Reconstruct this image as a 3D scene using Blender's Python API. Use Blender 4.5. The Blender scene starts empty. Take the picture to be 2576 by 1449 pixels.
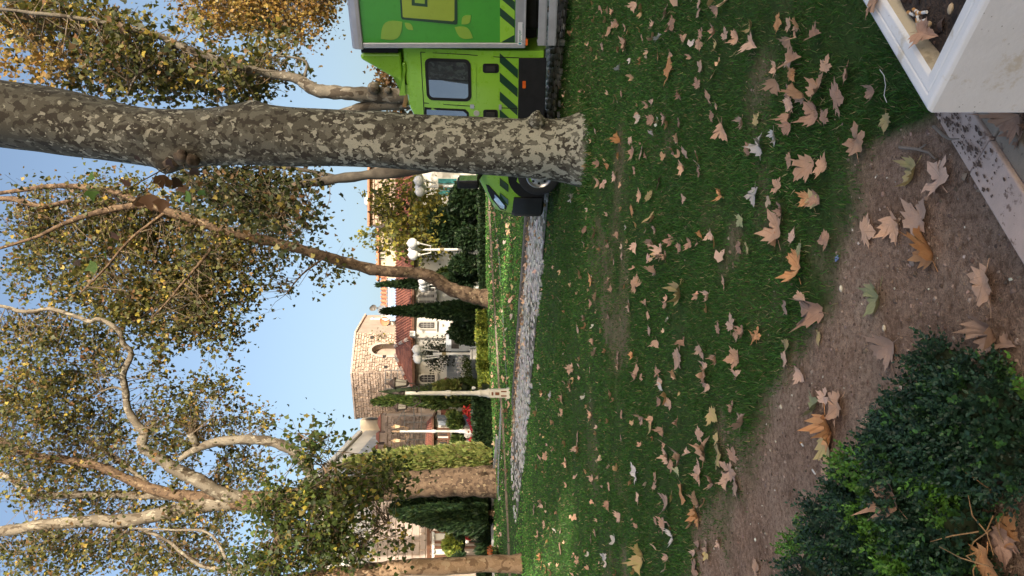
import bpy, bmesh, math, random
import numpy as np
from mathutils import Vector, Matrix
from math import radians, sin, cos, pi, sqrt
random.seed(11)
rng = np.random.default_rng(11)
scene = bpy.context.scene
C = scene.collection

# ------------------------------------------------------------------ camera (held sideways: picture right = down)
CAMH, F, HZ, CY = 1.6, 1936.0, 1258.0, 724.5     # measured on the photograph at 2576 x 1449
cam_d = bpy.data.cameras.new('camera')
cam = bpy.data.objects.new('camera', cam_d)
C.objects.link(cam)
cam_d.sensor_fit = 'HORIZONTAL'
cam_d.sensor_width = 36.0
cam_d.lens = 36.0 * F / 2576.0
cam_d.shift_x = (1288.0 - HZ) / 2576.0
cam_d.clip_start = 0.05
cam_d.clip_end = 2000.0
cam.matrix_world = Matrix(((0, 1, 0, 0), (0, 0, -1, 0), (-1, 0, 0, CAMH), (0, 0, 0, 1)))
scene.camera = cam

# ------------------------------------------------------------------ daylight
SUN_EL, SUN_AZ = radians(17.0), radians(152.0)   # azimuth clockwise from +Y: low sun behind, to the right
world = bpy.data.worlds.new('World')
scene.world = world
world.use_nodes = True
wn, wl = world.node_tree.nodes, world.node_tree.links
wn.clear()
w_out = wn.new('ShaderNodeOutputWorld')
w_bg = wn.new('ShaderNodeBackground')
w_sky = wn.new('ShaderNodeTexSky')
w_sky.sky_type = 'NISHITA'
w_sky.sun_disc = False
w_sky.sun_elevation = SUN_EL
w_sky.sun_rotation = SUN_AZ
w_sky.altitude = 50.0
w_sky.air_density = 1.0
w_sky.dust_density = 6.0
w_sky.ozone_density = 1.0
w_bg.inputs['Strength'].default_value = 0.15
wl.new(w_sky.outputs[0], w_bg.inputs[0])
wl.new(w_bg.outputs[0], w_out.inputs[0])
sun_d = bpy.data.lights.new('sun', 'SUN')
sun_d.energy = 3.0
sun_d.angle = radians(0.55)
sun_d.color = (1.0, 0.88, 0.72)
sun = bpy.data.objects.new('sun', sun_d)
C.objects.link(sun)
sdir = Vector((sin(SUN_AZ) * cos(SUN_EL), cos(SUN_AZ) * cos(SUN_EL), sin(SUN_EL)))
sun.rotation_euler = sdir.to_track_quat('Z', 'Y').to_euler()
scene.view_settings.view_transform = 'Standard'
scene.view_settings.look = 'None'
scene.view_settings.gamma = 1.0
scene.view_settings.use_curve_mapping = False
scene.view_settings.exposure = 1.0
scene.cycles.use_denoising = True
scene.cycles.max_bounces = 8
scene.cycles.transparent_max_bounces = 8
scene.cycles.caustics_reflective = False
scene.cycles.caustics_refractive = False

# ------------------------------------------------------------------ measuring helpers
def sstep(a, b, t):
    t = np.clip((t - a) / (b - a), 0.0, 1.0)
    return t * t * (3 - 2 * t)
KA, KB = np.array([1.83, 16.7]), np.array([-3.49, 22.1])          # line of the road kerb
KD = (KB - KA) / np.linalg.norm(KB - KA)
KN = np.array([KD[1], -KD[0]])                                     # points away from the viewer
if KN[1] < 0: KN = -KN
def kerb_sd(x, y):
    return (x - KA[0]) * KN[0] + (y - KA[1]) * KN[1]
def kerb_t(x, y):
    return (x - KA[0]) * KD[0] + (y - KA[1]) * KD[1]
def gz(x, y):
    x = np.asarray(x, float); y = np.asarray(y, float)
    yc = np.minimum(np.maximum(y, -5.0), 46.0)
    z = 0.045 * yc + 0.0005 * yc * np.abs(yc) + 0.03 * np.maximum(y - 46.0, 0) * (y < 120) + 0.03 * 74 * (y >= 120)
    z = z + 0.02 * np.clip(x, -30, 30) * sstep(3.0, 16.0, y)
    step = 0.11 * sstep(0.02, 0.10, kerb_sd(x, y)) * (1 - sstep(7.2, 8.4, kerb_t(x, y))) * (1 - sstep(25, 32, y))
    z = z + step * (y > 8)
    return z
def gzf(x, y): return float(gz(x, y))
def P(dx, dy, y):
    return Vector(((CY - dy) * y / F, y, CAMH - (dx - HZ) * y / F))
def G(dx, dy, lift=0.0):
    lo, hi = 0.6, 90.0
    for _ in range(60):
        m = 0.5 * (lo + hi)
        if CAMH - (dx - HZ) * m / F > gzf((CY - dy) * m / F, m) + lift: lo = m
        else: hi = m
    return Vector(((CY - dy) * lo / F, lo, gzf((CY - dy) * lo / F, lo) + lift))
def vnoise(x, y, s, seed=0):
    x = np.asarray(x, float) * s + 1000.5; y = np.asarray(y, float) * s + 1000.5
    xi, yi = np.floor(x).astype(int), np.floor(y).astype(int)
    fx, fy = x - xi, y - yi
    fx, fy = fx * fx * (3 - 2 * fx), fy * fy * (3 - 2 * fy)
    def h(a, b):
        v = np.sin(a * 127.1 + b * 311.7 + seed * 74.7) * 43758.5453
        return v - np.floor(v)
    return (h(xi, yi) * (1 - fx) + h(xi + 1, yi) * fx) * (1 - fy) + (h(xi, yi + 1) * (1 - fx) + h(xi + 1, yi + 1) * fx) * fy
def fbm(x, y, s, seed=0):
    return 0.55 * vnoise(x, y, s, seed) + 0.3 * vnoise(x, y, s * 2.1, seed + 3) + 0.15 * vnoise(x, y, s * 4.3, seed + 7)

# ------------------------------------------------------------------ tagging
def tag(o, label=None, cat=None, group=None, kind=None):
    if label: o['label'] = label
    if cat: o['category'] = cat
    if group: o['group'] = group
    if kind: o['kind'] = kind
    return o
def thing(name, label, cat, loc=(0, 0, 0), rotz=0.0, group=None):
    o = bpy.data.objects.new(name, None)
    o.empty_display_size = 0.2
    C.objects.link(o)
    o.location = loc
    o.rotation_euler = (0, 0, rotz)
    tag(o, label, cat, group)
    o['_w'] = 0
    del o['_w']
    return o
def attach(o, parent):
    """child whose mesh is written in world coordinates; parent roots only carry location and z rotation"""
    if parent is None: return o
    o.parent = parent
    chain = []
    p = parent
    while p is not None:
        chain.append(p); p = p.parent
    m = Matrix.Identity(4)
    for p in reversed(chain):
        m = m @ p.matrix_parent_inverse @ p.matrix_basis
    o.matrix_parent_inverse = m.inverted()
    return o
def obj(name, me, mats, parent=None, local=False):
    o = bpy.data.objects.new(name, me)
    C.objects.link(o)
    if mats is not None:
        for m in (mats if isinstance(mats, (list, tuple)) else [mats]):
            me.materials.append(m)
    if parent is not None:
        if local: o.parent = parent
        else: attach(o, parent)
    return o

class MB:
    def __init__(s): s.v = []; s.f = []; s.m = []
    def add(s, vs, fs, mi=0):
        b = len(s.v)
        s.v.extend([tuple(v) for v in vs])
        for f in fs:
            s.f.append([b + i for i in f]); s.m.append(mi)
        return s
    def box(s, c, size, rz=0.0, mi=0, top=1.0, R=None):
        hx, hy, hz = size[0] / 2, size[1] / 2, size[2] / 2
        M = R if R is not None else Matrix.Rotation(rz, 3, 'Z')
        vs = []
        for z, k in ((-hz, 1.0), (hz, top)):
            for x, y in ((-1, -1), (1, -1), (1, 1), (-1, 1)):
                vs.append(Vector(c) + M @ Vector((x * hx * k, y * hy * k, z)))
        return s.add(vs, [(3, 2, 1, 0), (4, 5, 6, 7), (0, 1, 5, 4), (1, 2, 6, 5), (2, 3, 7, 6), (3, 0, 4, 7)], mi)
    def prism(s, poly, ax, d, mi=0):
        """poly: list of 3D points (planar, any order); extruded by vector d"""
        n = len(poly); d = Vector(d)
        vs = [Vector(p) for p in poly] + [Vector(p) + d for p in poly]
        fs = [tuple(range(n - 1, -1, -1)), tuple(range(n, 2 * n))] + [(i, (i + 1) % n, n + (i + 1) % n, n + i) for i in range(n)]
        return s.add(vs, fs, mi)
    def tube(s, pts, rad, seg=8, mi=0, cap=True):
        pts = [Vector(p) for p in pts]
        if not isinstance(rad, (list, tuple)): rad = [rad] * len(pts)
        rings = []; up = None
        for i, p in enumerate(pts):
            t = (pts[min(i + 1, len(pts) - 1)] - pts[max(i - 1, 0)]).normalized()
            if up is None:
                up = t.orthogonal().normalized()
            else:
                up = (up - t * up.dot(t))
                up = up.normalized() if up.length > 1e-6 else t.orthogonal().normalized()
            w = t.cross(up)
            rings.append([p + (up * cos(2 * pi * k / seg) + w * sin(2 * pi * k / seg)) * rad[i] for k in range(seg)])
        vs = [q for r in rings for q in r]; fs = []
        for i in range(len(pts) - 1):
            for k in range(seg):
                a, b = i * seg + k, i * seg + (k + 1) % seg
                fs.append((a, b, b + seg, a + seg))
        if cap:
            fs.append(tuple(range(seg - 1, -1, -1)))
            fs.append(tuple((len(pts) - 1) * seg + k for k in range(seg)))
        return s.add(vs, fs, mi)
    def lathe(s, prof, c, seg=16, mi=0, sy=1.0):
        """prof: list of (r, z) from bottom to top"""
        vs, fs = [], []
        for r, z in prof:
            for k in range(seg):
                a = 2 * pi * k / seg
                vs.append((c[0] + r * cos(a), c[1] + r * sin(a) * sy, c[2] + z))
        for i in range(len(prof) - 1):
            for k in range(seg):
                a, b = i * seg + k, i * seg + (k + 1) % seg
                fs.append((a, b, b + seg, a + seg))
        fs.append(tuple(range(seg - 1, -1, -1)))
        fs.append(tuple((len(prof) - 1) * seg + k for k in range(seg)))
        return s.add(vs, fs, mi)
    def sphere(s, c, r, seg=14, rings=9, mi=0, sz=1.0):
        prof = []
        for i in range(rings + 1):
            a = -pi / 2 + pi * i / rings
            prof.append((max(1e-4, r * cos(a)), r * sin(a) * sz))
        return s.lathe(prof, c, seg, mi)
    def mesh(s, name, smooth=False):
        me = bpy.data.meshes.new(name)
        me.from_pydata(s.v, [], s.f)
        me.polygons.foreach_set('material_index', s.m)
        if smooth:
            me.polygons.foreach_set('use_smooth', [True] * len(me.polygons))
        me.validate()
        me.update()
        return me
    def build(s, name, mats, parent=None, smooth=False, local=False, bevel=0.0, bseg=2, auto=None):
        o = obj(name, s.mesh(name, smooth or auto is not None), mats, parent, local)
        if bevel > 0:
            b = o.modifiers.new('bevel', 'BEVEL')
            b.width = bevel; b.segments = bseg; b.limit_method = 'ANGLE'; b.angle_limit = radians(35)
        if auto is not None:
            o.data.set_sharp_from_angle(angle=radians(auto))
        return o

def np_mesh(name, V, Fc, cols=None, smooth=False, mats_idx=None):
    """V (n,3); Fc (m,k) uniform faces; cols (n,3)"""
    me = bpy.data.meshes.new(name)
    n, m, k = len(V), len(Fc), Fc.shape[1]
    me.vertices.add(n)
    me.vertices.foreach_set('co', np.ascontiguousarray(V, np.float32).ravel())
    me.loops.add(m * k)
    me.loops.foreach_set('vertex_index', np.ascontiguousarray(Fc, np.int32).ravel())
    me.polygons.add(m)
    me.polygons.foreach_set('loop_start', np.arange(0, m * k, k, dtype=np.int32))
    if smooth: me.polygons.foreach_set('use_smooth', np.ones(m, bool))
    me.update(calc_edges=True)
    if cols is not None:
        a = me.attributes.new('col', 'FLOAT_COLOR', 'POINT')
        c4 = np.ones((n, 4), np.float32); c4[:, :3] = cols
        a.data.foreach_set('color', c4.ravel())
    return me
def scatter(name, tv, tf, R, T, cols, mat, parent=None, smooth=False):
    tv = np.asarray(tv, float); tf = np.asarray(tf, int)
    N, k = len(T), len(tv)
    V = np.einsum('nij,kj->nki', R, tv) + T[:, None, :]
    Fc = (tf[None, :, :] + (np.arange(N) * k)[:, None, None]).reshape(-1, tf.shape[1])
    cc = None if cols is None else np.repeat(cols, k, axis=0)
    return obj(name, np_mesh(name, V.reshape(-1, 3), Fc, cc, smooth), mat, parent)
def rot_rand(n, tilt=pi, up=None):
    """random rotations: spin about z then tilt by up to `tilt`"""
    a = rng.uniform(0, 2 * pi, n); b = rng.uniform(0, 2 * pi, n); t = tilt * np.sqrt(rng.uniform(0, 1, n))
    ca, sa = np.cos(a), np.sin(a)
    Z = np.zeros((n, 3, 3)); Z[:, 0, 0] = ca; Z[:, 0, 1] = -sa; Z[:, 1, 0] = sa; Z[:, 1, 1] = ca; Z[:, 2, 2] = 1
    ax = np.stack([np.cos(b), np.sin(b), np.zeros(n)], 1)
    K = np.zeros((n, 3, 3))
    K[:, 0, 1] = -ax[:, 2]; K[:, 0, 2] = ax[:, 1]; K[:, 1, 0] = ax[:, 2]; K[:, 1, 2] = -ax[:, 0]; K[:, 2, 0] = -ax[:, 1]; K[:, 2, 1] = ax[:, 0]
    A = np.eye(3)[None] + np.sin(t)[:, None, None] * K + (1 - np.cos(t))[:, None, None] * (K @ K)
    return A @ Z
def frame_to(d):
    """rotation matrices taking +z to unit vectors d (n,3), random spin"""
    n = len(d)
    r = rng.normal(size=(n, 3))
    x = np.cross(r, d); x /= np.linalg.norm(x, axis=1)[:, None] + 1e-9
    y = np.cross(d, x)
    return np.stack([x, y, d], axis=2)

# ------------------------------------------------------------------ materials
def newmat(name):
    m = bpy.data.materials.new(name)
    m.use_nodes = True
    nt = m.node_tree
    b = nt.nodes['Principled BSDF']
    return m, nt.nodes, nt.links, b
def ramp(N, stops, interp='LINEAR'):
    r = N.new('ShaderNodeValToRGB')
    r.color_ramp.interpolation = interp
    el = r.color_ramp.elements
    while len(el) < len(stops): el.new(0.5)
    for e, (p, c) in zip(el, stops):
        e.position = p
        e.color = (c[0], c[1], c[2], 1) if not isinstance(c, (int, float)) else (c, c, c, 1)
    return r
def mixc(N, L, fac, a, b, mode='MIX'):
    m = N.new('ShaderNodeMix'); m.data_type = 'RGBA'; m.blend_type = mode
    for sock, v in ((m.inputs[0], fac), (m.inputs[6], a), (m.inputs[7], b)):
        if hasattr(v, 'is_linked') or hasattr(v, 'links'): L.new(v, sock)
        elif isinstance(v, (int, float)): sock.default_value = v
        else: sock.default_value = (v[0], v[1], v[2], 1)
    return m.outputs[2]
def noise(N, L, co, scale, detail=3, rough=0.55, dist=0.0):
    n = N.new('ShaderNodeTexNoise')
    n.inputs['Scale'].default_value = scale; n.inputs['Detail'].default_value = detail
    n.inputs['Roughness'].default_value = rough; n.inputs['Distortion'].default_value = dist
    if co is not None: L.new(co, n.inputs['Vector'])
    return n.outputs['Fac']
def coords(N, kind='Object'):
    return N.new('ShaderNodeTexCoord').outputs[kind]
def bump(N, L, b, h, strength=0.3, dist=0.02):
    u = N.new('ShaderNodeBump'); u.inputs['Strength'].default_value = strength; u.inputs['Distance'].default_value = dist
    L.new(h, u.inputs['Height']); L.new(u.outputs[0], b.inputs['Normal'])
def basic(name, c1, c2=None, scale=6.0, rough=0.6, bmp=0.0, bscale=40.0, metal=0.0, spec=0.5, coat=0.0, lo=0.35, hi=0.65, detail=5, orand=0.0):
    m, N, L, b = newmat(name)
    b.inputs['Roughness'].default_value = rough
    b.inputs['Metallic'].default_value = metal
    b.inputs['Specular IOR Level'].default_value = spec
    b.inputs['Coat Weight'].default_value = coat
    co = coords(N)
    if c2 is None:
        c2 = tuple(x * 0.82 for x in c1)
    f = noise(N, L, co, scale, detail)
    r = ramp(N, [(lo, c1), (hi, c2)])
    L.new(f, r.inputs[0])
    out = r.outputs[0]
    if orand > 0:
        oi = N.new('ShaderNodeObjectInfo')
        mr = N.new('ShaderNodeMapRange'); mr.inputs['To Min'].default_value = 1 - orand; mr.inputs['To Max'].default_value = 1 + orand
        L.new(oi.outputs['Random'], mr.inputs['Value'])
        out = mixc(N, L, 1.0, out, mr.outputs[0], 'MULTIPLY')
    L.new(out, b.inputs['Base Color'])
    if bmp > 0:
        bump(N, L, b, noise(N, L, co, bscale, 4), bmp)
    return m
def leafmat(name, trans=0.35, rough=0.5, tint=(1, 1, 1)):
    """colour from the leaf's own 'col' attribute, thin and translucent"""
    m, N, L, b = newmat(name)
    at = N.new('ShaderNodeAttribute'); at.attribute_name = 'col'
    b.inputs['Roughness'].default_value = rough
    b.inputs['Specular IOR Level'].default_value = 0.35
    L.new(at.outputs['Color'], b.inputs['Base Color'])
    tr = N.new('ShaderNodeBsdfTranslucent')
    L.new(mixc(N, L, 1.0, at.outputs['Color'], (1.25, 1.2, 0.6), 'MULTIPLY'), tr.inputs['Color'])
    mx = N.new('ShaderNodeMixShader'); mx.inputs[0].default_value = trans
    L.new(b.outputs[0], mx.inputs[1]); L.new(tr.outputs[0], mx.inputs[2])
    L.new(mx.outputs[0], N['Material Output'].inputs['Surface'])
    return m
def palette(n, cols, w, jit=0.22):
    cols = np.asarray(cols, float)
    i = rng.choice(len(cols), n, p=np.asarray(w, float) / sum(w))
    return np.clip(cols[i] * (1 + rng.uniform(-jit, jit, (n, 1))) * (1 + rng.uniform(-0.07, 0.07, (n, 3))), 0.003, 0.9)

# ================================================================== GROUND
def groundmat():
    m, N, L, b = newmat('ground_soil_and_turf')
    co = coords(N)
    at = N.new('ShaderNodeAttribute'); at.attribute_name = 'col'
    sep = N.new('ShaderNodeSeparateColor'); L.new(at.outputs['Color'], sep.inputs[0])
    n1 = noise(N, L, co, 3.2, 6, 0.6); n2 = noise(N, L, co, 38, 5, 0.65); n3 = noise(N, L, co, 160, 3, 0.6)
    r1 = ramp(N, [(0.3, (0.27, 0.172, 0.12)), (0.5, (0.40, 0.27, 0.198)), (0.72, (0.50, 0.365, 0.275))]); L.new(n1, r1.inputs[0])
    r2 = ramp(N, [(0.34, (0.55, 0.5, 0.46)), (0.55, (1, 1, 1)), (0.74, (1.35, 1.3, 1.22))]); L.new(n2, r2.inputs[0])
    soil = mixc(N, L, 1.0, r1.outputs[0], r2.outputs[0], 'MULTIPLY')
    r3 = ramp(N, [(0.3, (0.6, 0.6, 0.6)), (0.7, (1.3, 1.28, 1.22))]); L.new(n3, r3.inputs[0])
    soil = mixc(N, L, 0.8, soil, r3.outputs[0], 'MULTIPLY')
    t1 = ramp(N, [(0.3, (0.042, 0.075, 0.019)), (0.6, (0.06, 0.11, 0.026)), (0.8, (0.095, 0.1, 0.045))]); L.new(noise(N, L, co, 2.2, 6, 0.65), t1.inputs[0])
    turf = mixc(N, L, 0.6, t1.outputs[0], r2.outputs[0], 'MULTIPLY')
    col = mixc(N, L, sep.outputs[0], soil, turf)
    L.new(col, b.inputs['Base Color'])
    b.inputs['Roughness'].default_value = 0.95
    b.inputs['Specular IOR Level'].default_value = 0.15
    ad = N.new('ShaderNodeMath'); ad.operation = 'ADD'; L.new(n2, ad.inputs[0]); L.new(n3, ad.inputs[1])
    bump(N, L, b, ad.outputs[0], 1.0, 0.018)
    return m
def axis(parts):
    out = []
    for a, b, st in parts: out.extend(np.arange(a, b, st))
    return np.array(out)
BND = [(-200, 2700), (0, 2600), (290, 2345), (330, 2250), (390, 2170), (520, 2120), (640, 2080), (760, 2085), (840, 2030), (900, 1975), (980, 1920), (1100, 1868), (1240, 1860), (1340, 1800), (1449, 1760), (1800, 1650)]
bw = sorted([(G(dx, dy).x, G(dx, dy).y) for dy, dx in BND])
bx_, by_ = np.array([p[0] for p in bw]), np.array([p[1] for p in bw])
def grassness(x, y):
    yb = np.interp(x, bx_, by_)
    s = (y - yb) / np.maximum(0.5, 0.12 * y + 0.1) + (fbm(x, y, 2.2, 5) - 0.5) * 1.5
    g = sstep(-0.35, 0.55, s)
    worn = sstep(0.55, 0.70, fbm(x, y, 1.1, 21)) * (1 - sstep(8, 11, y)) * 0.45
    return np.clip(g - worn, 0, 1)
xs = axis([(-420, -60, 30), (-60, -12, 3), (-12, -3, 0.3), (-3, 2.4, 0.06), (2.4, 12, 0.3), (12, 60, 3), (60, 421, 30)])
ys = axis([(-30, -2, 4), (-2, 1.4, 0.3), (1.4, 5.4, 0.06), (5.4, 14, 0.16), (14, 30, 0.16), (30, 48, 0.5), (48, 140, 6), (140, 700, 40)])
GX, GY = np.meshgrid(xs, ys)
relief = (fbm(GX, GY, 3.1, 2) - 0.5) * 0.035 * (GY < 14) + (fbm(GX, GY, 9, 4) - 0.5) * 0.02 * (GY < 6)
GZ = gz(GX, GY) + relief
nv = GX.size
idx = np.arange(nv).reshape(GX.shape)
Fg = np.stack([idx[:-1, :-1], idx[:-1, 1:], idx[1:, 1:], idx[1:, :-1]], -1).reshape(-1, 4)
gm = grassness(GX, GY).ravel()
gme = np_mesh('ground', np.stack([GX, GY, GZ], -1).reshape(-1, 3), Fg, np.stack([gm, gm, gm], 1), True)
ground = obj('ground', gme, groundmat())
tag(ground, kind='structure')
def gz2(x, y):
    x = np.asarray(x, float); y = np.asarray(y, float)
    return gz(x, y) + (fbm(x, y, 3.1, 2) - 0.5) * 0.035 * (y < 14) + (fbm(x, y, 9, 4) - 0.5) * 0.02 * (y < 6)

# ---- road of small setts, with grass in the joints
def sett_mat():
    m, N, L, b = newmat('road_setts')
    at = N.new('ShaderNodeAttribute'); at.attribute_name = 'col'
    n = noise(N, L, coords(N), 30, 4)
    r = ramp(N, [(0.3, (0.7, 0.7, 0.7)), (0.7, (1.15, 1.15, 1.15))]); L.new(n, r.inputs[0])
    L.new(mixc(N, L, 1.0, at.outputs['Color'], r.outputs[0], 'MULTIPLY'), b.inputs['Base Color'])
    b.inputs['Roughness'].default_value = 0.8
    return m
road_mat = basic('road_bed', (0.085, 0.085, 0.06), (0.13, 0.12, 0.095), 4, 0.95, 0.4, 60)
def strip(name, t0, t1, s0, s1, lift, mat, nt=60):
    V, Fs = [], []
    for i in range(nt + 1):
        t = t0 + (t1 - t0) * i / nt
        for j in range(7):
            s = s0 + (s1 - s0) * j / 6
            x, y = KA + KD * t + KN * s
            V.append((x, y, gzf(x, y) + lift))
    for i in range(nt):
        for j in range(6):
            a = i * 7 + j
            Fs.append((a, a + 1, a + 8, a + 7))
    me = bpy.data.meshes.new(name); me.from_pydata(V, [], Fs); me.update()
    return obj(name, me, mat)
road = tag(strip('road', -9.0, 9.5, -2.4, -0.02, 0.022, road_mat), kind='structure')
tt, ss = np.meshgrid(np.arange(-9, 10.5, 0.115), np.arange(-2.6, -0.06, 0.1))
tt = tt + np.where((np.round(ss / 0.1).astype(int) % 2) == 0, 0.05, 0.0)
tt = tt.ravel() + rng.normal(0, 0.012, tt.size); ss = ss.ravel() + rng.normal(0, 0.01, ss.size)
prob = 0.9 - 0.75 * sstep(6.0, 10.0, tt) - 0.8 * sstep(-2.1, -2.6, ss) - 0.55 * sstep(0.5, 0.68, fbm(tt, ss, 0.9, 8))
k = rng.uniform(0, 1, tt.size) < prob
tt, ss = tt[k], ss[k]
sx = KA[0] + KD[0] * tt + KN[0] * ss; sy = KA[1] + KD[1] * tt + KN[1] * ss
n = len(sx)
tvs = [(-.5, -.5, -.5), (.5, -.5, -.5), (.5, .5, -.5), (-.5, .5, -.5), (-.36, -.36, .5), (.36, -.36, .5), (.36, .36, .5), (-.36, .36, .5)]
tfs = [(4, 5, 6, 7), (0, 1, 5, 4), (1, 2, 6, 5), (2, 3, 7, 6), (3, 0, 4, 7)]
R = rot_rand(n, 0.12)
ang = math.atan2(KD[1], KD[0])
a = ang + rng.normal(0, 0.15, n)
Rz = np.zeros((n, 3, 3)); Rz[:, 0, 0] = np.cos(a); Rz[:, 0, 1] = -np.sin(a); Rz[:, 1, 0] = np.sin(a); Rz[:, 1, 1] = np.cos(a); Rz[:, 2, 2] = 1
tl = rng.normal(0, 0.05, (n, 2)); Rz[:, 2, 0] = tl[:, 0]; Rz[:, 2, 1] = tl[:, 1]
Rz = Rz * np.stack([rng.uniform(0.085, 0.115, n), rng.uniform(0.075, 0.1, n), np.full(n, 0.06)], 1)[:, None, :]
setts = scatter('setts', tvs, tfs, Rz, np.stack([sx, sy, gz(sx, sy) + rng.uniform(0.004, 0.016, n)], 1), palette(n, [(0.46, 0.46, 0.46), (0.37, 0.37, 0.36), (0.53, 0.51, 0.49), (0.26, 0.26, 0.22)], [4, 3, 3, 2]), sett_mat(), road)
tag(setts, kind='stuff')

# ---- kerb of the road, stone by stone
kerb_mat = basic('kerb_concrete', (0.17, 0.16, 0.145), (0.085, 0.072, 0.058), 5, 0.85, 0.35, 50, orand=0.12)
kerb = tag(bpy.data.objects.new('road_kerb', None), 'low grey concrete kerb along the far edge of the cobbled road', 'kerb')
C.objects.link(kerb); kerb.location = (KA[0], KA[1], gzf(KA[0], KA[1]))
t = -9.0
while t < 7.4:
    ln = min(1.0, 7.58 - t) - 0.012
    vs = []
    for tq in np.linspace(t, t + ln, 3):
        last = (tq > 7.4)
        for s, z in ((-0.03, -0.12), (-0.025, 0.10), (-0.008, 0.122), (0.085, 0.126), (0.11, 0.11), (0.115, -0.12)):
            x, y = KA + KD * tq + KN * s
            zz = gzf(*(KA + KD * tq - KN * 0.1))
            vs.append((x, y, zz + (z if not (last and z > 0.05) else z * 0.75) + random.uniform(-.003, .003)))
    fs = []
    for i in range(2):
        for j in range(5): fs.append((i * 6 + j, i * 6 + j + 1, i * 6 + j + 7, i * 6 + j + 6))
    fs += [(5, 4, 3, 2, 1, 0), (12, 13, 14, 15, 16, 17)]
    MB().add(vs, fs).build('kerb_stone', kerb_mat, kerb, bevel=0.008)
    t += 1.0

# ---- second kerb and worn strip farther up the lawn
kerb2_mat = basic('kerb_old_stone', (0.24, 0.2, 0.16), (0.14, 0.11, 0.085), 3, 0.9, 0.3, 40, orand=0.15)
def kerb_line(name, pts, w, h, mat, label, seglen=1.2):
    W = [G(dx, dy) for dx, dy in pts]
    root = thing(name, label, 'kerb', W[0])
    for a, b in zip(W[:-1], W[1:]):
        d = (b - a); n = max(1, int(round(d.length / seglen))); d2 = Vector((d.x, d.y, 0)).normalized(); nn = Vector((-d2.y, d2.x, 0))
        if nn.y < 0: nn = -nn
        for i in range(n):
            p, q = a + d * ((i + 0.012) / n), a + d * ((i + 0.988) / n)
            hh = h * random.uniform(0.85, 1.1)
            vs = []
            for r in (p, q):
                z = gzf(r.x, r.y)
                vs += [(r.x, r.y, z - 0.1), (r.x, r.y, z + hh), (r.x + nn.x * w, r.y + nn.y * w, z + hh), (r.x + nn.x * w, r.y + nn.y * w, z - 0.1)]
            MB().add(vs, [(0, 1, 5, 4), (1, 2, 6, 5), (2, 3, 7, 6), (3, 2, 1, 0), (4, 5, 6, 7)]).build('kerb_stone', mat, root, bevel=0.01)
    return root
kerb_line('lawn_kerb', [(1231, 440), (1233, 530), (1241, 671), (1258, 975), (1264, 1010), (1271, 1128), (1282, 1365), (1288, 1500)], 0.10, 0.075, kerb2_mat, 'narrow old stone kerb crossing the far lawn below the hedge')
kerb_line('bed_kerb', [(1254, 1104), (1246, 1200), (1241, 1297), (1243, 1380), (1247, 1500)], 0.15, 0.12, basic('kerb_pale', (0.42, 0.42, 0.43), (0.3, 0.29, 0.28), 4, 0.85, 0.2, orand=0.1), 'pale grey kerb in front of the spiky flower bed')
def ribbon(name, pts, w, lift, mat):
    W = [G(dx, dy) for dx, dy in pts]
    V, Fs = [], []
    for i, p in enumerate(W):
        d = (W[min(i + 1, len(W) - 1)] - W[max(i - 1, 0)]); d.z = 0; d.normalize(); nn = Vector((-d.y, d.x, 0))
        for s in (-0.5, 0.5):
            x, y = p.x + nn.x * w * s, p.y + nn.y * w * s
            V.append((x, y, gzf(x, y) + lift))
        if i: Fs.append((2 * i - 2, 2 * i - 1, 2 * i + 1, 2 * i))
    me = bpy.data.meshes.new(name); me.from_pydata(V, [], Fs); me.update()
    return tag(obj(name, me, mat), kind='structure')
def dens(pts, n=8):
    out = []
    for (a, b), (c, d) in zip(pts[:-1], pts[1:]):
        for i in range(n): out.append((a + (c - a) * i / n, b + (d - b) * i / n))
    return out + [pts[-1]]
gravel_mat = basic('worn_gravel', (0.30, 0.31, 0.27), (0.10, 0.14, 0.06), 9, 0.95, 0.4, 60)
ribbon('path', dens([(1241, 480), (1247, 560), (1259, 671), (1277, 975)]), 0.32, 0.02, gravel_mat)
ribbon('path', dens([(1262, 1030), (1258, 1100), (1255, 1150), (1254, 1250)]), 0.7, 0.02, basic('pale_gravel', (0.4, 0.4, 0.4), (0.27, 0.26, 0.24), 9, 0.95, 0.4, 60))

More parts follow.
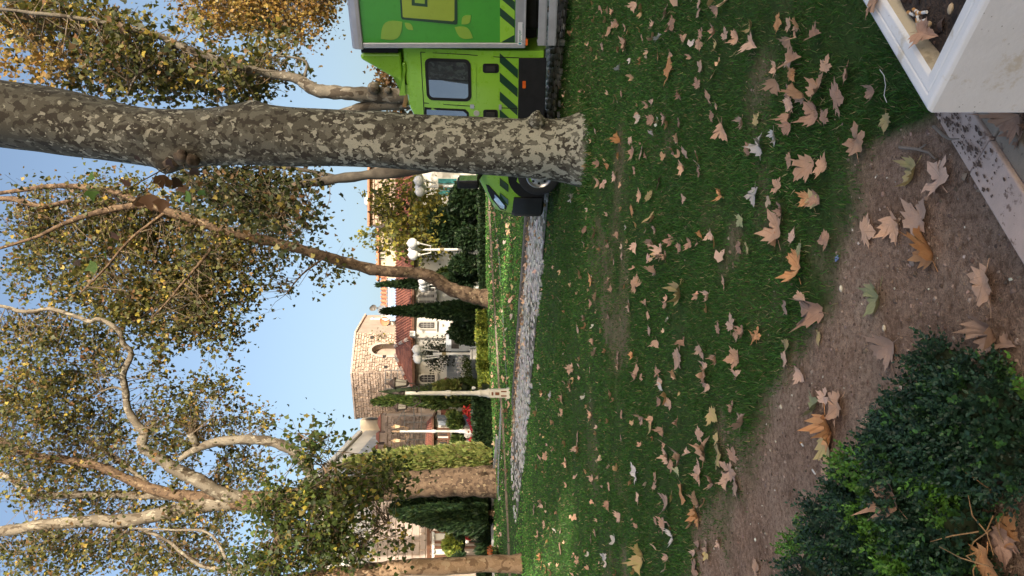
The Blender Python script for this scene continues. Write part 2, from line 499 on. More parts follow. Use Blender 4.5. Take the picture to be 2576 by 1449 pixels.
# ---- grass
BT = np.array([(-.5, 0, 0), (.5, 0, 0), (.4, .14, .55), (-.4, .14, .55), (0, .5, 1.0)])
BF = np.array([(0, 1, 2), (0, 2, 3), (3, 2, 4)])
TR_P = P(1470, 372, 10.0)
def grass_zone(y0, y1, per, w, h, cols, wts, extra=0.55):
    A = (y1 - y0) * 2 * (0.4 * y1 + extra)
    n = int(A * per)
    x = rng.uniform(-(0.4 * y1 + extra), 0.4 * y1 + extra, n); y = rng.uniform(y0, y1, n)
    # tufts: pull blades toward tuft centres
    k = np.abs(x) < 0.4 * y + extra
    g = grassness(x, y)
    sd, ct = kerb_sd(x, y), kerb_t(x, y)
    onroad = (sd > -2.15) & (sd < 0.13) & (ct > -12)
    pr = g * (0.35 + 0.75 * sstep(0.3, 0.55, fbm(x, y, 1.6, 33)))
    pr = np.where(onroad, 0.30 + 0.5 * sstep(5.0, 9.5, ct) + 0.4 * sstep(.5, .65, fbm(x, y, 1.1, 61)), pr)
    pr = np.where((sd > -0.04) & (sd < 0.13) & (ct < 7.6), 0, pr)
    rt_ = np.hypot(x - TR_P.x, y - TR_P.y); pr = np.where(rt_ < .30, 0, np.where(rt_ < .72, .97, pr))
    k &= rng.uniform(0, 1, n) < pr
    x, y, g, onroad = x[k], y[k], g[k], onroad[k]
    n = len(x)
    hh = h * rng.uniform(0.55, 1.25, n) * (0.6 + 0.6 * fbm(x, y, 2.3, 12)) * (0.55 + 0.45 * g) * np.where(onroad, 0.6, 1.0)
    rt_ = np.hypot(x - TR_P.x, y - TR_P.y); hh = hh * np.where(rt_ < .74, 2.6, 1.0)
    ww = w * rng.uniform(0.7, 1.4, n)
    R = rot_rand(n, 0.75) * np.stack([ww, hh, hh], 1)[:, None, :]
    c = palette(n, cols, wts, 0.3)
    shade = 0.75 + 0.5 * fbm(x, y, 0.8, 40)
    far = 1 + .85 * sstep(14, 20, y) * np.where(onroad, .4, 1)  # far blades brightened; the fuller light there is put into the colour
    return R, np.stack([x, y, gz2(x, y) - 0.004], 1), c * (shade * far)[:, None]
GC = [(0.055, 0.155, 0.028), (0.040, 0.118, 0.024), (0.08, 0.185, 0.038), (0.11, 0.14, 0.045), (0.33, 0.27, 0.15)]
GW = [5, 5, 2.5, 1.6, 0.7]
zones = [(1.5, 3.4, 10500, 0.0032, 0.036), (3.4, 5.5, 7000, 0.0045, 0.038), (5.5, 8.5, 3400, 0.007, 0.04), (8.5, 13, 1300, 0.012, 0.042), (13, 20, 470, 0.02, 0.045), (20, 46, 110, 0.042, 0.05)]
RR, TT, CC = [], [], []
for z0, z1, per, w, h in zones:
    r_, t_, c_ = grass_zone(z0, z1, per, w, h, GC, GW)
    RR.append(r_); TT.append(t_); CC.append(c_)
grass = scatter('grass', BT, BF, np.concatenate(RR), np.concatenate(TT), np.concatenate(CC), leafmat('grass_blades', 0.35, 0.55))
tag(grass, 'mown green lawn grass with thin worn patches', 'grass', kind='stuff')

# ---- crumbs, pebbles and stems on the bare soil
n = 15000
y = rng.uniform(1.3, 6.5, n); x = rng.uniform(-1, 1, n) * (0.4 * y + 0.3)
k = rng.uniform(0, 1, n) < (1.05 - grassness(x, y))
x, y = x[k], y[k]; n = len(x)
tv = [(-.5, -.4, 0), (.5, -.5, 0), (.45, .5, 0), (-.5, .4, 0), (-.25, -.2, .5), (.3, -.2, .45), (.2, .3, .5), (-.2, .2, .55)]
sz = np.abs(rng.normal(0.003, 0.0055, n)) + 0.0018
R = rot_rand(n, 0.5) * np.stack([sz * rng.uniform(.7, 1.6, n), sz, sz], 1)[:, None, :]
tag(scatter('gravel', tv, tfs, R, np.stack([x, y, gz2(x, y) - 0.001], 1), palette(n, [(0.24, 0.16, 0.115), (0.36, 0.26, 0.2), (0.13, 0.085, 0.06), (0.6, 0.55, 0.45)], [6, 4, 4, 0.4]), leafmat('soil_crumbs', 0.0, 0.9)), 'small crumbs and grit scattered on the bare soil', 'gravel', kind='stuff')

# ================================================================== GREEN BOX TRUCK
TO = np.array([1.753, 12.06]); TA = math.atan2(-0.581, 0.814)
TRx, TRy = cos(TA), sin(TA); TIx, TIy = -sin(TA), cos(TA)
TZ = gzf(TO[0], TO[1]) + 0.005
def tS(dy, w=0.0):
    q = (CY - dy) / F
    return (q * (TO[1] + TIy * w) - TO[0] - TIx * w) / (TRx - q * TRy)
def tSZ(dx, dy, w=0.0):
    s = tS(dy, w); y = TO[1] + TRy * s + TIy * w
    return s, CAMH - (dx - HZ) * y / F - TZ
def zA(zx, zy, w=0.0):          # from the crop of cab and trunk
    return tSZ((1300 + .414 * zx) / 1.5652, (200 + .414 * zy) / 1.5652, w)
def zB(zx, zy, w=-0.1):         # from the crop of the box
    return tSZ((1360 + .3175 * zx) / 1.5652, (.3175 * zy) / 1.5652, w)
truck = thing('box_truck', 'lime green box truck with dark diagonal stripes parked behind the big mottled trunk', 'truck', (TO[0], TO[1], TZ), TA)

def paint(name, c, rough=0.28):
    m, N, L, b = newmat(name)
    co = coords(N)
    r = ramp(N, [(0.3, tuple(x * 0.93 for x in c)), (0.7, tuple(min(1, x * 1.05) for x in c))])
    L.new(noise(N, L, co, 1.7, 4), r.inputs[0])
    dr = ramp(N, [(0.55, (1, 1, 1)), (0.8, (0.86, 0.84, 0.8))]); L.new(noise(N, L, co, 14, 6, 0.7), dr.inputs[0])
    L.new(mixc(N, L, 1.0, r.outputs[0], dr.outputs[0], 'MULTIPLY'), b.inputs['Base Color'])
    rr = ramp(N, [(0.3, rough * 0.8), (0.7, rough * 1.5)]); L.new(noise(N, L, co, 9, 5), rr.inputs[0])
    L.new(rr.outputs[0], b.inputs['Roughness'])
    b.inputs['Coat Weight'].default_value = 0.5; b.inputs['Coat Roughness'].default_value = 0.08
    return m
LIME = paint('lime_paint', (0.27, 0.56, 0.04))
GREEN = paint('green_panel_paint', (0.05, 0.33, 0.028), 0.35)
DGREEN = paint('dark_green_film', (0.006, 0.05, 0.022), 0.35)
LEAFG = paint('leaf_print', (0.24, 0.42, 0.04), 0.4)
SQG = paint('square_print', (0.30, 0.42, 0.035), 0.4)
ALU = basic('aluminium_profile', (0.55, 0.56, 0.6), (0.45, 0.46, 0.5), 5, 0.38, 0.05, 80, metal=0.55)
ALU2 = basic('aluminium_skirt', (0.40, 0.41, 0.45), (0.33, 0.34, 0.37), 5, 0.45, 0.05, 80, metal=0.4)
BLK = basic('black_plastic', (0.010, 0.010, 0.011), (0.015, 0.015, 0.016), 8, 0.6, 0.1, 120, spec=.3)
RUB = basic('tyre_rubber', (0.016, 0.016, 0.017), (0.028, 0.026, 0.024), 9, 0.8, 0.2, 90)
GLASSD = basic('tinted_mirror_glass', (0.30, 0.33, 0.37), (0.27, 0.30, 0.34), 3, 0.03, metal=0.85, spec=0.9, coat=0.5)
STEEL = basic('wheel_steel', (0.6, 0.6, 0.62), (0.5, 0.5, 0.52), 8, 0.35, metal=0.8)
WHITE_P = basic('white_label', (0.75, 0.76, 0.78), (0.68, 0.69, 0.72), 6, 0.5)
ORANGE = basic('orange_reflector', (0.75, 0.16, 0.02), (0.65, 0.12, 0.02), 20, 0.25)
TILEB = basic('brown_bar', (.35, .18, .08), (.28, .14, .06), 9, .6)
CHROME = basic('headlamp_chrome', (0.7, 0.72, 0.75), (0.4, 0.42, 0.45), 12, 0.12, metal=0.9)

SN = [-.88, -.84, -.70, -.45, -.10, .10, .48, .82, 1.06, 1.5, 1.98]
WI = [.44, .30, .15, .055, .01, 0, 0, 0, 0, 0, 0]
ZT = [.64, .90, 1.05, 1.15, 1.31, 1.43, 1.88, 2.22, 2.33, 2.37, 2.37]
TW = [.0, .02, .03, .04, .05, .06, .1, .13, .14, .14, .14]
def win(s): return float(np.interp(s, SN, WI))
def wside(s, z):
    zt = float(np.interp(s, SN, ZT)); tw = float(np.interp(s, SN, TW))
    zm = min(1.15, zt * 0.8)
    return win(s) + float(np.interp(z, [zm, zt - .36 if zt > 1.6 else zt - .08, zt - .1], [0, tw * .6, tw]))
body = MB(); rings = []
for s, w0, zt, tw in zip(SN, WI, ZT, TW):
    rc = 0.11 if zt > 1.2 else 0.07
    zb = 0.30; zm = min(1.15, zt * 0.8); za = zt - .36 if zt > 1.6 else zt - .08
    half = [(w0 + .12, zb), (w0 + .01, zb + .03), (w0, zb + .1), (w0, zm), (w0 + tw * .6, max(za, zm + .01)), (w0 + tw, max(zt - rc, zm + .02)), (w0 + tw + rc * .3, zt - rc * .3), (w0 + tw + rc, zt)]
    ring = half + [(1.0, zt + .025)] + [(2.0 - w, z) for w, z in reversed(half)]
    rings.append([(s, w, z) for w, z in ring])
nr = len(rings[0])
vs = [p for r in rings for p in r]; fs = []
for i in range(len(rings) - 1):
    for k in range(nr):
        a, b = i * nr + k, i * nr + (k + 1) % nr
        fs.append((a, a + nr, b + nr, b))
fs += [tuple(range(nr)), tuple((len(rings) - 1) * nr + k for k in range(nr - 1, -1, -1))]
cab = body.add(vs, fs).build('cab', LIME, truck, local=True, auto=38)

def side_panel(name, poly, mat, parent, eps=0.006, thick=0.012, bevel=0.0, wfun=None):
    """poly of (s,z) on the near side of the cab"""
    wf = wfun or wside
    m = MB(); n = len(poly)
    V = [(s, wf(s, z) - eps, z) for s, z in poly] + [(s, wf(s, z) + thick, z) for s, z in poly]
    m.add(V, [tuple(range(n)), tuple(range(2 * n - 1, n - 1, -1))] + [(i, n + i, n + (i + 1) % n, (i + 1) % n) for i in range(n)])
    o = m.build(name, mat, parent, local=True, bevel=bevel)
    # orient outward
    bm = bmesh.new(); bm.from_mesh(o.data); bmesh.ops.recalc_face_normals(bm, faces=bm.faces); bm.to_mesh(o.data); bm.free()
    return o
def rrect(s0, s1, z0, z1, r=0.06, n=5):
    out = []
    for cx, cz, a0 in ((s1 - r, z1 - r, 0), (s0 + r, z1 - r, 90), (s0 + r, z0 + r, 180), (s1 - r, z0 + r, 270)):
        for i in range(n + 1):
            a = radians(a0 + 90 * i / n)
            out.append((cx + r * cos(a), cz + r * sin(a)))
    return out
def line(name, pts, w=0.006, mat=BLK, parent=None, eps=0.007, wfun=None):
    m = MB()
    wf = wfun or wside
    for (a, b) in zip(pts[:-1], pts[1:]):
        d = Vector((b[0] - a[0], b[1] - a[1])); nn = Vector((-d.y, d.x)).normalized() * w
        q = [(a[0] + nn.x, a[1] + nn.y), (b[0] + nn.x, b[1] + nn.y), (b[0] - nn.x, b[1] - nn.y), (a[0] - nn.x, a[1] - nn.y)]
        V = [(s, wf(s, z) - eps, z) for s, z in q] + [(s, wf(s, z) + .01, z) for s, z in q]
        m.add(V, [(0, 1, 2, 3), (7, 6, 5, 4), (0, 4, 5, 1), (1, 5, 6, 2), (2, 6, 7, 3), (3, 7, 4, 0)])
    return m.build(name, mat, parent, local=True)
# rear side door
s_r, z1 = zA(895, 75, .05); s_f, z0 = zA(1345, 475, .05)
rd = line('rear_door_seam', [zA(860, 12, .1), zA(1300, 30, .05), zA(1640, 62), zA(1795, 66)], .005, BLK, truck)
line('front_door_seam', [zA(890, 497, .1), zA(1300, 518, .05), zA(1700, 545), zA(1785, 548)], .005, BLK, truck)
line('roof_gutter', [zA(862, 10, .12), zA(892, 560, .12), zA(905, 760, .12)], .006, BLK, truck, eps=.004)
wd = side_panel('rear_door_window', rrect(s_f, s_r, z0, z1, .09), BLK, truck, eps=.012)
side_panel('pane', rrect(s_f + .045, s_r - .045, z0 + .045, z1 - .045, .06), GLASSD, wd, eps=.0135)
sm = (s_f + s_r) / 2 + 0.005
line('window_bar', [(sm, z0 + .045), (sm, z1 - .045)], .007, BLK, wd, eps=.016)
a = zA(1345, 120, .03); b = zA(1395, 460, .03)
side_panel('door_swage', rrect(b[0], a[0], b[1], a[1], .05), LIME, truck, eps=.008, bevel=.005)
def handle(zx0, zx1, zy0, zy1):
    a, b = zA(zx0, zy0), zA(zx1, zy1)
    s0, s1, q0, q1 = min(a[0], b[0]), max(a[0], b[0]), min(a[1], b[1]), max(a[1], b[1])
    h = side_panel('door_handle', rrect(s0, s1, q0, q1, .035), BLK, truck, eps=.008)
    side_panel('grip', rrect(s0 + .03, s1 - .03, q0 + .045, q1 - .045, .02), RUB, h, eps=.035, bevel=.006)
handle(1450, 1605, 122, 210)
handle(1455, 1595, 560, 660)
hs, hz = zA(1350, 528, .02); side_panel('hinge', rrect(hs - .03, hs + .03, hz - .03, hz + .03, .01), ALU, truck, eps=.014)
hs, hz = zA(1617, 535, .0); side_panel('hinge', rrect(hs - .04, hs + .04, hz - .02, hz + .02, .01), ALU, truck, eps=.014)
cs, cz = zA(1392, 592, .02)
side_panel('fuel_cap', [(cs + .045 * cos(t_ * pi / 9), cz + .045 * sin(t_ * pi / 9)) for t_ in range(18)], basic('cap_grey', (0.45, 0.45, 0.4), (0.4, 0.4, 0.36), 9, .4), truck, eps=.012, bevel=.004)
# front door window, mostly behind the trunk
a = zA(930, 548, .06)
fw = side_panel('front_door_window', [(a[0], 2.08), (a[0], 1.47), (a[0] - .05, 1.42), (.33, 1.40), (.28, 1.46), (.80, 2.04), (.86, 2.09)], BLK, truck, eps=.01)
side_panel('pane', [(a[0] - .03, 2.05), (a[0] - .03, 1.5), (a[0] - .07, 1.45), (.38, 1.43), (.34, 1.48), (.83, 2.0), (.88, 2.06)], GLASSD, fw, eps=.013)
# diagonal stripes
st_top = [zA(1612, 20 + 185 * k) for k in range(3)]
ds = st_top[0][0] - st_top[1][0]
zt_, zb_ = zA(1612, 110)[1], zA(1787, 110)[1]
wid = zA(1612, 20)[0] - zA(1612, 110)[0]; run = zA(1612, 20)[0] - zA(1787, 178)[0]
for k in range(9):
    s0 = st_top[0][0] - ds * k
    if -0.35 < s0 - wid * .5 < 0.6 and k < 9:
        pass
    z_lo = zb_
    if s0 - run < 0.42: z_lo = max(zb_, .82)
    rr_ = run * (zt_ - z_lo) / (zt_ - zb_)
    if s0 - wid - rr_ < -.82: break
    side_panel('stripe', [(s0, zt_), (s0 - rr_, z_lo), (s0 - rr_ - wid, z_lo), (s0 - wid, zt_)], DGREEN, truck, eps=.003 if s0 > .75 else .016)
# sill, arch, bumper, wheels
zs1, zs0 = zA(1790, 300)[1], zA(2050, 300)[1]
side_panel('sill_panel', [(zA(1800, 66)[0], zs1), (.45, zs1), (.40, .62), (.40, zs0), (zA(1800, 66)[0], zs0)], BLK, truck, eps=.02, bevel=.01)
o1, o2 = zA(1828, 350), zA(1860, 283)
side_panel('side_reflector', rrect(o1[0], o2[0], o2[1], o1[1], .01), ORANGE, truck, eps=.028)
arch = [(.47 * cos(t_ * pi / 14), .36 + .47 * sin(t_ * pi / 14)) for t_ in range(15)]
side_panel('wheel_arch', arch + [(-.47, .24), (.47, .24)], BLK, truck, eps=.012)
bp = MB(); rings = []
for s, w0 in ((-.93, .42), (-.885, .28), (-.74, .12), (-.47, .03), (-.40, .02)):
    half = [(w0 + .1, .24), (w0, .28), (w0 - .012, .5), (w0, .70), (w0 + .05, .76)]
    rings.append([(s, w, z) for w, z in half] + [(s, 2 - w, z) for w, z in reversed(half)])
nr = 10; vs = [p for r in rings for p in r]; fs = []
for i in range(4):
    for k in range(nr):
        a, b = i * nr + k, i * nr + (k + 1) % nr
        fs.append((a, a + nr, b + nr, b))
fs += [tuple(range(nr)), tuple(4 * nr + k for k in range(nr - 1, -1, -1))]
bp.add(vs, fs).build('bumper', BLK, truck, local=True, auto=40)
def wheel(s, w, out):
    r_ = thing('wheel', None, None, (0, 0, 0)); r_.parent = truck
    m = MB()
    prof = [(.205, 0), (.30, -.012), (.333, .02), (.34, .06), (.34, .15), (.333, .19), (.30, .215), (.205, .2)]
    seg = 40; vs = []; fs = []
    for rad, d in prof:
        for k in range(seg):
            vs.append((s + rad * cos(2 * pi * k / seg), w + out * d, .34 + rad * sin(2 * pi * k / seg)))
    for i in range(len(prof) - 1):
        for k in range(seg):
            a, b = i * seg + k, i * seg + (k + 1) % seg
            fs.append((a, b, b + seg, a + seg))
    m.add(vs, fs).build('tyre', RUB, r_, local=True, smooth=True)
    m = MB(); prof = [(.205, .004), (.19, -.004), (.172, .012), (.16, .03), (.10, .02), (.075, -.01), (.03, -.014), (.001, -.014)]; vs = []; fs = []
    for rad, d in prof:
        for k in range(seg):
            vs.append((s + rad * cos(2 * pi * k / seg), w + out * d, .34 + rad * sin(2 * pi * k / seg)))
    for i in range(len(prof) - 1):
        for k in range(seg):
            a, b = i * seg + k, i * seg + (k + 1) % seg
            fs.append((a, b, b + seg, a + seg))
    rim = m.add(vs, fs).build('rim', STEEL, r_, local=True, auto=30)
    for k in range(8):
        a = 2 * pi * k / 8
        c = (s + .128 * cos(a), w + out * .024, .34 + .128 * sin(a))
        MB().tube([(c[0], c[1], c[2]), (c[0], c[1] - out * .008, c[2])], .021, 10).build('rim_hole', BLK, rim, local=True)
    m = MB(); m.tube([(s, w + out * .1, .34), (s, w + out * .11, .34)], .2, 24); m.build('rim_backing', BLK, r_, local=True)  # black disc added behind the open rim, in place of its dark inside
wheel(0, -.018, 1); wheel(0, 2.018, -1)
wheel(3.5, -.05, 1); wheel(3.5, 2.05, -1)
# lamp, grille, windscreen, mirror
def nose(s, z, e): return wside(s, z) - e
m = MB()
lp = [(-.16, 1.20), (-.45, 1.09), (-.68, 0.95), (-.72, .86), (-.60, .84), (-.40, .96), (-.18, 1.13)]
side_panel('headlight', lp, BLK, truck, eps=.014)
side_panel('headlight_lens', [(-.26, 1.14), (-.45, 1.06), (-.64, .95), (-.66, .89), (-.58, .88), (-.40, .99)], CHROME, truck, eps=.018)
MB().add([(.02, .16, 1.425), (.02, 1.84, 1.425), (.84, 1.76, 2.26), (.84, .24, 2.26), (.06, .16, 1.40), (.06, 1.84, 1.40), (.88, 1.76, 2.22), (.88, .24, 2.22)],
         [(3, 2, 1, 0), (4, 5, 6, 7), (0, 1, 5, 4), (2, 3, 7, 6), (1, 2, 6, 5), (3, 0, 4, 7)]).build('windscreen', GLASSD, truck, local=True)
a = tSZ(1150, 462, -.2); b = tSZ(1206, 452, -.2)
mm = MB().box((a[0] + .02, -.20, (a[1] + b[1]) / 2), (.14, .22, abs(a[1] - b[1]))).build('wing_mirror', BLK, truck, local=True, bevel=.05, bseg=4)
MB().box((a[0] + .095, -.20, (a[1] + b[1]) / 2), (.012, .17, abs(a[1] - b[1]) * .8)).build('mirror_glass', CHROME, mm, local=True)
MB().tube([(a[0] + .05, -.13, b[1] + .03), (a[0] + .08, .05, b[1] - .04)], .035, 8).build('mirror_arm', BLK, mm, local=True)
# roof wind deflector
r_t, r_t2, f_b, r_b = zA(280, 32, .14), zA(292, 86, .14), zA(832, 412, .14), zA(806, 40, .14)
zbt = 2.385
prof = [(r_t[0], zbt), (r_t[0], r_t[1] - .06), (r_t[0] - .02, r_t[1]), (r_t2[0], r_t2[1]), ((r_t2[0] + f_b[0]) / 2, (r_t2[1] + f_b[1]) / 2 - .02), (f_b[0], f_b[1] + .02), (f_b[0] + .02, zbt)]
d = MB(); d.prism([(s, .16, z) for s, z in prof], 0, (0, 1.68, 0))
dfl = d.build('wind_deflector', LIME, truck, local=True, bevel=.03, bseg=3)
bm = bmesh.new(); bm.from_mesh(dfl.data); bmesh.ops.recalc_face_normals(bm, faces=bm.faces); bm.to_mesh(dfl.data); bm.free()
MB().box((r_t[0] + .05, 1.0, (zbt + r_t[1]) / 2 + .01), (.08, 1.66, r_t[1] - zbt - .06)).build('deflector_back', BLK, dfl, local=True)
a, b = zA(716, 118, .12), zA(832, 405, .12)
side_panel('deflector_foot', [(a[0], 2.37), (a[0], a[1]), (a[0] - .12, a[1] + .0), (b[0] - .02, 2.43), (b[0] - .02, 2.37)], LIME, dfl, eps=.02, thick=.05, bevel=.015, wfun=lambda s, z: .15)
# box body
bs0, bs1 = tS(120, -.1) - .0, tS(120, -.1) + 3.7
BW = lambda s, z: -.1
zp1 = tSZ(901.8, 100, -.1)[1]; zp0 = tSZ(1257.8, 100, -.1)[1]; zk1 = tSZ(1296, 100, -.1)[1]; zk0 = tSZ(1321.6, 100, -.1)[1]
bx = MB().box(((bs0 + bs1) / 2 + .03, 1.0, (zp1 + zk0) / 2), (bs1 - bs0 - .06, 2.19, zp1 - zk0)).build('cargo_box', GREEN, truck, local=True)
MB().box((bs0 + .0325, -.092, (zp1 + zk0) / 2), (.075, .04, zp1 - zk0 + .004)).build('corner_post', ALU, bx, local=True, bevel=.012)
rc = MB(); pr = [(-.125, zp1 - .06), (-.13, zp1 - .0), (-.115, zp1 + .06), (-.07, zp1 + .1), (0, zp1 + .115), (2.0, zp1 + .115), (2.07, zp1 + .1), (2.115, zp1 + .06), (2.13, zp1), (2.125, zp1 - .06)]
rc.prism([(bs0 - .02, w, z) for w, z in pr], 0, (bs1 - bs0 + .04, 0, 0))
rc.build('roof_cap', ALU, bx, local=True, bevel=.012)
def on_box(name, poly, mat, eps=.003, par=None): return side_panel(name, poly, mat, par or bx, eps=eps, thick=.008, wfun=BW)
on_box('striped_band', [(bs0 + .07, zp0), (bs1, zp0), (bs1, zk1 + .012), (bs0 + .07, zk1 + .012)], LIME, .003)
band_h = zp0 - zk1 - .012
for k in range(9):
    s0 = bs0 + .20 + k * .237
    if s0 > bs1 - .3: break
    dlt = .165
    q = [(s0, zp0), (s0 + .115, zp0), (s0 + .115 - dlt, zk1 + .012), (s0 - dlt, zk1 + .012)]
    if k == 0: q = [(bs0 + .075, zp0 - .085), (bs0 + .20, zp0 - .0) if False else (bs0 + .075, zp0 - .01), (s0 + .115 - dlt + .03, zk1 + .012), (s0 - dlt + .04, zk1 + .012)]
    on_box('stripe', q, DGREEN, .005)
MB().box(((bs0 + bs1) / 2 + .02, -.105, (zk1 + zk0) / 2), (bs1 - bs0 - .12, .03, zk1 - zk0)).build('skirt', ALU2, bx, local=True, bevel=.006)
MB().box(((bs0 + bs1) / 2, -.118, zk0 + .012), (bs1 - bs0 - .1, .02, .03)).build('skirt_rail', ALU, bx, local=True, bevel=.004)
# printed leaves and square
def lens(a, b, bulge):
    a, b = Vector(a), Vector(b); d = b - a; nn = Vector((-d.y, d.x)) * bulge
    out = []
    for i in range(9): t_ = i / 8; out.append(a + d * t_ + nn * sin(pi * t_))
    for i in range(1, 8): t_ = 1 - i / 8; out.append(a + d * t_ - nn * sin(pi * t_))
    return [(p.x, p.y) for p in out]
for a, b, bu in (((440, 480), (705, 272), .33), ((735, 282), (840, 372), .28), ((1356, 338), (1580, 472), .28), ((1440, 300), (1556, 190), .33)):
    on_box('printed_leaf', lens(zB(*a), zB(*b), bu), LEAFG, .004)
def dn(p): return zB(p[0], p[1])
def up(p, L_=.95): q = zB(p[0], p[1]); return (q[0] + L_, q[1])
fr = on_box('printed_square', [up((686, 0)), dn((690, 215)), dn((705, 240)), dn((1370, 305)), dn((1388, 290)), up((1408, 0))], DGREEN, .004)
on_box('square_fill', [up((712, 0), .93), dn((712, 205)), dn((730, 215)), dn((1330, 262)), dn((1352, 248)), up((1384, 0), .93)], SQG, .0055, fr)
on_box('square_emblem', [up((825, 0), .5), dn((823, 66)), dn((1020, 85)), up((1024, 0), .5)], DGREEN, .007, fr)
on_box('emblem_fill', [up((862, 0), .4), dn((862, 32)), dn((985, 46)), up((990, 0), .4)], LEAFG, .0085, fr)
# maker's sticker
stx, stz = zB(0, 0)
sa = tSZ((1800 + .3175 * 750) / 1.5652, (.3175 * 560) / 1.5652, -.12); sb = tSZ((1800 + .3175 * 812) / 1.5652, (.3175 * 275) / 1.5652, -.12)
stk = side_panel('sticker', [(sa[0], sa[1]), (sb[0], sa[1]), (sb[0], sb[1]), (sa[0], sb[1])], WHITE_P, bx, eps=.0225, thick=.004, wfun=BW)
tc = bpy.data.curves.new('lettering', 'FONT'); tc.body = 'gençer'; tc.size = .062; tc.extrude = .0008
to = bpy.data.objects.new('lettering', tc); C.objects.link(to); to.parent = stk
tc.materials.append(basic('lettering_green', (0.05, 0.25, 0.12), (0.03, 0.2, 0.2), 10, .5))
to.location = (sa[0] + .045, -.1245, (sa[1] + sb[1]) / 2 - .012); to.rotation_euler = (radians(90), 0, 0)
for k in range(4):
    q_ = sb[0] - .075 + k * .015; zq = (sa[1] + sb[1]) / 2 - .042
    MB().box((q_, -.1238, zq + .006), (.007, .0016, .009 + .003 * (k % 2))).build('small_print', tc.materials[0], stk, local=True)
cz_ = (sa[1] + sb[1]) / 2
side_panel('sticker_drop', [(sa[0] + .008, cz_), (sa[0] + .022, cz_ + .022), (sa[0] + .036, cz_ + .012), (sa[0] + .038, cz_ - .008), (sa[0] + .024, cz_ - .02)], basic('drop_blue', (0.05, 0.22, 0.45), (0.04, 0.3, 0.3), 12, .5), stk, eps=.0245, thick=-.0235, wfun=BW)
bpy.context.view_layer.update()
for lo_ in (to,):
    me_ = bpy.data.meshes.new_from_object(lo_.evaluated_get(bpy.context.evaluated_depsgraph_get()))
    nm = obj('lettering', me_, None, stk, True); nm.location = lo_.location.copy(); nm.rotation_euler = lo_.rotation_euler.copy()
    bpy.data.objects.remove(lo_)
# underride rails, chassis
zr = [tSZ(d_, 100, -.06)[1] for d_ in (1353, 1374, 1378, 1399)]
for z1_, z0_ in ((zr[0], zr[1]), (zr[2], zr[3])):
    rl = MB().box(((bs0 + .02 + 3.2) / 2, -.06, (z1_ + z0_) / 2), (3.2 - bs0 - .02, .035, z1_ - z0_)).build('side_guard', ALU, truck, local=True, bevel=.006)
    MB().box(((bs0 + .02 + 3.2) / 2, -.079, z0_ + .018), (3.2 - bs0 - .03, .008, .016)).build('guard_groove', ALU2, rl, local=True)
MB().box((bs0 + .08, -.055, (zr[0] + zr[3]) / 2), (.045, .02, zr[0] - zr[3] + .02)).build('guard_bracket', ALU2, truck, local=True)
MB().box((2.6, 1.0, .52), (5.6, .85, .22)).build('chassis', BLK, truck, local=True)
MB().box((2.7, .45, .55), (1.0, .5, .3)).build('fuel_tank', BLK, truck, local=True, bevel=.05)
side_panel('marker_lamp', rrect(bs0 + .04, bs0 + .13, zk0 - .035, zk0 + .0, .01), ORANGE, truck, eps=.03, thick=.02, wfun=BW)
MB().box((tS(262, .4), .9, 2.41), (.03, 1.2, .07)).build('brown_post', TILEB, truck, local=True, bevel=.01)  # unlit brown bar in place of a thin post beyond the truck

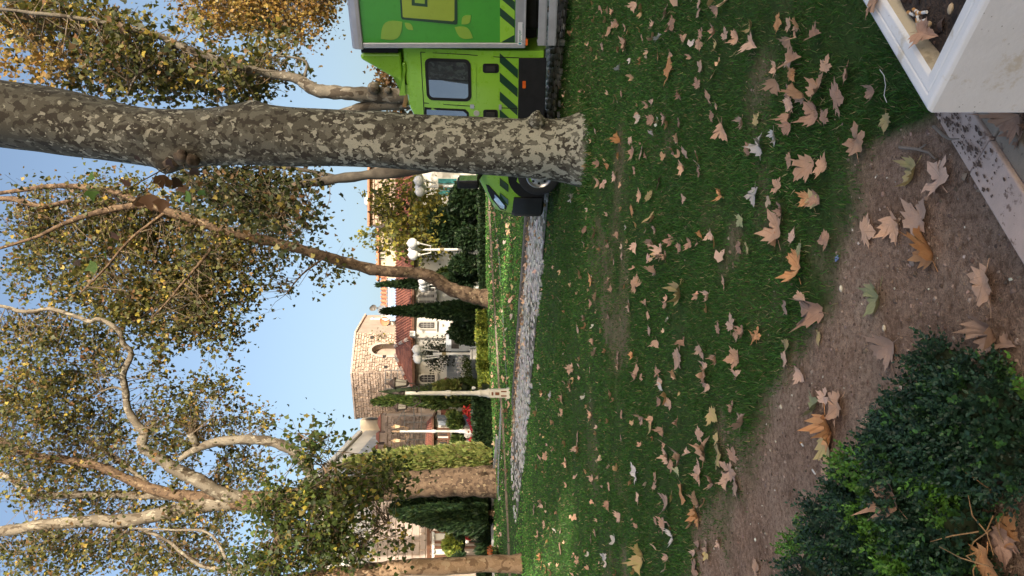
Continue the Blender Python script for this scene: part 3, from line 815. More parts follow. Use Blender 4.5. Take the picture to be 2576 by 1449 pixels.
# ================================================================== TREES
def barkmat(name, base, mid, dark, pale, sc=6.0, t_pale=0.56, t_mid=0.5, t_dark=0.58, stretch=0.75, mod=0.0, fade=0.0):
    m, N, L, b = newmat(name)
    co = coords(N)
    mp = N.new('ShaderNodeMapping'); mp.inputs['Scale'].default_value = (1, 1, stretch); L.new(co, mp.inputs['Vector'])
    v = mp.outputs[0]
    bign = noise(N, L, co, 1.3, 3)
    def layer(off, scale, th, soft=0.012, det=2.5, md=0.0):
        q = N.new('ShaderNodeMapping'); q.inputs['Location'].default_value = (off, off * 1.7, off * .3); L.new(v, q.inputs['Vector'])
        r = ramp(N, [(th, 0.0), (th + soft, 1.0)])
        src = noise(N, L, q.outputs[0], scale, det, 0.5, 0.4)
        if md > 0:
            ma = N.new('ShaderNodeMath'); ma.operation = 'MULTIPLY_ADD'; L.new(bign, ma.inputs[0]); ma.inputs[1].default_value = md; ma.inputs[2].default_value = -md * .5
            mb = N.new('ShaderNodeMath'); mb.operation = 'ADD'; L.new(ma.outputs[0], mb.inputs[0]); L.new(src, mb.inputs[1]); src = mb.outputs[0]
            if fade > 0:
                sz_ = N.new('ShaderNodeSeparateXYZ'); L.new(co, sz_.inputs[0])
                mc = N.new('ShaderNodeMath'); mc.operation = 'MULTIPLY_ADD'; L.new(sz_.outputs[2], mc.inputs[0]); mc.inputs[1].default_value = -fade; mc.inputs[2].default_value = fade * 2.6
                me_ = N.new('ShaderNodeMath'); me_.operation = 'ADD'; L.new(mc.outputs[0], me_.inputs[0]); L.new(src, me_.inputs[1]); src = me_.outputs[0]
        L.new(src, r.inputs[0]); return r.outputs[0]
    fine = ramp(N, [(0.3, (0.78, 0.78, 0.78)), (0.7, (1.2, 1.18, 1.14))]); L.new(noise(N, L, co, sc * 9, 5, 0.65), fine.inputs[0])
    c = mixc(N, L, layer(3, sc * .8, t_mid), base, mid)
    c = mixc(N, L, layer(11, sc, t_dark), c, dark)
    pl = layer(23, sc * 1.15, t_pale, md=mod)
    c = mixc(N, L, pl, c, pale)
    c2 = mixc(N, L, layer(37, sc * 2.1, t_pale + .06, md=mod * .6), c, pale)
    c2 = mixc(N, L, 1.0, c2, fine.outputs[0], 'MULTIPLY')
    L.new(c2, b.inputs['Base Color'])
    b.inputs['Roughness'].default_value = 0.85; b.inputs['Specular IOR Level'].default_value = 0.25
    hs = N.new('ShaderNodeMath'); hs.operation = 'SUBTRACT'
    L.new(noise(N, L, co, sc * 7, 5, 0.6), hs.inputs[0]); L.new(pl, hs.inputs[1])
    bump(N, L, b, hs.outputs[0], 0.8, 0.008)
    return m
BARK_NEAR = barkmat('plane_bark_mottled', (0.098, 0.092, 0.072), (0.150, 0.143, 0.115), (0.052, 0.045, 0.035), (0.36, 0.35, 0.285), 10.5, .575, .53, .54, .85, .4, .014)
BARK_FAR = barkmat('plane_bark_pale', (0.165, 0.142, 0.112), (0.215, 0.19, 0.152), (0.095, 0.076, 0.056), (0.31, 0.285, 0.232), 3.2, .6, .5, .58, .6)
BARK_SHADED = barkmat('plane_bark_shaded', (0.13, 0.112, 0.088), (0.17, 0.15, 0.12), (0.075, 0.06, 0.045), (0.27, 0.245, 0.2), 3.6, .62, .5, .56, .6)  # darker copy of the pale bark, with the tree's shade put in
BARK_BROWN = barkmat('plane_bark_brown', (0.13, 0.088, 0.058), (0.17, 0.118, 0.078), (0.075, 0.05, 0.034), (0.25, 0.19, 0.12), 5.5, .64, .52, .54, .9)
TWIG = basic('twig_bark', (0.10, 0.075, 0.05), (0.16, 0.12, 0.08), 8, .85)
LEAVES = leafmat('plane_tree_leaves', 0.32, 0.5)

def limb_pts(pts):
    """(dx, dy, depth, radius px) -> smooth world points and radii"""
    W = [P(a, b, d) for a, b, d, r in pts]; Rr = [r * d / F for a, b, d, r in pts]
    out, ro = [], []
    n = len(W)
    for i in range(n - 1):
        p0, p1, p2, p3 = W[max(i - 1, 0)], W[i], W[i + 1], W[min(i + 2, n - 1)]
        for j in range(5):
            t = j / 5
            out.append(0.5 * ((2 * p1) + (p2 - p0) * t + (2 * p0 - 5 * p1 + 4 * p2 - p3) * t * t + (3 * p1 - p0 - 3 * p2 + p3) * t ** 3))
            ro.append(Rr[i] * (1 - t) + Rr[i + 1] * t)
    out.append(W[-1]); ro.append(Rr[-1])
    return out, ro
def wood(name, limbs, mat, parent, seg=14, knob=0.06, knots=()):
    """one continuous-looking wood mesh from several limbs, uneven skin"""
    m = MB()
    skel = []
    for li, pts in enumerate(limbs):
        o, r = limb_pts(pts)
        for i, p in enumerate(o): skel.append((p, r[i]))
        rr = [r[i] * (1 + knob * sin(i * 1.9 + li * 2.3) + knob * random.uniform(-.6, .6)) for i in range(len(r))]
        m.tube(o, rr, seg)
    for c, rad in knots: m.sphere(c, rad, 10, 7)
    me = m.mesh(name, True)
    V = np.empty(len(me.vertices) * 3, np.float32); me.vertices.foreach_get('co', V); V = V.reshape(-1, 3)
    nz = (vnoise(V[:, 0] * 3 + V[:, 2] * 2.3, V[:, 1] * 3 - V[:, 2] * 1.7, 1.0, 3) - .5)
    V += np.stack([nz, nz * .6, nz * 0], 1) * 0.05
    me.vertices.foreach_set('co', V.ravel()); me.update()
    return obj(name, me, mat, parent), skel
# leaf with three main points, base at origin, length 1 along +y, slightly folded
LT = np.array([(0, 0, 0), (.30, .06, .05), (.56, .34, .09), (.27, .52, .06), (0, 1.0, -.03), (-.27, .52, .06), (-.56, .34, .09), (-.30, .06, .05)])
LF = np.array([(0, 1, 2), (0, 2, 3), (0, 3, 4), (0, 4, 5), (0, 5, 6), (0, 6, 7)])
PAL_OLIVE = ([(0.085, 0.092, 0.024), (0.145, 0.135, 0.036), (0.052, 0.062, 0.022), (0.38, 0.29, 0.06), (0.23, 0.135, 0.06), (0.15, 0.095, 0.045)], [5, 4.5, 4, 1.3, 1.1, 1.2])
PAL_GOLD = ([(0.36, 0.235, 0.06), (0.27, 0.155, 0.05), (0.16, 0.12, 0.035), (0.42, 0.30, 0.08)], [4, 4, 2, 2])
PAL_BROWN = ([(0.22, 0.125, 0.055), (0.30, 0.16, 0.07), (0.12, 0.09, 0.035), (0.10, 0.07, 0.03)], [3, 2, 3, 2])
PAL_GREEN = ([(0.062, 0.092, 0.020), (0.095, 0.12, 0.026), (0.04, 0.062, 0.016), (0.32, 0.26, 0.045), (0.15, 0.12, 0.03)], [5, 4, 4, 1.4, 1])
DENS = 1.38
def crown(parent, blobs, skel, pal, size, twigs=True, per=24, spread=0.42, tight=1.0):
    """blobs: (dx, dy, rdx, rdy, depth, rdepth, leaves per 1000 px2 of photo[, palette])"""
    T, Rm, Cc = [], [], []
    tw = MB()
    SP = np.array([tuple(p) for p, r in skel]) if skel else None
    for bl in blobs:
        dx, dy, rx, ry, d, rd, den = bl[:7]
        pl = bl[7] if len(bl) > 7 else pal
        n = max(20, int(pi * rx * ry * den * DENS / 1000.0)); nc = max(3, n // per)
        u = rng.normal(size=(nc, 3)); u /= np.linalg.norm(u, axis=1)[:, None]; u *= (rng.uniform(0.05, 1, nc) ** (1 / 3))[:, None]
        # uneven outline: push clumps by noise
        u *= (0.82 + 0.36 * rng.uniform(0, 1, nc))[:, None]
        dep = d + u[:, 2] * rd
        cx, cy = dx + u[:, 0] * rx, dy + u[:, 1] * ry
        cen = np.stack([(CY - cy) * dep / F, dep, CAMH - (cx - HZ) * dep / F], 1)
        cnt = rng.poisson(per * rng.uniform(0.4, 1.6, nc))
        for c, q in zip(cen, cnt):
            if q < 2: continue
            sp = spread * rng.uniform(0.6, 1.7)
            # leaves strung along a drooping spray
            ax = rng.normal(size=3); ax[2] = -abs(ax[2]) * .5; ax /= np.linalg.norm(ax)
            along = rng.uniform(-1, 1, q)
            pts = c + ax * (along * sp * 1.2)[:, None] + rng.normal(0, sp * .42 * tight, (q, 3))
            T.append(pts); Cc.append(palette(q, *pl) * rng.uniform(0.72, 1.25))
            if twigs:
                a, b = Vector(c - ax * sp), Vector(c + ax * sp)
                if SP is not None:
                    dd = np.linalg.norm(SP - c, axis=1); j = int(rng.choice(np.argsort(dd)[:14])); o_ = Vector(SP[j])
                    mid = (o_ + Vector(c)) / 2 + Vector(rng.normal(0, .12, 3)) * min(1.5, dd[j])
                    if dd[j] < 2.4: tw.tube([o_, mid, Vector(c)], [.016, .011, .006], 3, cap=False)
                tw.tube([a, Vector(c), b], [.006, .005, .003], 3, cap=False)
    T = np.concatenate(T); n = len(T); Cc = np.concatenate(Cc)
    s = size * .93 * rng.uniform(0.45, 1.3, n)
    R = rot_rand(n, 2.2) * s[:, None, None]
    o = scatter('crown', LT, LF, R, T, Cc, LEAVES, parent)
    if twigs and tw.v: tw.build('twigs', TWIG, parent)
    return o, n

# ---- unseen building added behind the viewer so its shade covers the lawn
shade_mat = basic('unseen_building_stone', (0.42, 0.36, 0.29), (0.33, 0.28, 0.22), 1.2, 0.85, 0.2, 30)
sb = thing('unseen_shade_building', 'tall unseen stone building added behind the viewer to shade the lawn', 'building', (40, -42, 0))
tops = [(11.5, 22.6, 26.4), (22.6, 26.5, 18.3), (26.5, 33.5, 26.3), (33.5, 37.1, 22.6), (37.1, 80, 26.8)]  # roof notches and short left end shaped for sun streaks and sky light
for x0, x1, h in tops:
    MB().box(((x0 + x1) / 2, -42.0, h / 2 - 2.4), (x1 - x0 - .004, 4.0, h + 4.8)).build('wall', shade_mat, sb)
for i in range(15):
    for j in range(4):
        MB().box((14 + i * 4.1, -39.96, 3.2 + j * 5), (1.5, .06, 2.4)).build('window', basic('dark_pane', (.03, .035, .04), None, 3, .1) if i + j == 0 else bpy.data.materials['dark_pane'], sb)

# ---- big mottled trunk close by
bt_prof = [(-260, 165, 345), (-120, 180, 355), (0, 200, 370), (100, 213, 380), (200, 232, 392), (300, 258, 405), (380, 272, 418), (420, 273, 422), (500, 272, 415), (560, 268, 410), (620, 258, 410), (680, 262, 412), (750, 270, 415), (850, 275, 415), (950, 280, 422), (1050, 290, 430), (1150, 295, 437), (1250, 298, 442), (1330, 300, 448), (1400, 300, 452), (1440, 291, 458), (1465, 282, 466), (1490, 270, 474)]
D0 = 10.0
bp_ = np.array(bt_prof, float)
big = thing('plane_tree', 'thick mottled grey and cream plane tree trunk standing before the green truck', 'tree', P(1470, 372, D0))
nr_, ns_ = 150, 72
dxs = np.linspace(1490, -260, nr_)
top_ = np.interp(dxs, bp_[:, 0], bp_[:, 1]); bot_ = np.interp(dxs, bp_[:, 0], bp_[:, 2])
def smooth(a, k=5):
    p = np.pad(a, k, mode='edge'); ker = np.ones(2 * k + 1) / (2 * k + 1); return np.convolve(p, ker, 'valid')
top_, bot_ = smooth(top_, 3), smooth(bot_, 3)
cyc, rad_ = (top_ + bot_) / 2, (bot_ - top_) / 2
rad_m = rad_ * D0 / F
knobs = [(1350, 300, .10, .10), (425, 415, .13, .16), (480, 405, .10, .1), (590, 300, .05, .12), (380, 350, .05, .12), (470, 400, .08, .08), (640, 260, .05, .16), (540, 305, .045, .05)]
V = []
for i in range(nr_):
    X0, Z0 = (CY - cyc[i]) * D0 / F, CAMH - (dxs[i] - HZ) * D0 / F
    for k_ in range(ns_):
        a = 2 * pi * k_ / ns_
        r = rad_m[i]
        nx, ny = cos(a), sin(a)
        r = r * (1 + .035 * sin(3 * a + Z0 * .9) + .02 * sin(5 * a - Z0 * 1.7) + .03 * (float(vnoise(nx * 2.2 + 5, Z0 * 2.6 + ny * 2.2, 1.0, 9)) - .5))
        hg = max(0.0, Z0 - .50); r *= 1 + .13 * math.exp(-hg / .16) * (.6 + .4 * sin(4 * a + .2)) + .05 * math.exp(-hg / .07) * (.5 + .5 * sin(9 * a + 2))
        for kx, ky, amp, sg in knobs:
            kX, kZ = (CY - ky) * D0 / F, CAMH - (kx - HZ) * D0 / F
            off = kX - X0
            ka = math.acos(max(-.98, min(.98, off / rad_m[i])))
            dang = (a + ka + pi) % (2 * pi) - pi            # facing the viewer: negative y side
            dd = (dang * rad_m[i]) ** 2 + (Z0 - kZ) ** 2
            r += amp * math.exp(-dd / (2 * (sg * .62) ** 2))
        V.append((X0 + r * nx, D0 + .05 + r * ny, Z0))
V = np.array(V)
ii, kk = np.meshgrid(np.arange(nr_ - 1), np.arange(ns_), indexing='ij')
q0 = ii * ns_ + kk; q1 = ii * ns_ + (kk + 1) % ns_
Fq = np.stack([q0, q1, q1 + ns_, q0 + ns_], -1).reshape(-1, 4)
obj('trunk', np_mesh('trunk', V, Fq, None, True), BARK_NEAR, big)
BURR = basic('burr_bark', (.15, .115, .085), (.06, .042, .03), 14, .95, .8, 60)
for bi, (bx, by, br, bd) in enumerate(((1350, 300, .085, 9.74), (428, 412, .085, 9.86), (480, 402, .085, 9.84), (455, 392, .07, 9.76), (548, 303, .05, 9.68))):
    c = P(bx, by, bd); m = MB(); m.sphere((0, 0, 0), 1, 18, 12); me = m.mesh('burr', True)
    for v in me.vertices:
        f = .75 + .6 * float(vnoise(v.co.x * 2.4 + bi * 7, v.co.z * 2.4 + v.co.y * 1.9, 1.0, bi)) + .2 * float(vnoise(v.co.x * 7, v.co.z * 7 + v.co.y * 5, 1.0, bi + 3))
        v.co = c + v.co * (br * f)
    obj('burr', me, BURR if bi in (1, 2, 3) else BARK_NEAR, big)
# limbs above the picture, and the crown they carry
o_, sk = wood('limb', [[(-240, 255, 10, 88), (-420, 190, 9.6, 60), (-700, 60, 9, 40), (-1000, -160, 8.5, 24)], [(-240, 255, 10, 88), (-450, 330, 10.4, 56), (-800, 480, 11, 36), (-1150, 640, 11.5, 20)]], BARK_NEAR, big, 16)
# shoots and hanging leaves from the burr on the trunk
tw = MB()
for pl in ([(430, 415, 9.55, 2.2), (330, 470, 9.3, 1.8), (240, 515, 9.1, 1.4), (120, 548, 9.0, 1.0), (0, 578, 8.9, .8)],
           [(430, 420, 9.55, 1.6), (390, 470, 9.3, 1.3), (330, 500, 9.2, 1.0), (250, 480, 9.2, .7), (60, 482, 9.1, .6)],
           [(400, 430, 9.5, 1.4), (330, 520, 9.2, 1.0), (240, 600, 9.1, .7)],
           [(460, 415, 9.5, 1.3), (480, 450, 9.4, 1.0), (500, 470, 9.3, .7)],
           [(300, 480, 9.25, .9), (315, 530, 9.2, .7), (330, 580, 9.2, .5)]):
    o, r = limb_pts(pl); tw.tube(o, [x * .8 for x in r], 5)
tw.build('shoot', TWIG, big)
spots = [(225, 440, 'g', 17), (228, 475, 'g', 22), (245, 668, 'g', 22), (268, 650, 'g', 16), (480, 490, 'g', 22), (500, 480, 'g', 16), (400, 440, 'b', 26), (330, 465, 'b', 22), (370, 490, 'b', 30), (410, 500, 'b', 26), (450, 450, 'd', 22), (470, 475, 'b', 20), (430, 470, 'b', 20), (300, 500, 'b', 22), (260, 505, 'd', 20), (295, 590, 'b', 20), (325, 655, 'd', 22), (180, 650, 'd', 16), (190, 655, 'd', 14), (350, 520, 'b', 22), (420, 400, 'd', 18), (350, 395, 'd', 12), (480, 425, 'd', 20)]
nl = len(spots)
T = np.array([tuple(P(a, b, 9.15 + .2 * random.random())) for a, b, c_, s in spots])
colr = {'g': (.13, .24, .06), 'b': (.16, .085, .05), 'd': (.055, .035, .028)}
R = rot_rand(nl, 1.2) 
flip = Matrix.Rotation(radians(80), 3, 'X')
R = np.einsum('ij,njk->nik', np.array(flip), R) * np.array([s * 9.2 / F * 1.55 for *_, s in spots])[:, None, None]
scatter('crown', LT, LF, R, T, np.array([colr[c_] for *_, c_, s in spots]), LEAVES, big)

# ---- leaning tree beyond the far kerb
tC = thing('plane_tree', 'leaning plane tree with a bent brown trunk rising beyond the far lawn', 'tree', G(1227, 750))
dC = G(1227, 750).y
def dz(l, k=1.0): return [(a, b, d, r * k) for a, b, d, r in l]
limbsC = [[(1232, 751, dC, 27), (1210, 748, dC, 21), (1180, 742, dC, 18.5), (1130, 725, dC, 17.5), (1085, 697, dC, 17), (1040, 686, dC, 14), (950, 680, dC - .6, 14), (870, 660, dC - 1.2, 13.5), (800, 640, dC - 1.8, 13), (700, 612, dC - 2.3, 12.5), (600, 590, dC - 2.8, 12.5), (500, 558, dC - 3.2, 12), (430, 535, dC - 3.5, 11), (370, 517, dC - 3.7, 10), (275, 528, dC - 4, 8), (176, 556, dC - 4.4, 6), (80, 600, dC - 5, 4), (-60, 640, dC - 5.5, 3)],
          [(400, 526, dC - 3.6, 9), (330, 500, dC - 3.2, 7.5), (282, 482, dC - 3, 7), (176, 468, dC - 2.5, 7), (106, 470, dC - 2.3, 6), (0, 485, dC - 2, 5), (-120, 490, dC - 1.6, 4)],
          [(176, 505, dC - 3, 4), (100, 520, dC - 3.2, 7), (46, 502, dC - 3.3, 7), (0, 500, dC - 3.4, 6), (-100, 500, dC - 3.5, 5)],
          [(560, 580, dC - 3, 5), (520, 640, dC - 4, 4), (470, 700, dC - 5, 3.2), (420, 760, dC - 6, 2.4), (380, 800, dC - 6.5, 1.6)],
          [(760, 628, dC - 2, 5), (700, 560, dC - 1, 4), (640, 520, dC, 3.2), (560, 480, dC + 1, 2.4)],
          [(420, 532, dC - 3.5, 4), (330, 600, dC - 4.5, 3.4), (260, 680, dC - 5.5, 2.6), (200, 740, dC - 6, 1.6)],
          [(820, 645, dC - 1.7, 3), (760, 690, dC - 2.5, 2.2), (720, 740, dC - 3, 1.4)]]
_, skC = wood('trunk', limbsC, BARK_BROWN, tC, 14)
q = dC - 1.6
crown(tC, [(200, 560, 150, 110, q, 2.5, 40), (330, 560, 140, 110, q, 2.5, 52), (460, 620, 150, 120, q, 2.5, 56), (300, 700, 150, 100, q - 1, 2.5, 52), (430, 770, 150, 85, q - 1.5, 2.2, 58), (560, 690, 110, 85, q - 1, 2, 56), (540, 800, 80, 50, q - 2, 1.6, 40), (620, 560, 90, 60, q + 2, 2, 48), (700, 560, 80, 60, q + 2, 2, 40), (680, 650, 60, 50, q, 1.5, 26), (770, 690, 110, 60, q + 1, 1.8, 11), (850, 650, 70, 50, q + 2, 1.2, 7), (70, 530, 80, 90, q, 2.5, 13), (100, 700, 120, 60, q - 1, 2, 18), (400, 870, 60, 40, q - 2, 1.5, 34), (220, 800, 110, 50, q - 2, 1.6, 34), (90, 620, 100, 90, q, 2, 24), (560, 850, 60, 40, q - 2, 1.3, 26), (640, 780, 50, 40, q - 1, 1.2, 20)], skC, PAL_OLIVE, .185, per=20, spread=.5)

# ---- dark-stemmed tree hidden by the big trunk
tE = thing('plane_tree', 'dark plane tree limb showing on the left of the big mottled trunk', 'tree', P(1272, 392, 22))
limbsE = [[(1290, 392, 22, 20), (1150, 402, 22, 17), (1015, 430, 22, 15), (930, 440, 22, 13), (830, 453, 22, 12), (760, 464, 22, 10), (700, 485, 22, 8), (650, 505, 22, 5), (560, 520, 22, 3)],
          [(860, 450, 22, 6), (780, 430, 22.5, 5), (700, 420, 23, 4), (600, 425, 23, 3)],
          [(760, 464, 22, 5), (720, 510, 21.5, 3), (690, 560, 21, 2)]]
_, skE = wood('trunk', limbsE, basic('dark_bark', (.10, .085, .065), (.055, .045, .035), 5, .9, .4, 30), tE, 12)
crown(tE, [(690, 500, 95, 65, 22, 1.8, 46), (590, 470, 100, 50, 22.5, 2, 50), (750, 560, 60, 40, 21.5, 1.5, 30), (500, 460, 90, 40, 22.5, 2, 40), (770, 450, 40, 30, 22, 1, 20)], skE, ([(0.055, 0.06, 0.018), (0.04, 0.05, 0.016), (0.20, 0.16, 0.04), (0.12, 0.07, 0.03)], [5, 5, 1.5, 1.5]), .16, per=18)

# ---- tree behind the truck
tD = thing('plane_tree', 'pale forked plane tree rising behind the cab roof of the truck', 'tree', P(1275, 245, 21))
limbsD = [[(1290, 246, 21, 22), (1040, 242, 21, 19), (960, 240, 21, 20), (900, 238, 21, 18), (850, 233, 21, 16), (800, 228, 21, 17), (765, 208, 21, 15), (740, 196, 21, 12), (690, 188, 21, 10.5), (620, 172, 20.6, 9.5), (560, 155, 20.2, 9), (480, 126, 20, 9), (430, 106, 20, 9), (380, 84, 19.8, 7.5), (300, 68, 19.6, 6), (260, 55, 19.5, 5), (150, 40, 19.2, 5), (60, 30, 19, 4), (-80, 10, 19, 3)],
          [(1040, 258, 21.2, 17), (960, 262, 21.2, 16), (900, 275, 21.2, 13), (820, 300, 21.4, 11), (700, 330, 21.8, 8), (560, 350, 22, 6)],
          [(765, 205, 21, 6), (768, 185, 21, 4), (772, 160, 20.9, 3.4), (752, 148, 20.8, 3), (700, 140, 20.6, 2)],
          [(440, 108, 20, 5), (410, 130, 19.8, 4.5), (380, 165, 19.6, 4), (345, 190, 19.4, 3.4), (320, 240, 19.2, 2.6)],
          [(330, 75, 19.7, 5), (290, 40, 19.5, 4), (300, 15, 19.4, 3)]]
_, skD = wood('trunk', limbsD, BARK_SHADED, tD, 14, knots=[(P(940, 222, 20.7), .17), (P(975, 228, 20.7), .1)])
crown(tD, [(110, 40, 130, 70, 21.5, 2, 42), (280, 100, 150, 80, 20.4, 2, 38), (380, 190, 130, 50, 21.5, 1.6, 40), (240, 200, 120, 45, 21.5, 1.6, 30), (520, 180, 120, 60, 21, 1.8, 40), (640, 190, 80, 50, 22.2, 1.5, 38), (700, 130, 70, 40, 22, 1.5, 26), (560, 245, 90, 25, 21.5, 1.4, 36), (110, 150, 110, 45, 21, 1.6, 22, PAL_GOLD), (480, 50, 60, 30, 21, 1.5, 12), (20, 110, 60, 70, 21, 1.5, 18, PAL_GOLD), (770, 190, 40, 30, 21.6, 1, 12)], skD, PAL_OLIVE, .16, per=18)
crown(tD, [(985, 205, 45, 40, 23.5, 1, 46, PAL_BROWN), (1010, 270, 35, 40, 23.5, 1, 46, PAL_BROWN), (960, 175, 40, 28, 23.5, 1, 22, PAL_BROWN)], skD, PAL_BROWN, .14, twigs=False, per=14, spread=.3)

# ---- golden tree far right
tF = thing('plane_tree', 'sunlit golden tree filling the sky above the truck box', 'tree', P(1225, -60, 28))
_, skF = wood('trunk', [[(1235, -60, 28, 16), (1000, -50, 28, 12), (800, -20, 28, 9), (650, 10, 28, 6), (520, 20, 28, 3)], [(900, -40, 28, 7), (760, 40, 28, 4), (680, 70, 27.6, 2)], [(800, -20, 28, 6), (640, -60, 28, 3), (500, -80, 28, 2)]], BARK_FAR, tF, 10)
crown(tF, [(560, 20, 110, 70, 28, 2.5, 85), (700, 20, 120, 75, 28, 2.5, 85), (800, 0, 60, 60, 28, 2, 70), (660, -80, 190, 80, 28, 3, 60), (760, 80, 60, 30, 27.4, 1.6, 50), (700, -200, 180, 90, 28, 3, 45), (480, -120, 150, 100, 28, 3, 45)], skF, PAL_GOLD, .135, per=26, spread=.45)

# ---- left big tree with many limbs
gA = G(1247, 1210); dA = gA.y
tA = thing('plane_tree', 'many limbed plane tree with a thick brown trunk beside the pale cypress', 'tree', gA)
limbsA = [[(1252, 1211, dA, 45), (1235, 1211, dA, 41), (1180, 1212, dA, 37), (1100, 1215, dA, 35), (1040, 1219, dA, 34), (950, 1228, dA, 32), (860, 1242, dA, 30), (750, 1254, dA, 27), (680, 1258, dA, 25), (600, 1260, dA, 25), (540, 1256, dA, 20), (433, 1244, dA, 14), (343, 1215, dA, 12), (252, 1175, dA, 11), (162, 1157, dA, 10), (72, 1143, dA, 9), (0, 1107, dA, 8), (-100, 1080, dA, 6)],
          [(640, 1260, dA, 20), (552, 1240, dA - .3, 17), (505, 1211, dA - .5, 17), (451, 1186, dA - .7, 16), (397, 1150, dA - .9, 14), (357, 1121, dA - 1.1, 13), (364, 1089, dA - 1.2, 12), (346, 1071, dA - 1.3, 11), (321, 1027, dA - 1.5, 9), (316, 980, dA - 1.7, 8.5), (310, 940, dA - 1.9, 8), (330, 890, dA - 2.1, 7), (310, 863, dA - 2.2, 6.5), (296, 828, dA - 2.4, 6), (247, 803, dA - 2.6, 5.5), (219, 807, dA - 2.8, 5), (134, 777, dA - 3, 5), (70, 785, dA - 3.2, 5), (0, 770, dA - 3.4, 4), (-80, 760, dA - 3.6, 3)],
          [(800, 1246, dA, 14), (775, 1180, dA - .6, 14), (739, 1136, dA - 1, 13.5), (685, 1113, dA - 1.2, 13), (613, 1106, dA - 1.4, 12.5), (541, 1114, dA - 1.5, 11.5), (487, 1132, dA - 1.6, 9), (451, 1157, dA - 1.7, 6)],
          [(500, 1128, dA - 1.5, 9), (487, 1105, dA - 1.7, 10), (478, 1092, dA - 1.8, 9)],
          [(500, 1252, dA, 12), (469, 1251, dA + .3, 10), (361, 1247, dA + .5, 9.5), (252, 1244, dA + .6, 9), (126, 1247, dA + .7, 9), (72, 1244, dA + .8, 8), (36, 1211, dA + .9, 7), (0, 1190, dA + 1, 6), (-80, 1160, dA + 1, 5)],
          [(600, 1262, dA, 20), (523, 1271, dA - .2, 18), (433, 1287, dA - .4, 17), (325, 1309, dA - .6, 16), (216, 1312, dA - .8, 15), (108, 1320, dA - 1, 14), (0, 1338, dA - 1.2, 13), (-120, 1350, dA - 1.4, 11)],
          [(380, 1225, dA, 7), (300, 1160, dA + .6, 6.5), (220, 1110, dA + 1, 6), (140, 1070, dA + 1.2, 5), (100, 1030, dA + 1.4, 4)],
          [(592, 1455, dA - 3, 5), (534, 1348, dA - 2.6, 3.4), (469, 1334, dA - 2.4, 3), (332, 1330, dA - 2, 2)],
          [(600, 1440, dA - 2, 6), (500, 1420, dA - 1.8, 5), (420, 1360, dA - 1.5, 4), (350, 1330, dA - 1.2, 4)],
          [(320, 985, dA - 1.7, 4), (290, 975, dA - 2, 3), (255, 985, dA - 2.2, 2)], [(316, 960, dA - 1.8, 4), (285, 945, dA - 2, 3), (262, 950, dA - 2.1, 2)]]
_, skA = wood('trunk', limbsA[:1], BARK_BROWN, tA, 20)  # lower trunk in darker bark than the limbs; dimmer light put into its colour
_, skA2 = wood('limb', [l for l in limbsA[1:]], BARK_FAR, tA, 14)
skA = skA + skA2
crown(tA, [(60, 870, 95, 80, dA - 3 + 1.3, 2, 40), (110, 990, 120, 80, dA - 1.5 + 1.3, 2, 44), (270, 900, 70, 50, dA - 2.5 + 1.3, 1.6, 40), (60, 1110, 100, 90, dA, 2, 40), (230, 1070, 110, 70, dA - .5 + 1.3, 2, 46), (140, 1210, 140, 80, dA + .8, 2, 40), (300, 1140, 100, 60, dA - .5 + 1.3, 1.6, 30), (120, 1390, 150, 80, dA - 1 + 1.3, 2.5, 48), (330, 1390, 140, 75, dA - 1 + 1.3, 2.2, 48), (300, 1270, 150, 60, dA + 1.4, 1.6, 30), (440, 1100, 80, 60, dA - 1.8 + 1.3, 1.4, 46), (540, 1060, 90, 60, dA - 1.5 + 1.3, 1.5, 40), (560, 970, 60, 40, dA - 2 + 1.3, 1, 28), (610, 1170, 90, 55, dA - 1 + 1.3, 1.4, 42), (650, 1060, 40, 40, dA - 1.5 + 1.3, 1, 32), (500, 1320, 100, 60, dA - 1.5 + 1.3, 1.6, 40), (430, 1190, 80, 40, dA + .8, 1.2, 26), (510, 1420, 110, 50, dA - 2 + 1.3, 1.5, 44), (400, 930, 50, 30, dA - 2.2 + 1.3, 1, 26), (190, 870, 110, 50, dA - 1, 1.4, 36), (470, 1000, 70, 45, dA - .6, 1.2, 34), (390, 1030, 60, 50, dA - .5, 1.2, 36), (560, 1230, 80, 40, dA + 1.2, 1, 30), (200, 960, 100, 50, dA, 1.4, 34), (40, 990, 60, 70, dA, 1.4, 30)], skA, PAL_OLIVE, .165, per=18)

# ---- slim sunlit trunk at the edge, with low dark foliage
gB = G(1312, 1417); dB = gB.y
tB = thing('plane_tree', 'slim sunlit orange trunk at the left edge of the lawn', 'tree', gB)
limbsB = [[(1318, 1417, dB, 27), (1300, 1417, dB, 23), (1200, 1420, dB, 20), (1100, 1425, dB, 21), (1000, 1430, dB, 20), (900, 1440, dB, 19), (800, 1452, dB, 18), (650, 1475, dB, 16), (450, 1500, dB, 14), (250, 1540, dB, 11), (50, 1580, dB, 8)],
          [(820, 1450, dB, 7), (800, 1400, dB - .5, 5), (830, 1330, dB - .9, 4), (850, 1250, dB - 1.2, 3), (840, 1170, dB - 1.4, 2)],
          [(880, 1442, dB, 6), (900, 1390, dB - .4, 4), (940, 1340, dB - .6, 3), (980, 1310, dB - .8, 1.6)],
          [(700, 1468, dB, 7), (690, 1400, dB - .6, 5), (700, 1330, dB - 1, 4), (690, 1250, dB - 1.3, 2.4)],
          [(850, 1250, dB - 1.2, 2), (790, 1130, dB - 1.4, 1.6), (750, 1090, dB - 1.5, 1)]]
_, skB = wood('trunk', limbsB, barkmat('plane_bark_orange', (.29, .195, .12), (.35, .24, .155), (.18, .115, .07), (.40, .30, .2), 4.5, .62, .5, .58, .8), tB, 16, knots=[(P(1170, 1404, dB - .1), .05)])
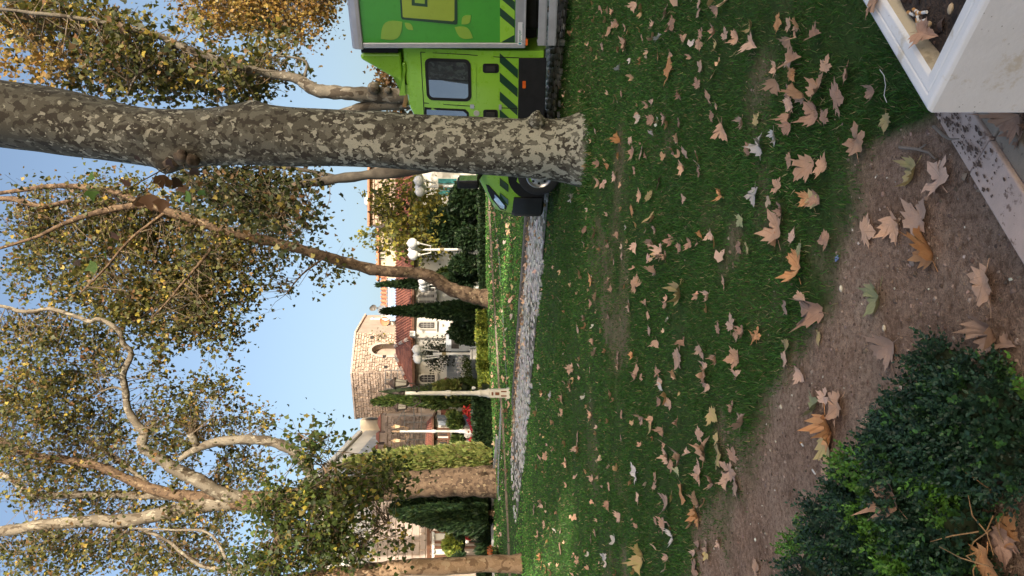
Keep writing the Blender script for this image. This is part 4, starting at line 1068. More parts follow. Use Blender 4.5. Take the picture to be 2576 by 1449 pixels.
crown(tB, [(800, 1290, 110, 95, dB - 1, 1.3, 52), (900, 1230, 85, 60, dB - 1.2, 1, 50), (740, 1390, 110, 60, dB - .8, 1.2, 44), (690, 1270, 70, 50, dB - 1.3, 1, 40), (860, 1380, 90, 50, dB - .8, 1, 36), (960, 1190, 55, 35, dB - 1.2, .8, 40), (1010, 1215, 30, 30, dB - 1.2, .6, 26), (975, 1340, 55, 45, dB - .9, .8, 17), (1020, 1370, 35, 30, dB - .8, .6, 11), (800, 1110, 50, 40, dB - 1.4, .7, 26), (755, 1130, 40, 50, dB - 1.4, .7, 30), (640, 1420, 90, 40, dB - .8, 1, 36)], skB, PAL_GREEN, .135, per=16, spread=.34)

# ================================================================== BUILDINGS BEHIND
PLASTER = basic('white_plaster', (0.74, 0.71, 0.65), (0.66, 0.64, 0.59), 0.8, 0.85, 0.1, 20)
CREAM = basic('cream_plaster', (0.66, 0.56, 0.42), (0.58, 0.49, 0.37), 0.7, 0.85, 0.1, 20)
PINKP = basic('pink_plaster', (0.62, 0.47, 0.38), (0.54, 0.41, 0.33), 0.7, 0.85, 0.1, 20)
MORTAR = basic('pink_mortar', (0.45, 0.36, 0.30), (0.36, 0.29, 0.24), 1.5, 0.9, 0.2, 30)
STONE = basic('tower_stone', (0.50, 0.395, 0.315), (0.36, 0.275, 0.225), 2.6, 0.9, 0.35, 25, orand=0.28)
STONE2 = basic('wall_stone_grey', (0.37, 0.295, 0.255), (0.27, 0.21, 0.185), 2.6, 0.9, 0.35, 25, orand=0.3)
BLOCK = basic('wall_block_pale', (0.54, 0.44, 0.38), (0.45, 0.365, 0.315), 1.4, 0.9, 0.2, 25, orand=0.1)
TILE = basic('red_roof_tile', (0.36, 0.135, 0.085), (0.26, 0.095, 0.062), 2.5, 0.85, 0.2, 30, orand=0.15)
TILEO = basic('orange_roof_tile', (0.52, 0.25, 0.14), (0.42, 0.19, 0.11), 2.5, 0.85, 0.2, 30, orand=0.12)
DARKW = basic('window_dark', (0.03, 0.03, 0.035), (0.06, 0.055, 0.055), 6, 0.2)
FRAMEW = basic('window_frame_pale', (0.6, 0.56, 0.5), None, 4, 0.7)
BROWNW = basic('brown_wood', (0.16, 0.07, 0.032), (0.11, 0.045, 0.022), 5, 0.6, 0.2, 40)
ZINC = basic('zinc_sheet', (0.42, 0.46, 0.52), (0.35, 0.39, 0.45), 1.2, 0.5, metal=0.2)
BLUESH = basic('blue_sheet', (0.22, 0.36, 0.62), (0.3, 0.42, 0.62), 3, 0.5)
GREYP = basic('grey_pole', (0.3, 0.29, 0.28), None, 5, 0.5, metal=0.3)
WHITEM = basic('white_painted_metal', (0.72, 0.71, 0.68), (0.62, 0.6, 0.56), 3, 0.5, 0.05, 60)

def quadslab(name, a, b, z0, z1, th, mat, parent, bevel=0.0):
    """upright slab from a to b (xy), thickness th away from the viewer"""
    a, b = Vector((a[0], a[1], 0)), Vector((b[0], b[1], 0))
    d = (b - a).normalized(); n = Vector((-d.y, d.x, 0))
    if n.y < 0: n = -n
    m = MB(); m.prism([(a.x, a.y, z0), (b.x, b.y, z0), (b.x, b.y, z1), (a.x, a.y, z1)], 0, n * th)
    return m.build(name, mat, parent, bevel=bevel)
def px(dy, y): return ((CY - dy) * y / F, y)
def pz(dx, y): return CAMH - (dx - HZ) * y / F
def arch_poly(x0, x1, z0, z1, y, n=7, point=0.0):
    cx, r = (x0 + x1) / 2, (x1 - x0) / 2
    spring = z1 - r * (1 + point)
    pts = [(x0, y, z0), (x1, y, z0)]
    for i in range(n + 1):
        a = pi * i / n
        pts.append((cx + r * cos(a), y, spring + r * (1 + point) * sin(a)))
    return pts
def arched_window(parent, dx0, dx1, dyl, dyr, y, pointed=0.0):
    x0, x1 = px(dyl, y)[0], px(dyr, y)[0]; z0, z1 = pz(dx1, y), pz(dx0, y)
    f = MB(); f.prism(arch_poly(x0 - .09, x1 + .09, z0 - .1, z1 + .09, y - .05, 9, pointed), 0, (0, .06, 0))
    w = f.build('window', FRAMEW, parent)
    g = MB(); g.prism(arch_poly(x0, x1, z0, z1, y - .065, 9, pointed), 0, (0, .03, 0)); g.build('pane', DARKW, w)
    MB().box(((x0 + x1) / 2, y - .08, z0 - .13), (x1 - x0 + .3, .12, .07)).build('sill', FRAMEW, w)
    b = MB()
    for k in range(1, 3): b.box((x0 + (x1 - x0) * k / 3, y - .075, (z0 + z1) / 2 - .05), (.035, .02, z1 - z0 - .2))
    for k in range(1, 4): b.box(((x0 + x1) / 2, y - .078, z0 + (z1 - z0) * k / 4.3), (x1 - x0, .02, .03))
    b.build('grille', GREYP, w)
    return w
stone_me = []
for q in range(5):
    m = MB(); j = lambda: random.uniform(-.09, .09)
    vs = [(-.5 + j(), 0.5, -.5 + j()), (.5 + j(), 0.5, -.5 + j()), (.5 + j(), 0.5, .5 + j()), (-.5 + j(), 0.5, .5 + j())]
    vs2 = [(v[0] * .86, -.5 + random.uniform(-.15, .15), v[2] * .84) for v in vs]
    m.add(vs + vs2, [(4, 5, 6, 7), (0, 1, 5, 4), (1, 2, 6, 5), (2, 3, 7, 6), (3, 0, 4, 7)])
    stone_me.append(m.mesh('stone'))
def stones(parent, a, b, z0, z1, cw, ch, mat, limit, name='stone', skip=None, depth=.10, jw=.35):
    """stones laid in uneven courses on the wall a-b; first `limit` from the top as objects, the rest joined"""
    a, b = Vector((a[0], a[1], 0)), Vector((b[0], b[1], 0)); d = b - a; L_ = d.length; d.normalize()
    n = Vector((-d.y, d.x, 0))
    if n.y > 0: n = -n
    ang = math.atan2(d.y, d.x)
    cnt = 0; rest = MB(); z = z1
    mes = [me.copy() for me in stone_me]
    for me in mes: me.materials.append(mat)
    while z > z0 + .02:
        h = min(ch * random.uniform(.75, 1.25), z - z0); u = -random.random() * cw
        while u < L_:
            w = cw * random.uniform(1 - jw, 1 + jw); u0, u1 = max(0, u), min(L_, u + w); u += w
            if u1 - u0 < .07: continue
            c = a + d * ((u0 + u1) / 2); zc = z - h / 2 + random.uniform(-.02, .02)
            if skip and skip((u0 + u1) / 2, zc): continue
            dep = depth * random.uniform(.7, 1.4)
            loc = Vector((c.x, c.y, zc)) + n * (dep * .42)
            sc = Vector((u1 - u0 - .03, dep, h - .028))
            M = Matrix.Translation(loc) @ Matrix.Rotation(ang if abs(d.x) > 0 else 0, 4, 'Z') @ Matrix.Diagonal((sc.x, sc.y, sc.z, 1))
            if n.dot((Matrix.Rotation(ang, 3, 'Z') @ Vector((0, -1, 0)))) < 0:
                M = Matrix.Translation(loc) @ Matrix.Rotation(ang + pi, 4, 'Z') @ Matrix.Diagonal((sc.x, sc.y, sc.z, 1))
            me = random.choice(mes)
            if cnt < limit:
                o = bpy.data.objects.new(name, me); C.objects.link(o); o.parent = parent
                o.matrix_parent_inverse = Matrix.Translation(-parent.location)
                o.matrix_basis = M; cnt += 1
            else:
                rest.add([M @ v.co for v in me.vertices], [tuple(p.vertices) for p in me.polygons])
        z -= h
    if rest.v:
        tag(rest.build(name + '_courses', mat, parent), kind='stuff')
    return cnt

# ---- stone tower
yT = 56.0
kL, kC, kR = px(1050, yT + 1.6), px(935, yT), px(838, yT + 1.6)
zTop = pz(886, yT); zBase = gzf(0, yT) - .5
tower = thing('stone_tower', 'old pinkish stone tower with a pointed arched recess above red roof', 'tower', (kC[0], kC[1], zBase))
m = MB(); pts = [kL, kC, kR, (kR[0] + 1.2, yT + 6), (kL[0] - .6, yT + 6)]
m.prism([(p[0], p[1], zBase) for p in pts], 0, (0, 0, zTop - zBase)); tw_wall = m.build('wall', MORTAR, tower)
m = MB(); m.prism([(p[0] * 1.0 + (.12 if p[0] > kC[0] else -.12), p[1] - .1, zTop) for p in pts], 0, (0, 0, .12)); m.build('coping', BLOCK, tower)
xA0, xA1 = px(895, yT + .6)[0], px(868, yT + .6)[0]
zA0, zA1 = pz(997, yT + .6), pz(934, yT + .6)
dvec = Vector((kR[0] - kC[0], kR[1] - kC[1])); LR = dvec.length
def uC(x): return (x - kC[0]) / (kR[0] - kC[0]) * LR
def in_arch(u, z, g=.2):
    u0, u1 = uC(xA0) - g, uC(xA1) + g
    if not (u0 < u < u1): return False
    t_ = abs((u - (u0 + u1) / 2) / ((u1 - u0) / 2))
    return z < zA1 + g - (t_ ** 2) * (u1 - u0) * .75
n1 = stones(tower, kC, kR, pz(1040, yT), zTop - .02, .31, .19, STONE, 150, skip=in_arch)
n2 = stones(tower, kC, kL, pz(1045, yT), zTop - .02, .32, .19, STONE, 150)
def along(u, z, out=0.0):
    p = Vector(kC) + dvec.normalized() * u; nn = Vector((dvec.y, -dvec.x)).normalized()
    if nn.y > 0: nn = -nn
    return (p.x + nn.x * out, p.y + nn.y * out, z)
u0, u1 = uC(xA0), uC(xA1)
def gothic(u0, u1, z0, z1, out, n=8):
    pts = [(u0, z0), (u1, z0)]; w = u1 - u0; sp = z1 - w * .85
    for i in range(n + 1): t_ = i / n; pts.append((u1 - w / 2 * (1 - cos(t_ * pi / 2)) if False else u1 - w / 2 * t_ ** 1.7, sp + (z1 - sp) * sin(t_ * pi / 2)))
    for i in range(1, n + 1): t_ = 1 - i / n; pts.append((u0 + w / 2 * t_ ** 1.7, sp + (z1 - sp) * sin(t_ * pi / 2)))
    return [along(u, z, out) for u, z in pts]
nrm = Vector((dvec.y, -dvec.x, 0)).normalized()
if nrm.y > 0: nrm = -nrm
def cut(target, polys, depth):
    """real openings sunk into a wall mesh"""
    for o_ in (target,):
        bm = bmesh.new(); bm.from_mesh(o_.data); bmesh.ops.recalc_face_normals(bm, faces=bm.faces); bm.to_mesh(o_.data); bm.free()
    cm = MB()
    for p in polys: cm.prism(p, 0, depth)
    co_ = obj('cutter', cm.mesh('cutter'), None)
    bm = bmesh.new(); bm.from_mesh(co_.data); bmesh.ops.recalc_face_normals(bm, faces=bm.faces); bm.to_mesh(co_.data); bm.free()
    md = target.modifiers.new('cut', 'BOOLEAN'); md.object = co_; md.operation = 'DIFFERENCE'; md.solver = 'EXACT'
    bpy.context.view_layer.update()
    me = bpy.data.meshes.new_from_object(target.evaluated_get(bpy.context.evaluated_depsgraph_get()))
    target.modifiers.clear(); target.data = me
    bpy.data.objects.remove(co_)
cut(tw_wall, [gothic(u0, u1, zA0 - .3, zA1, .4)], -nrm * 1.1)
ga, gb_ = gothic(u0 - .17, u1 + .17, zA0, zA1 + .22, .11), gothic(u0, u1, zA0, zA1, .11)
m = MB(); k_ = len(ga); d_ = -nrm * .12
for i in range(1, k_):
    j_ = (i + 1) % k_
    q4 = [Vector(ga[i]), Vector(ga[j_]), Vector(gb_[j_]), Vector(gb_[i])]
    m.add(q4 + [v + d_ for v in q4], [(0, 1, 2, 3), (0, 4, 5, 1), (2, 6, 7, 3), (1, 5, 6, 2), (3, 7, 4, 0)])
m.build('arch_surround', BLOCK, tower)
for dx_, dy_ in ((964, 900), (928, 853), (970, 925)):
    u = uC(px(dy_, yT)[0]); q = along(u, pz(dx_, yT), .12)
    MB().box(q, (.2, .1, .24)).build('putlog_hole', DARKW, tower)
# plants growing on the tower are joined to it by their roots
def tuft(name, parent, c, r, n, pal, size=.1):
    T = np.array(c) + rng.normal(0, 1, (n, 3)) * np.array(r) * .5
    return scatter(name, LT, LF, rot_rand(n, 2.5) * (size * rng.uniform(.6, 1.3, n))[:, None, None], T, palette(n, *pal), LEAVES, parent)
tag(tuft('wall_plant', tower, along(uC(px(852, yT)[0]), pz(946, yT), .25), (.6, .15, .5), 60, PAL_GREEN), kind='stuff')
tag(tuft('wall_plant', tower, along(uC(px(868, yT)[0]), pz(975, yT), .25), (.2, .15, .5), 40, PAL_GREEN), kind='stuff')

# ---- white house with red tiled roof
yH = 44.0
hK, hR, hL = px(837, yH), px(430, yH + 1.0), px(1002, yH + 1.2)
zE = pz(1037, yH); zB_ = gzf(0, yH) - .4
house = thing('white_house', 'long white house with arched windows under a red tiled roof below the tower', 'house', (hK[0], hK[1], zB_))
quadslab('wall', hK, hR, zB_, zE, .4, PLASTER, house); quadslab('wall', hL, hK, zB_, zE, .4, PLASTER, house)
MB().box(((hK[0] + hR[0]) / 2, yH + .15, zE - .08), (hR[0] - hK[0] + .6, .9, .12)).build('eaves', BROWNW, house)
MB().box(((hK[0] + hL[0]) / 2, yH + .3, zE - .085), (hK[0] - hL[0] + .3, .9, .12)).build('eaves', BROWNW, house)
zRt = pz(996, yH + 3.6); aX = px(871, yH + 3.6)[0]
def roof_face(name, q, parent, cols, mat, rad=.07):
    """q: four corners lower-left, lower-right, upper-right, upper-left; covered by tile courses"""
    q = [Vector(v) for v in q]
    n = (q[1] - q[0]).cross(q[3] - q[0]).normalized()
    if n.z < 0: n = -n
    m = MB(); m.prism([v - n * .05 for v in q], 0, n * .03)
    f = m.build(name, mat, parent)
    for i in range(cols):
        t0 = (i + .5) / cols
        a, b = q[0].lerp(q[1], t0), q[3].lerp(q[2], t0)
        if (b - a).length < .2: continue
        k = max(2, int((b - a).length / .5)); pts, rr = [], []
        for j in range(k):
            pts += [a.lerp(b, j / k), a.lerp(b, (j + .97) / k)]; rr += [rad * 1.15, rad * .85]
        MB().tube(pts, rr, 6).build('tile_course', mat, f)
    return f
rf = roof_face('roof', [(hK[0] - .25, yH - .35, zE), (hR[0], yH + .5, zE), (hR[0], yH + 3.6, zRt), (aX, yH + 3.6, zRt)], house, 62, TILE)
xL2 = px(990, yH + 1.0)[0]
rf2 = roof_face('roof', [(xL2, yH + .8, zE - .02), (hK[0] - .3, yH - .35, zE - .0), (aX - .02, yH + 3.6, zRt), (aX - .5, yH + 3.6, zRt - .05)], house, 26, TILE)
for a, b in (((hK[0] - .27, yH - .35, zE + .06), (aX, yH + 3.6, zRt + .07)), ((xL2, yH + .8, zE + .06), (aX - .5, yH + 3.6, zRt + .05))):
    a, b = Vector(a), Vector(b)
    for i in range(9):
        MB().tube([a.lerp(b, i / 9), a.lerp(b, (i + .92) / 9)], [.13, .10], 7).build('ridge_tile', BLOCK if i % 3 else TILE, house)
for a0, a1, l_, r_ in ((1053, 1093, 825, 811), (1135, 1172, 824, 811), (1053, 1092, 767, 756), (1052, 1092, 748, 741), (1060, 1092, 732, 723), (1055, 1094, 961, 943), (1056, 1094, 648, 634), (1056, 1094, 560, 546)):
    arched_window(house, a0, a1, l_, r_, yH + (.55 if l_ > 850 else .25 if l_ > 700 else .5) - (.3 if l_ < 850 else .0))
MB().tube([Vector((px(848, yH)[0], yH - .1, zE - .1)), Vector((px(850, yH)[0], yH - .1, zB_))], .05, 8).build('drainpipe', FRAMEW, house)
MB().box((px(842, yH)[0], yH - .25, pz(1040, yH)), (.3, .5, .3), .4).build('wall_lamp', WHITEM, house)

# corrugated hoarding and shed before the house
yC = 42.5
hoard = thing('metal_fence', 'blue grey corrugated metal fence standing before the white house', 'fence', (px(920, yC)[0], yC, gzf(-4, yC)))
for i in range(9):
    l_, r_ = 968 - i * 10.6, 968 - (i + 1) * 10.6 + .3
    x0, x1 = px(l_, yC)[0], px(r_, yC)[0]; zt = pz(1124 + (4 if i > 5 else 0), yC); zb = gzf(x0, yC) - .1
    V, Fs = [], []
    K = 14
    for j in range(K + 1):
        x = x0 + (x1 - x0) * j / K; yy = yC + .02 * (1 if j % 2 else -1)
        V += [(x, yy, zb), (x, yy, zt + random.uniform(-.01, .01))]
        if j: Fs.append((2 * j - 2, 2 * j, 2 * j + 1, 2 * j - 1))
    me = bpy.data.meshes.new('sheet'); me.from_pydata(V, [], Fs); me.update()
    obj('sheet', me, ZINC, hoard)
x0 = px(862, yC - .2)[0]
boxc = thing('metal_cabinet', 'grey metal cabinet with a dark opening beside the corrugated fence', 'cabinet', (x0, yC - .3, gzf(x0, yC)))
MB().box((x0, yC - .3, (pz(1128, yC) + gzf(x0, yC)) / 2 + .1), (.9, .5, pz(1128, yC) - gzf(x0, yC))).build('body', ZINC, boxc, bevel=.02)
MB().box((x0, yC - .57, pz(1142, yC) - .1), (.6, .04, .42)).build('opening', DARKW, boxc)
roofl = thing('small_roof', 'small red tiled canopy beside the corrugated fence', 'roof', (px(965, yC)[0], yC + .5, gzf(-5, yC)))
MB().prism([(px(990, yC)[0], yC, pz(1130, yC)), (px(950, yC)[0], yC, pz(1130, yC)), (px(955, yC)[0], yC, pz(1116, yC)), (px(990, yC)[0], yC, pz(1112, yC))], 0, (0, .8, 0)).build('tiles', TILE, roofl)
for q in (988, 953): MB().box((px(q, yC)[0], yC + .3, (pz(1130, yC) + gzf(-5, yC)) / 2), (.1, .1, pz(1130, yC) - gzf(-5, yC))).build('post', BROWNW, roofl)

# ---- cream and pink houses on the hill behind
def hill_house(name, label, dyl, dyr, y, dxt, mat, roof=None, dep=6.0, roofmat=None, rh=1.3):
    x0, x1 = px(dyl, y)[0], px(dyr, y)[0]; z1 = pz(dxt, y); z0 = gzf(0, y) - 1
    r = thing(name, label, 'house', ((x0 + x1) / 2, y, z0))
    MB().box(((x0 + x1) / 2, y + dep / 2, (z0 + z1) / 2), (x1 - x0, dep, z1 - z0)).build('wall', mat, r)
    if roofmat: roof_face('roof', [(x0 - .3, y - .4, z1 + .06), (x1 + .3, y - .4, z1 + .06), (x1 + .3, y + dep * .6, z1 + rh), (x0 - .3, y + dep * .6, z1 + rh)], r, max(6, int((x1 - x0) / .28)), roofmat, .09)
    return r, x0, x1, z1
hh1, x0, x1, z1 = hill_house('cream_house', 'cream house with orange tiles and satellite dishes right of the tower', 838, 700, 60, 975, CREAM, dep=7, roofmat=TILEO, rh=1.15)
MB().box(((x0 + x1) / 2, 59.7, z1 - .35), (x1 - x0, .2, .5)).build('cornice', PLASTER, hh1)
MB().box(((x0 + x1) / 2 + .5, 59.2, pz(990, 59.2)), (x1 - x0 - 1, .6, .5)).build('sheet_roof', BLUESH, hh1)
MB().box((px(829, 60)[0], 61, pz(945, 60)), (.55, 1.6, 1.6)).build('stair_block', PINKP, hh1)
MB().box((px(812, 60)[0], 61.2, pz(940, 60)), (.7, .7, .9)).build('water_tank', WHITEM, hh1, bevel=.1)
MB().box((px(812, 60)[0], 61.2, pz(933, 60)), (.75, .75, .22)).build('tank_lid', BLUESH, hh1, bevel=.05)
for dx_, dy_, r_, mt in ((962, 780, .38, ZINC), (970, 794, .38, WHITEM), (968, 808, .36, TILEO), (940, 774, .24, GREYP), (936, 776, .2, GREYP)):
    c = P(dx_, dy_, 59.3)
    dm = MB(); vs = []; fs = []
    for i, (rr, dd) in enumerate(((0.01, .12), (.5, .09), (.8, .03), (1.0, -.04))):
        for k in range(16):
            a = 2 * pi * k / 16; vs.append((c.x + r_ * rr * cos(a), c.y + dd, c.z + r_ * rr * sin(a)))
    for i in range(3):
        for k in range(16): fs.append((i * 16 + k, i * 16 + (k + 1) % 16, (i + 1) * 16 + (k + 1) % 16, (i + 1) * 16 + k))
    dm.add(vs, fs)
    ds_ = dm.build('satellite_dish', mt, hh1, smooth=True)
    MB().tube([c + Vector((0, .12, 0)), c + Vector((0, .3, -.5))], .03, 6).build('dish_mast', GREYP, ds_)
hh2, x0, x1, z1 = hill_house('cream_house', 'cream house with a row of white windows behind the feathery tree', 699, 570, 64, 952, CREAM, dep=7, roofmat=TILEO, rh=.6)
for i in range(4):
    l_ = 654 - i * 9.4
    xw = px(l_ - 3.5, 64)[0]
    w = MB().box((xw, 63.96, pz(962, 64)), (.26, .1, .5)).build('window', WHITEM, hh2); MB().box((xw, 63.9, pz(962, 64)), (.17, .04, .4)).build('pane', DARKW, w)
for xx in (682, 690): MB().box((px(xx, 64)[0], 63.97, pz(968, 64)), (.3, .1, .7)).build('window', DARKW, hh2)
MB().box(((x0 + x1) / 2, 63.8, z1 - .02), (x1 - x0 + .3, .5, .12)).build('cornice', TILEO, hh2)
hh3, x0, x1, z1 = hill_house('stone_house', 'pinkish stone house behind the feathery tree beside the mottled trunk', 566, 395, 58, 932, MORTAR, dep=8)
stones(hh3, (x0, 57.98), (x1, 57.98), pz(1010, 58), z1, .5, .26, STONE, 220)
MB().box(((x0 + x1) / 2, 57.7, z1 + .05), (x1 - x0 + .3, .7, .14)).build('coping', TILEO, hh3)
dome = MB(); dome.sphere(P(935, 505, 60), .6, 12, 8); dome.build('roof_dome', WHITEM, hh3, smooth=True)
# stained shop front seen under the first lamp
sf = thing('shop_front', 'pale shop front with teal panes behind the truck mirror', 'shop', (px(470, 42)[0], 42, gzf(5, 42)))
MB().box((px(470, 42)[0], 42.3, (pz(1085, 42) + gzf(5, 42)) / 2), (2.6, .4, pz(1085, 42) - gzf(5, 42))).build('wall', PLASTER, sf)
TEAL = basic('teal_glass', (.08, .30, .30), (.05, .2, .22), 4, .15)
for q in (455, 470, 485): MB().box((px(q, 42)[0], 42.06, pz(1125, 42)), (.26, .05, 1.0)).build('pane', TEAL, sf)

# ---- crenellated stone wall left of the tower, kiosk, white building
yW = 52.0
z0 = gzf(-9, yW) - .3; zw = pz(968, yW)
wall = thing('stone_wall', 'grey stone wall with three capped merlons left of the tower', 'wall', (px(1100, yW)[0], yW, z0))
wl0, wl1 = px(1205, yW), px(1046, yW)
quadslab('wall', wl0, wl1, z0, zw, 1.0, MORTAR, wall)
cnt = stones(wall, wl0, wl1, pz(1092, yW), zw, .36, .22, STONE2, 240, depth=.08)
for l_, r_, t_ in ((1083, 1044, 958), (1112, 1090, 954), (1150, 1119, 950), (1186, 1157, 950)):
    x0, x1 = px(l_, yW)[0], px(r_, yW)[0]; zt = pz(t_, yW)
    me_ = MB().box(((x0 + x1) / 2, yW + .5, (zw + zt) / 2), (x1 - x0, .96, zt - zw)).build('merlon', STONE2, wall)
    MB().add([(x0 - .06, yW - .06, zt), (x1 + .06, yW - .06, zt), (x1 + .06, yW + 1.05, zt), (x0 - .06, yW + 1.05, zt), ((x0 + x1) / 2 - .2, yW + .5, zt + .3), ((x0 + x1) / 2 + .2, yW + .5, zt + .3)],
             [(0, 1, 5, 4), (1, 2, 5), (2, 3, 4, 5), (3, 0, 4), (3, 2, 1, 0)]).build('merlon_cap', TILE, me_)
sc = thing('scaffold', 'thin grey scaffold poles fixed before the stone wall', 'scaffold', (px(1070, yW - .6)[0], yW - .6, z0))
yS = yW - .6
for dy_, a_, b_ in ((1020, 1010, 1090), (1046, 1005, 1090), (1062, 1018, 1085), (1106, 1000, 1085)):
    MB().tube([P(a_, dy_, yS), P(b_, dy_, yS)], .035, 6).build('pole', GREYP, sc)
for dx_, l_, r_ in ((1018, 1110, 1015), (1042, 1120, 1015), (1060, 1100, 1012)):
    MB().tube([P(dx_, l_, yS - .06), P(dx_ - 1, r_, yS - .06)], .03, 6).build('pole', GREYP, sc)
MB().tube([P(996, 1062, yS - .12), P(1018, 1030, yS - .12)], .025, 6).build('pole', GREYP, sc)
MB().tube([P(1018, 1130, yS - .12), P(1042, 1072, yS - .12)], .025, 6).build('pole', GREYP, sc)
# railings on the tower foot
rail = thing('roof_railing', 'dark metal railing frame on the roof at the foot of the tower', 'railing', P(1000, 965, 53))
for dy_ in (931, 955, 978): MB().tube([P(968, dy_, 53), P(1012, dy_, 53)], .04, 6).build('upright', GREYP, rail)
for dx_ in (969, 984, 1000): MB().tube([P(dx_, 931, 52.95), P(dx_, 978, 52.95)], .03, 6).build('crossbar', GREYP, rail)
# kiosk
yK = 43.0
kx0, kx1 = px(1132, yK)[0], px(1046, yK)[0]
kz = gzf(kx0, yK)
kiosk = thing('garden_kiosk', 'small cream kiosk with brown window frames under a red tiled roof', 'kiosk', ((kx0 + kx1) / 2, yK, kz))
MB().box(((kx0 + kx1) / 2, yK + 1, (kz + pz(1092, yK)) / 2), (kx1 - kx0 - .3, 2, pz(1092, yK) - kz)).build('wall', PLASTER, kiosk)
MB().box(((kx0 + kx1) / 2, yK + .7, pz(1091, yK)), (kx1 - kx0 + .1, 2.5, .1)).build('eaves', BROWNW, kiosk)
roof_face('roof', [(kx0 - .05, yK - .5, pz(1090, yK)), (kx1 + .05, yK - .5, pz(1090, yK)), (kx1 - .55, yK + 1.2, pz(1074, yK + 1)), (kx0 + .1, yK + 1.2, pz(1070, yK + 1))], kiosk, 14, TILE, .06)
for l_, r_ in ((1124, 1109), (1096, 1082)):
    x0, x1 = px(l_, yK)[0], px(r_, yK)[0]
    w = MB().box(((x0 + x1) / 2, yK - .03, (pz(1102, yK) + pz(1128, yK)) / 2), (x1 - x0, .1, pz(1102, yK) - pz(1128, yK))).build('window', BROWNW, kiosk)
    for i in range(2):
        MB().box((x0 + (x1 - x0) * (.27 + .46 * i), yK - .09, (pz(1102, yK) + pz(1128, yK)) / 2), ((x1 - x0) * .32, .03, (pz(1102, yK) - pz(1128, yK)) * .72)).build('pane', DARKW, w)
for q in (1128, 1104, 1078): MB().box((px(q, yK)[0], yK - .06, (kz + pz(1092, yK)) / 2), (.1, .12, pz(1092, yK) - kz)).build('post', BROWNW, kiosk)
MB().box(((kx0 + kx1) / 2, yK - .05, pz(1130, yK)), (kx1 - kx0 - .3, .1, .1)).build('rail', BROWNW, kiosk)
shed = thing('metal_shed', 'pale corrugated shed wall beside the kiosk and the lit cypress', 'shed', (px(1060, yK - .3)[0], yK - .3, kz))
for i in range(3):
    x0, x1 = px(1070 - i * 9, yK - .3)[0], px(1061.5 - i * 9, yK - .3)[0]
    V, Fs = [], []
    for j in range(11):
        x = x0 + (x1 - x0) * j / 10; yy = yK - .3 + .015 * (1 if j % 2 else -1)
        V += [(x, yy, kz - .1), (x, yy, pz(1104 - i * 2, yK))]
        if j: Fs.append((2 * j - 2, 2 * j, 2 * j + 1, 2 * j - 1))
    me = bpy.data.meshes.new('sheet'); me.from_pydata(V, [], Fs); me.update(); obj('sheet', me, ZINC, shed)
gw = thing('garden_wall', 'low cream wall with a brick top beside the red flowers', 'wall', (px(1036, yK)[0], yK - .1, kz))
MB().box((px(1036, yK)[0], yK + .1, (kz + pz(1128, yK)) / 2), (.75, .4, pz(1128, yK) - kz)).build('wall', CREAM, gw)
MB().box((px(1036, yK)[0], yK + .1, pz(1119, yK)), (.8, .5, .42)).build('brick_top', TILE, gw)
# white building with a heavy cornice, seen along its side
XB = -11.3
wb = thing('white_building', 'white building with a dentilled cornice and window band above the stone wall', 'building', (XB, 52, gzf(XB, 52)))
MB().box((XB - 3, 54, 6.0), (6, 17, 12.6)).build('wall', PLASTER, wb)
MB().box((XB - 2.4, 62.6, 6.0), (6.4, 3, 13.4)).build('stair_tower', CREAM, wb)
zc0 = 9.9
MB().box((XB + .12, 52.0, zc0), (.5, 15.4, .28)).build('cornice', PLASTER, wb)
MB().box((XB + .05, 52.0, zc0 + .22), (.8, 15.6, .14)).build('cornice', PLASTER, wb)
for i in range(13):
    MB().box((XB + .16, 45.2 + i * 1.1, zc0 - .34), (.34, .45, .4)).build('dentil', PLASTER, wb)
for i in range(12):
    MB().box((XB + .02, 45.6 + i * 1.15, zc0 + .95), (.08, .95, .8)).build('window', ZINC, wb)
for i in range(6):
    MB().box((XB + .03, 46.2 + i * 2.2, zc0 - 1.6), (.08, 1.0, 1.5)).build('window', basic('shutter_warm', (.5, .36, .22), None, 3, .6) if i == 0 else bpy.data.materials['shutter_warm'], wb)
MB().box((XB - 2.5, 53, 12.5), (5.4, 14, .3)).build('roof_slab', PLASTER, wb)
rp = thing('roof_pipe', 'dark round vent pipe lying on the white building roof', 'pipe', (XB - .4, 56, 12.65)); MB().tube([(XB - 1.6, 58, 13.0), (XB - .2, 58, 13.0)], .3, 10).build('pipe', GREYP, rp)
# terrace wall and pergola at the left
yP = 40.0
zt_ = gzf(-13, yP)
tw_ = thing('block_wall', 'pale pink block wall behind the brown pergola', 'wall', (px(1365, yP + 2)[0], yP + 2, zt_))
a, b = px(1520, yP + 2), px(1196, yP + 2)
quadslab('wall', a, b, zt_ - .3, pz(935, yP + 2), .6, MORTAR, tw_)
stones(tw_, a, b, pz(1078, yP + 2), pz(936, yP + 2), .95, .42, BLOCK, 200, name='block', depth=.06, jw=.2)
pg = thing('pergola', 'dark brown timber pergola with pale panels above the clipped hedge', 'pergola', (px(1365, yP)[0], yP, zt_))
xa, xb = px(1425, yP)[0], px(1322, yP)[0]
for dx_, h in ((1078, .16), (1086, .10)):
    MB().box(((xa + xb) / 2, yP, pz(dx_, yP)), (xb - xa, .12, h)).build('beam', BROWNW, pg)
MB().box(((xa + xb) / 2, yP, pz(1128, yP)), (xb - xa, .1, .08)).build('beam', BROWNW, pg)
for q in (1325, 1338, 1364, 1377, 1400, 1420):
    MB().box((px(q, yP)[0], yP, (pz(1075, yP) + zt_) / 2), (.11, .11, pz(1075, yP) - zt_)).build('post', BROWNW, pg)
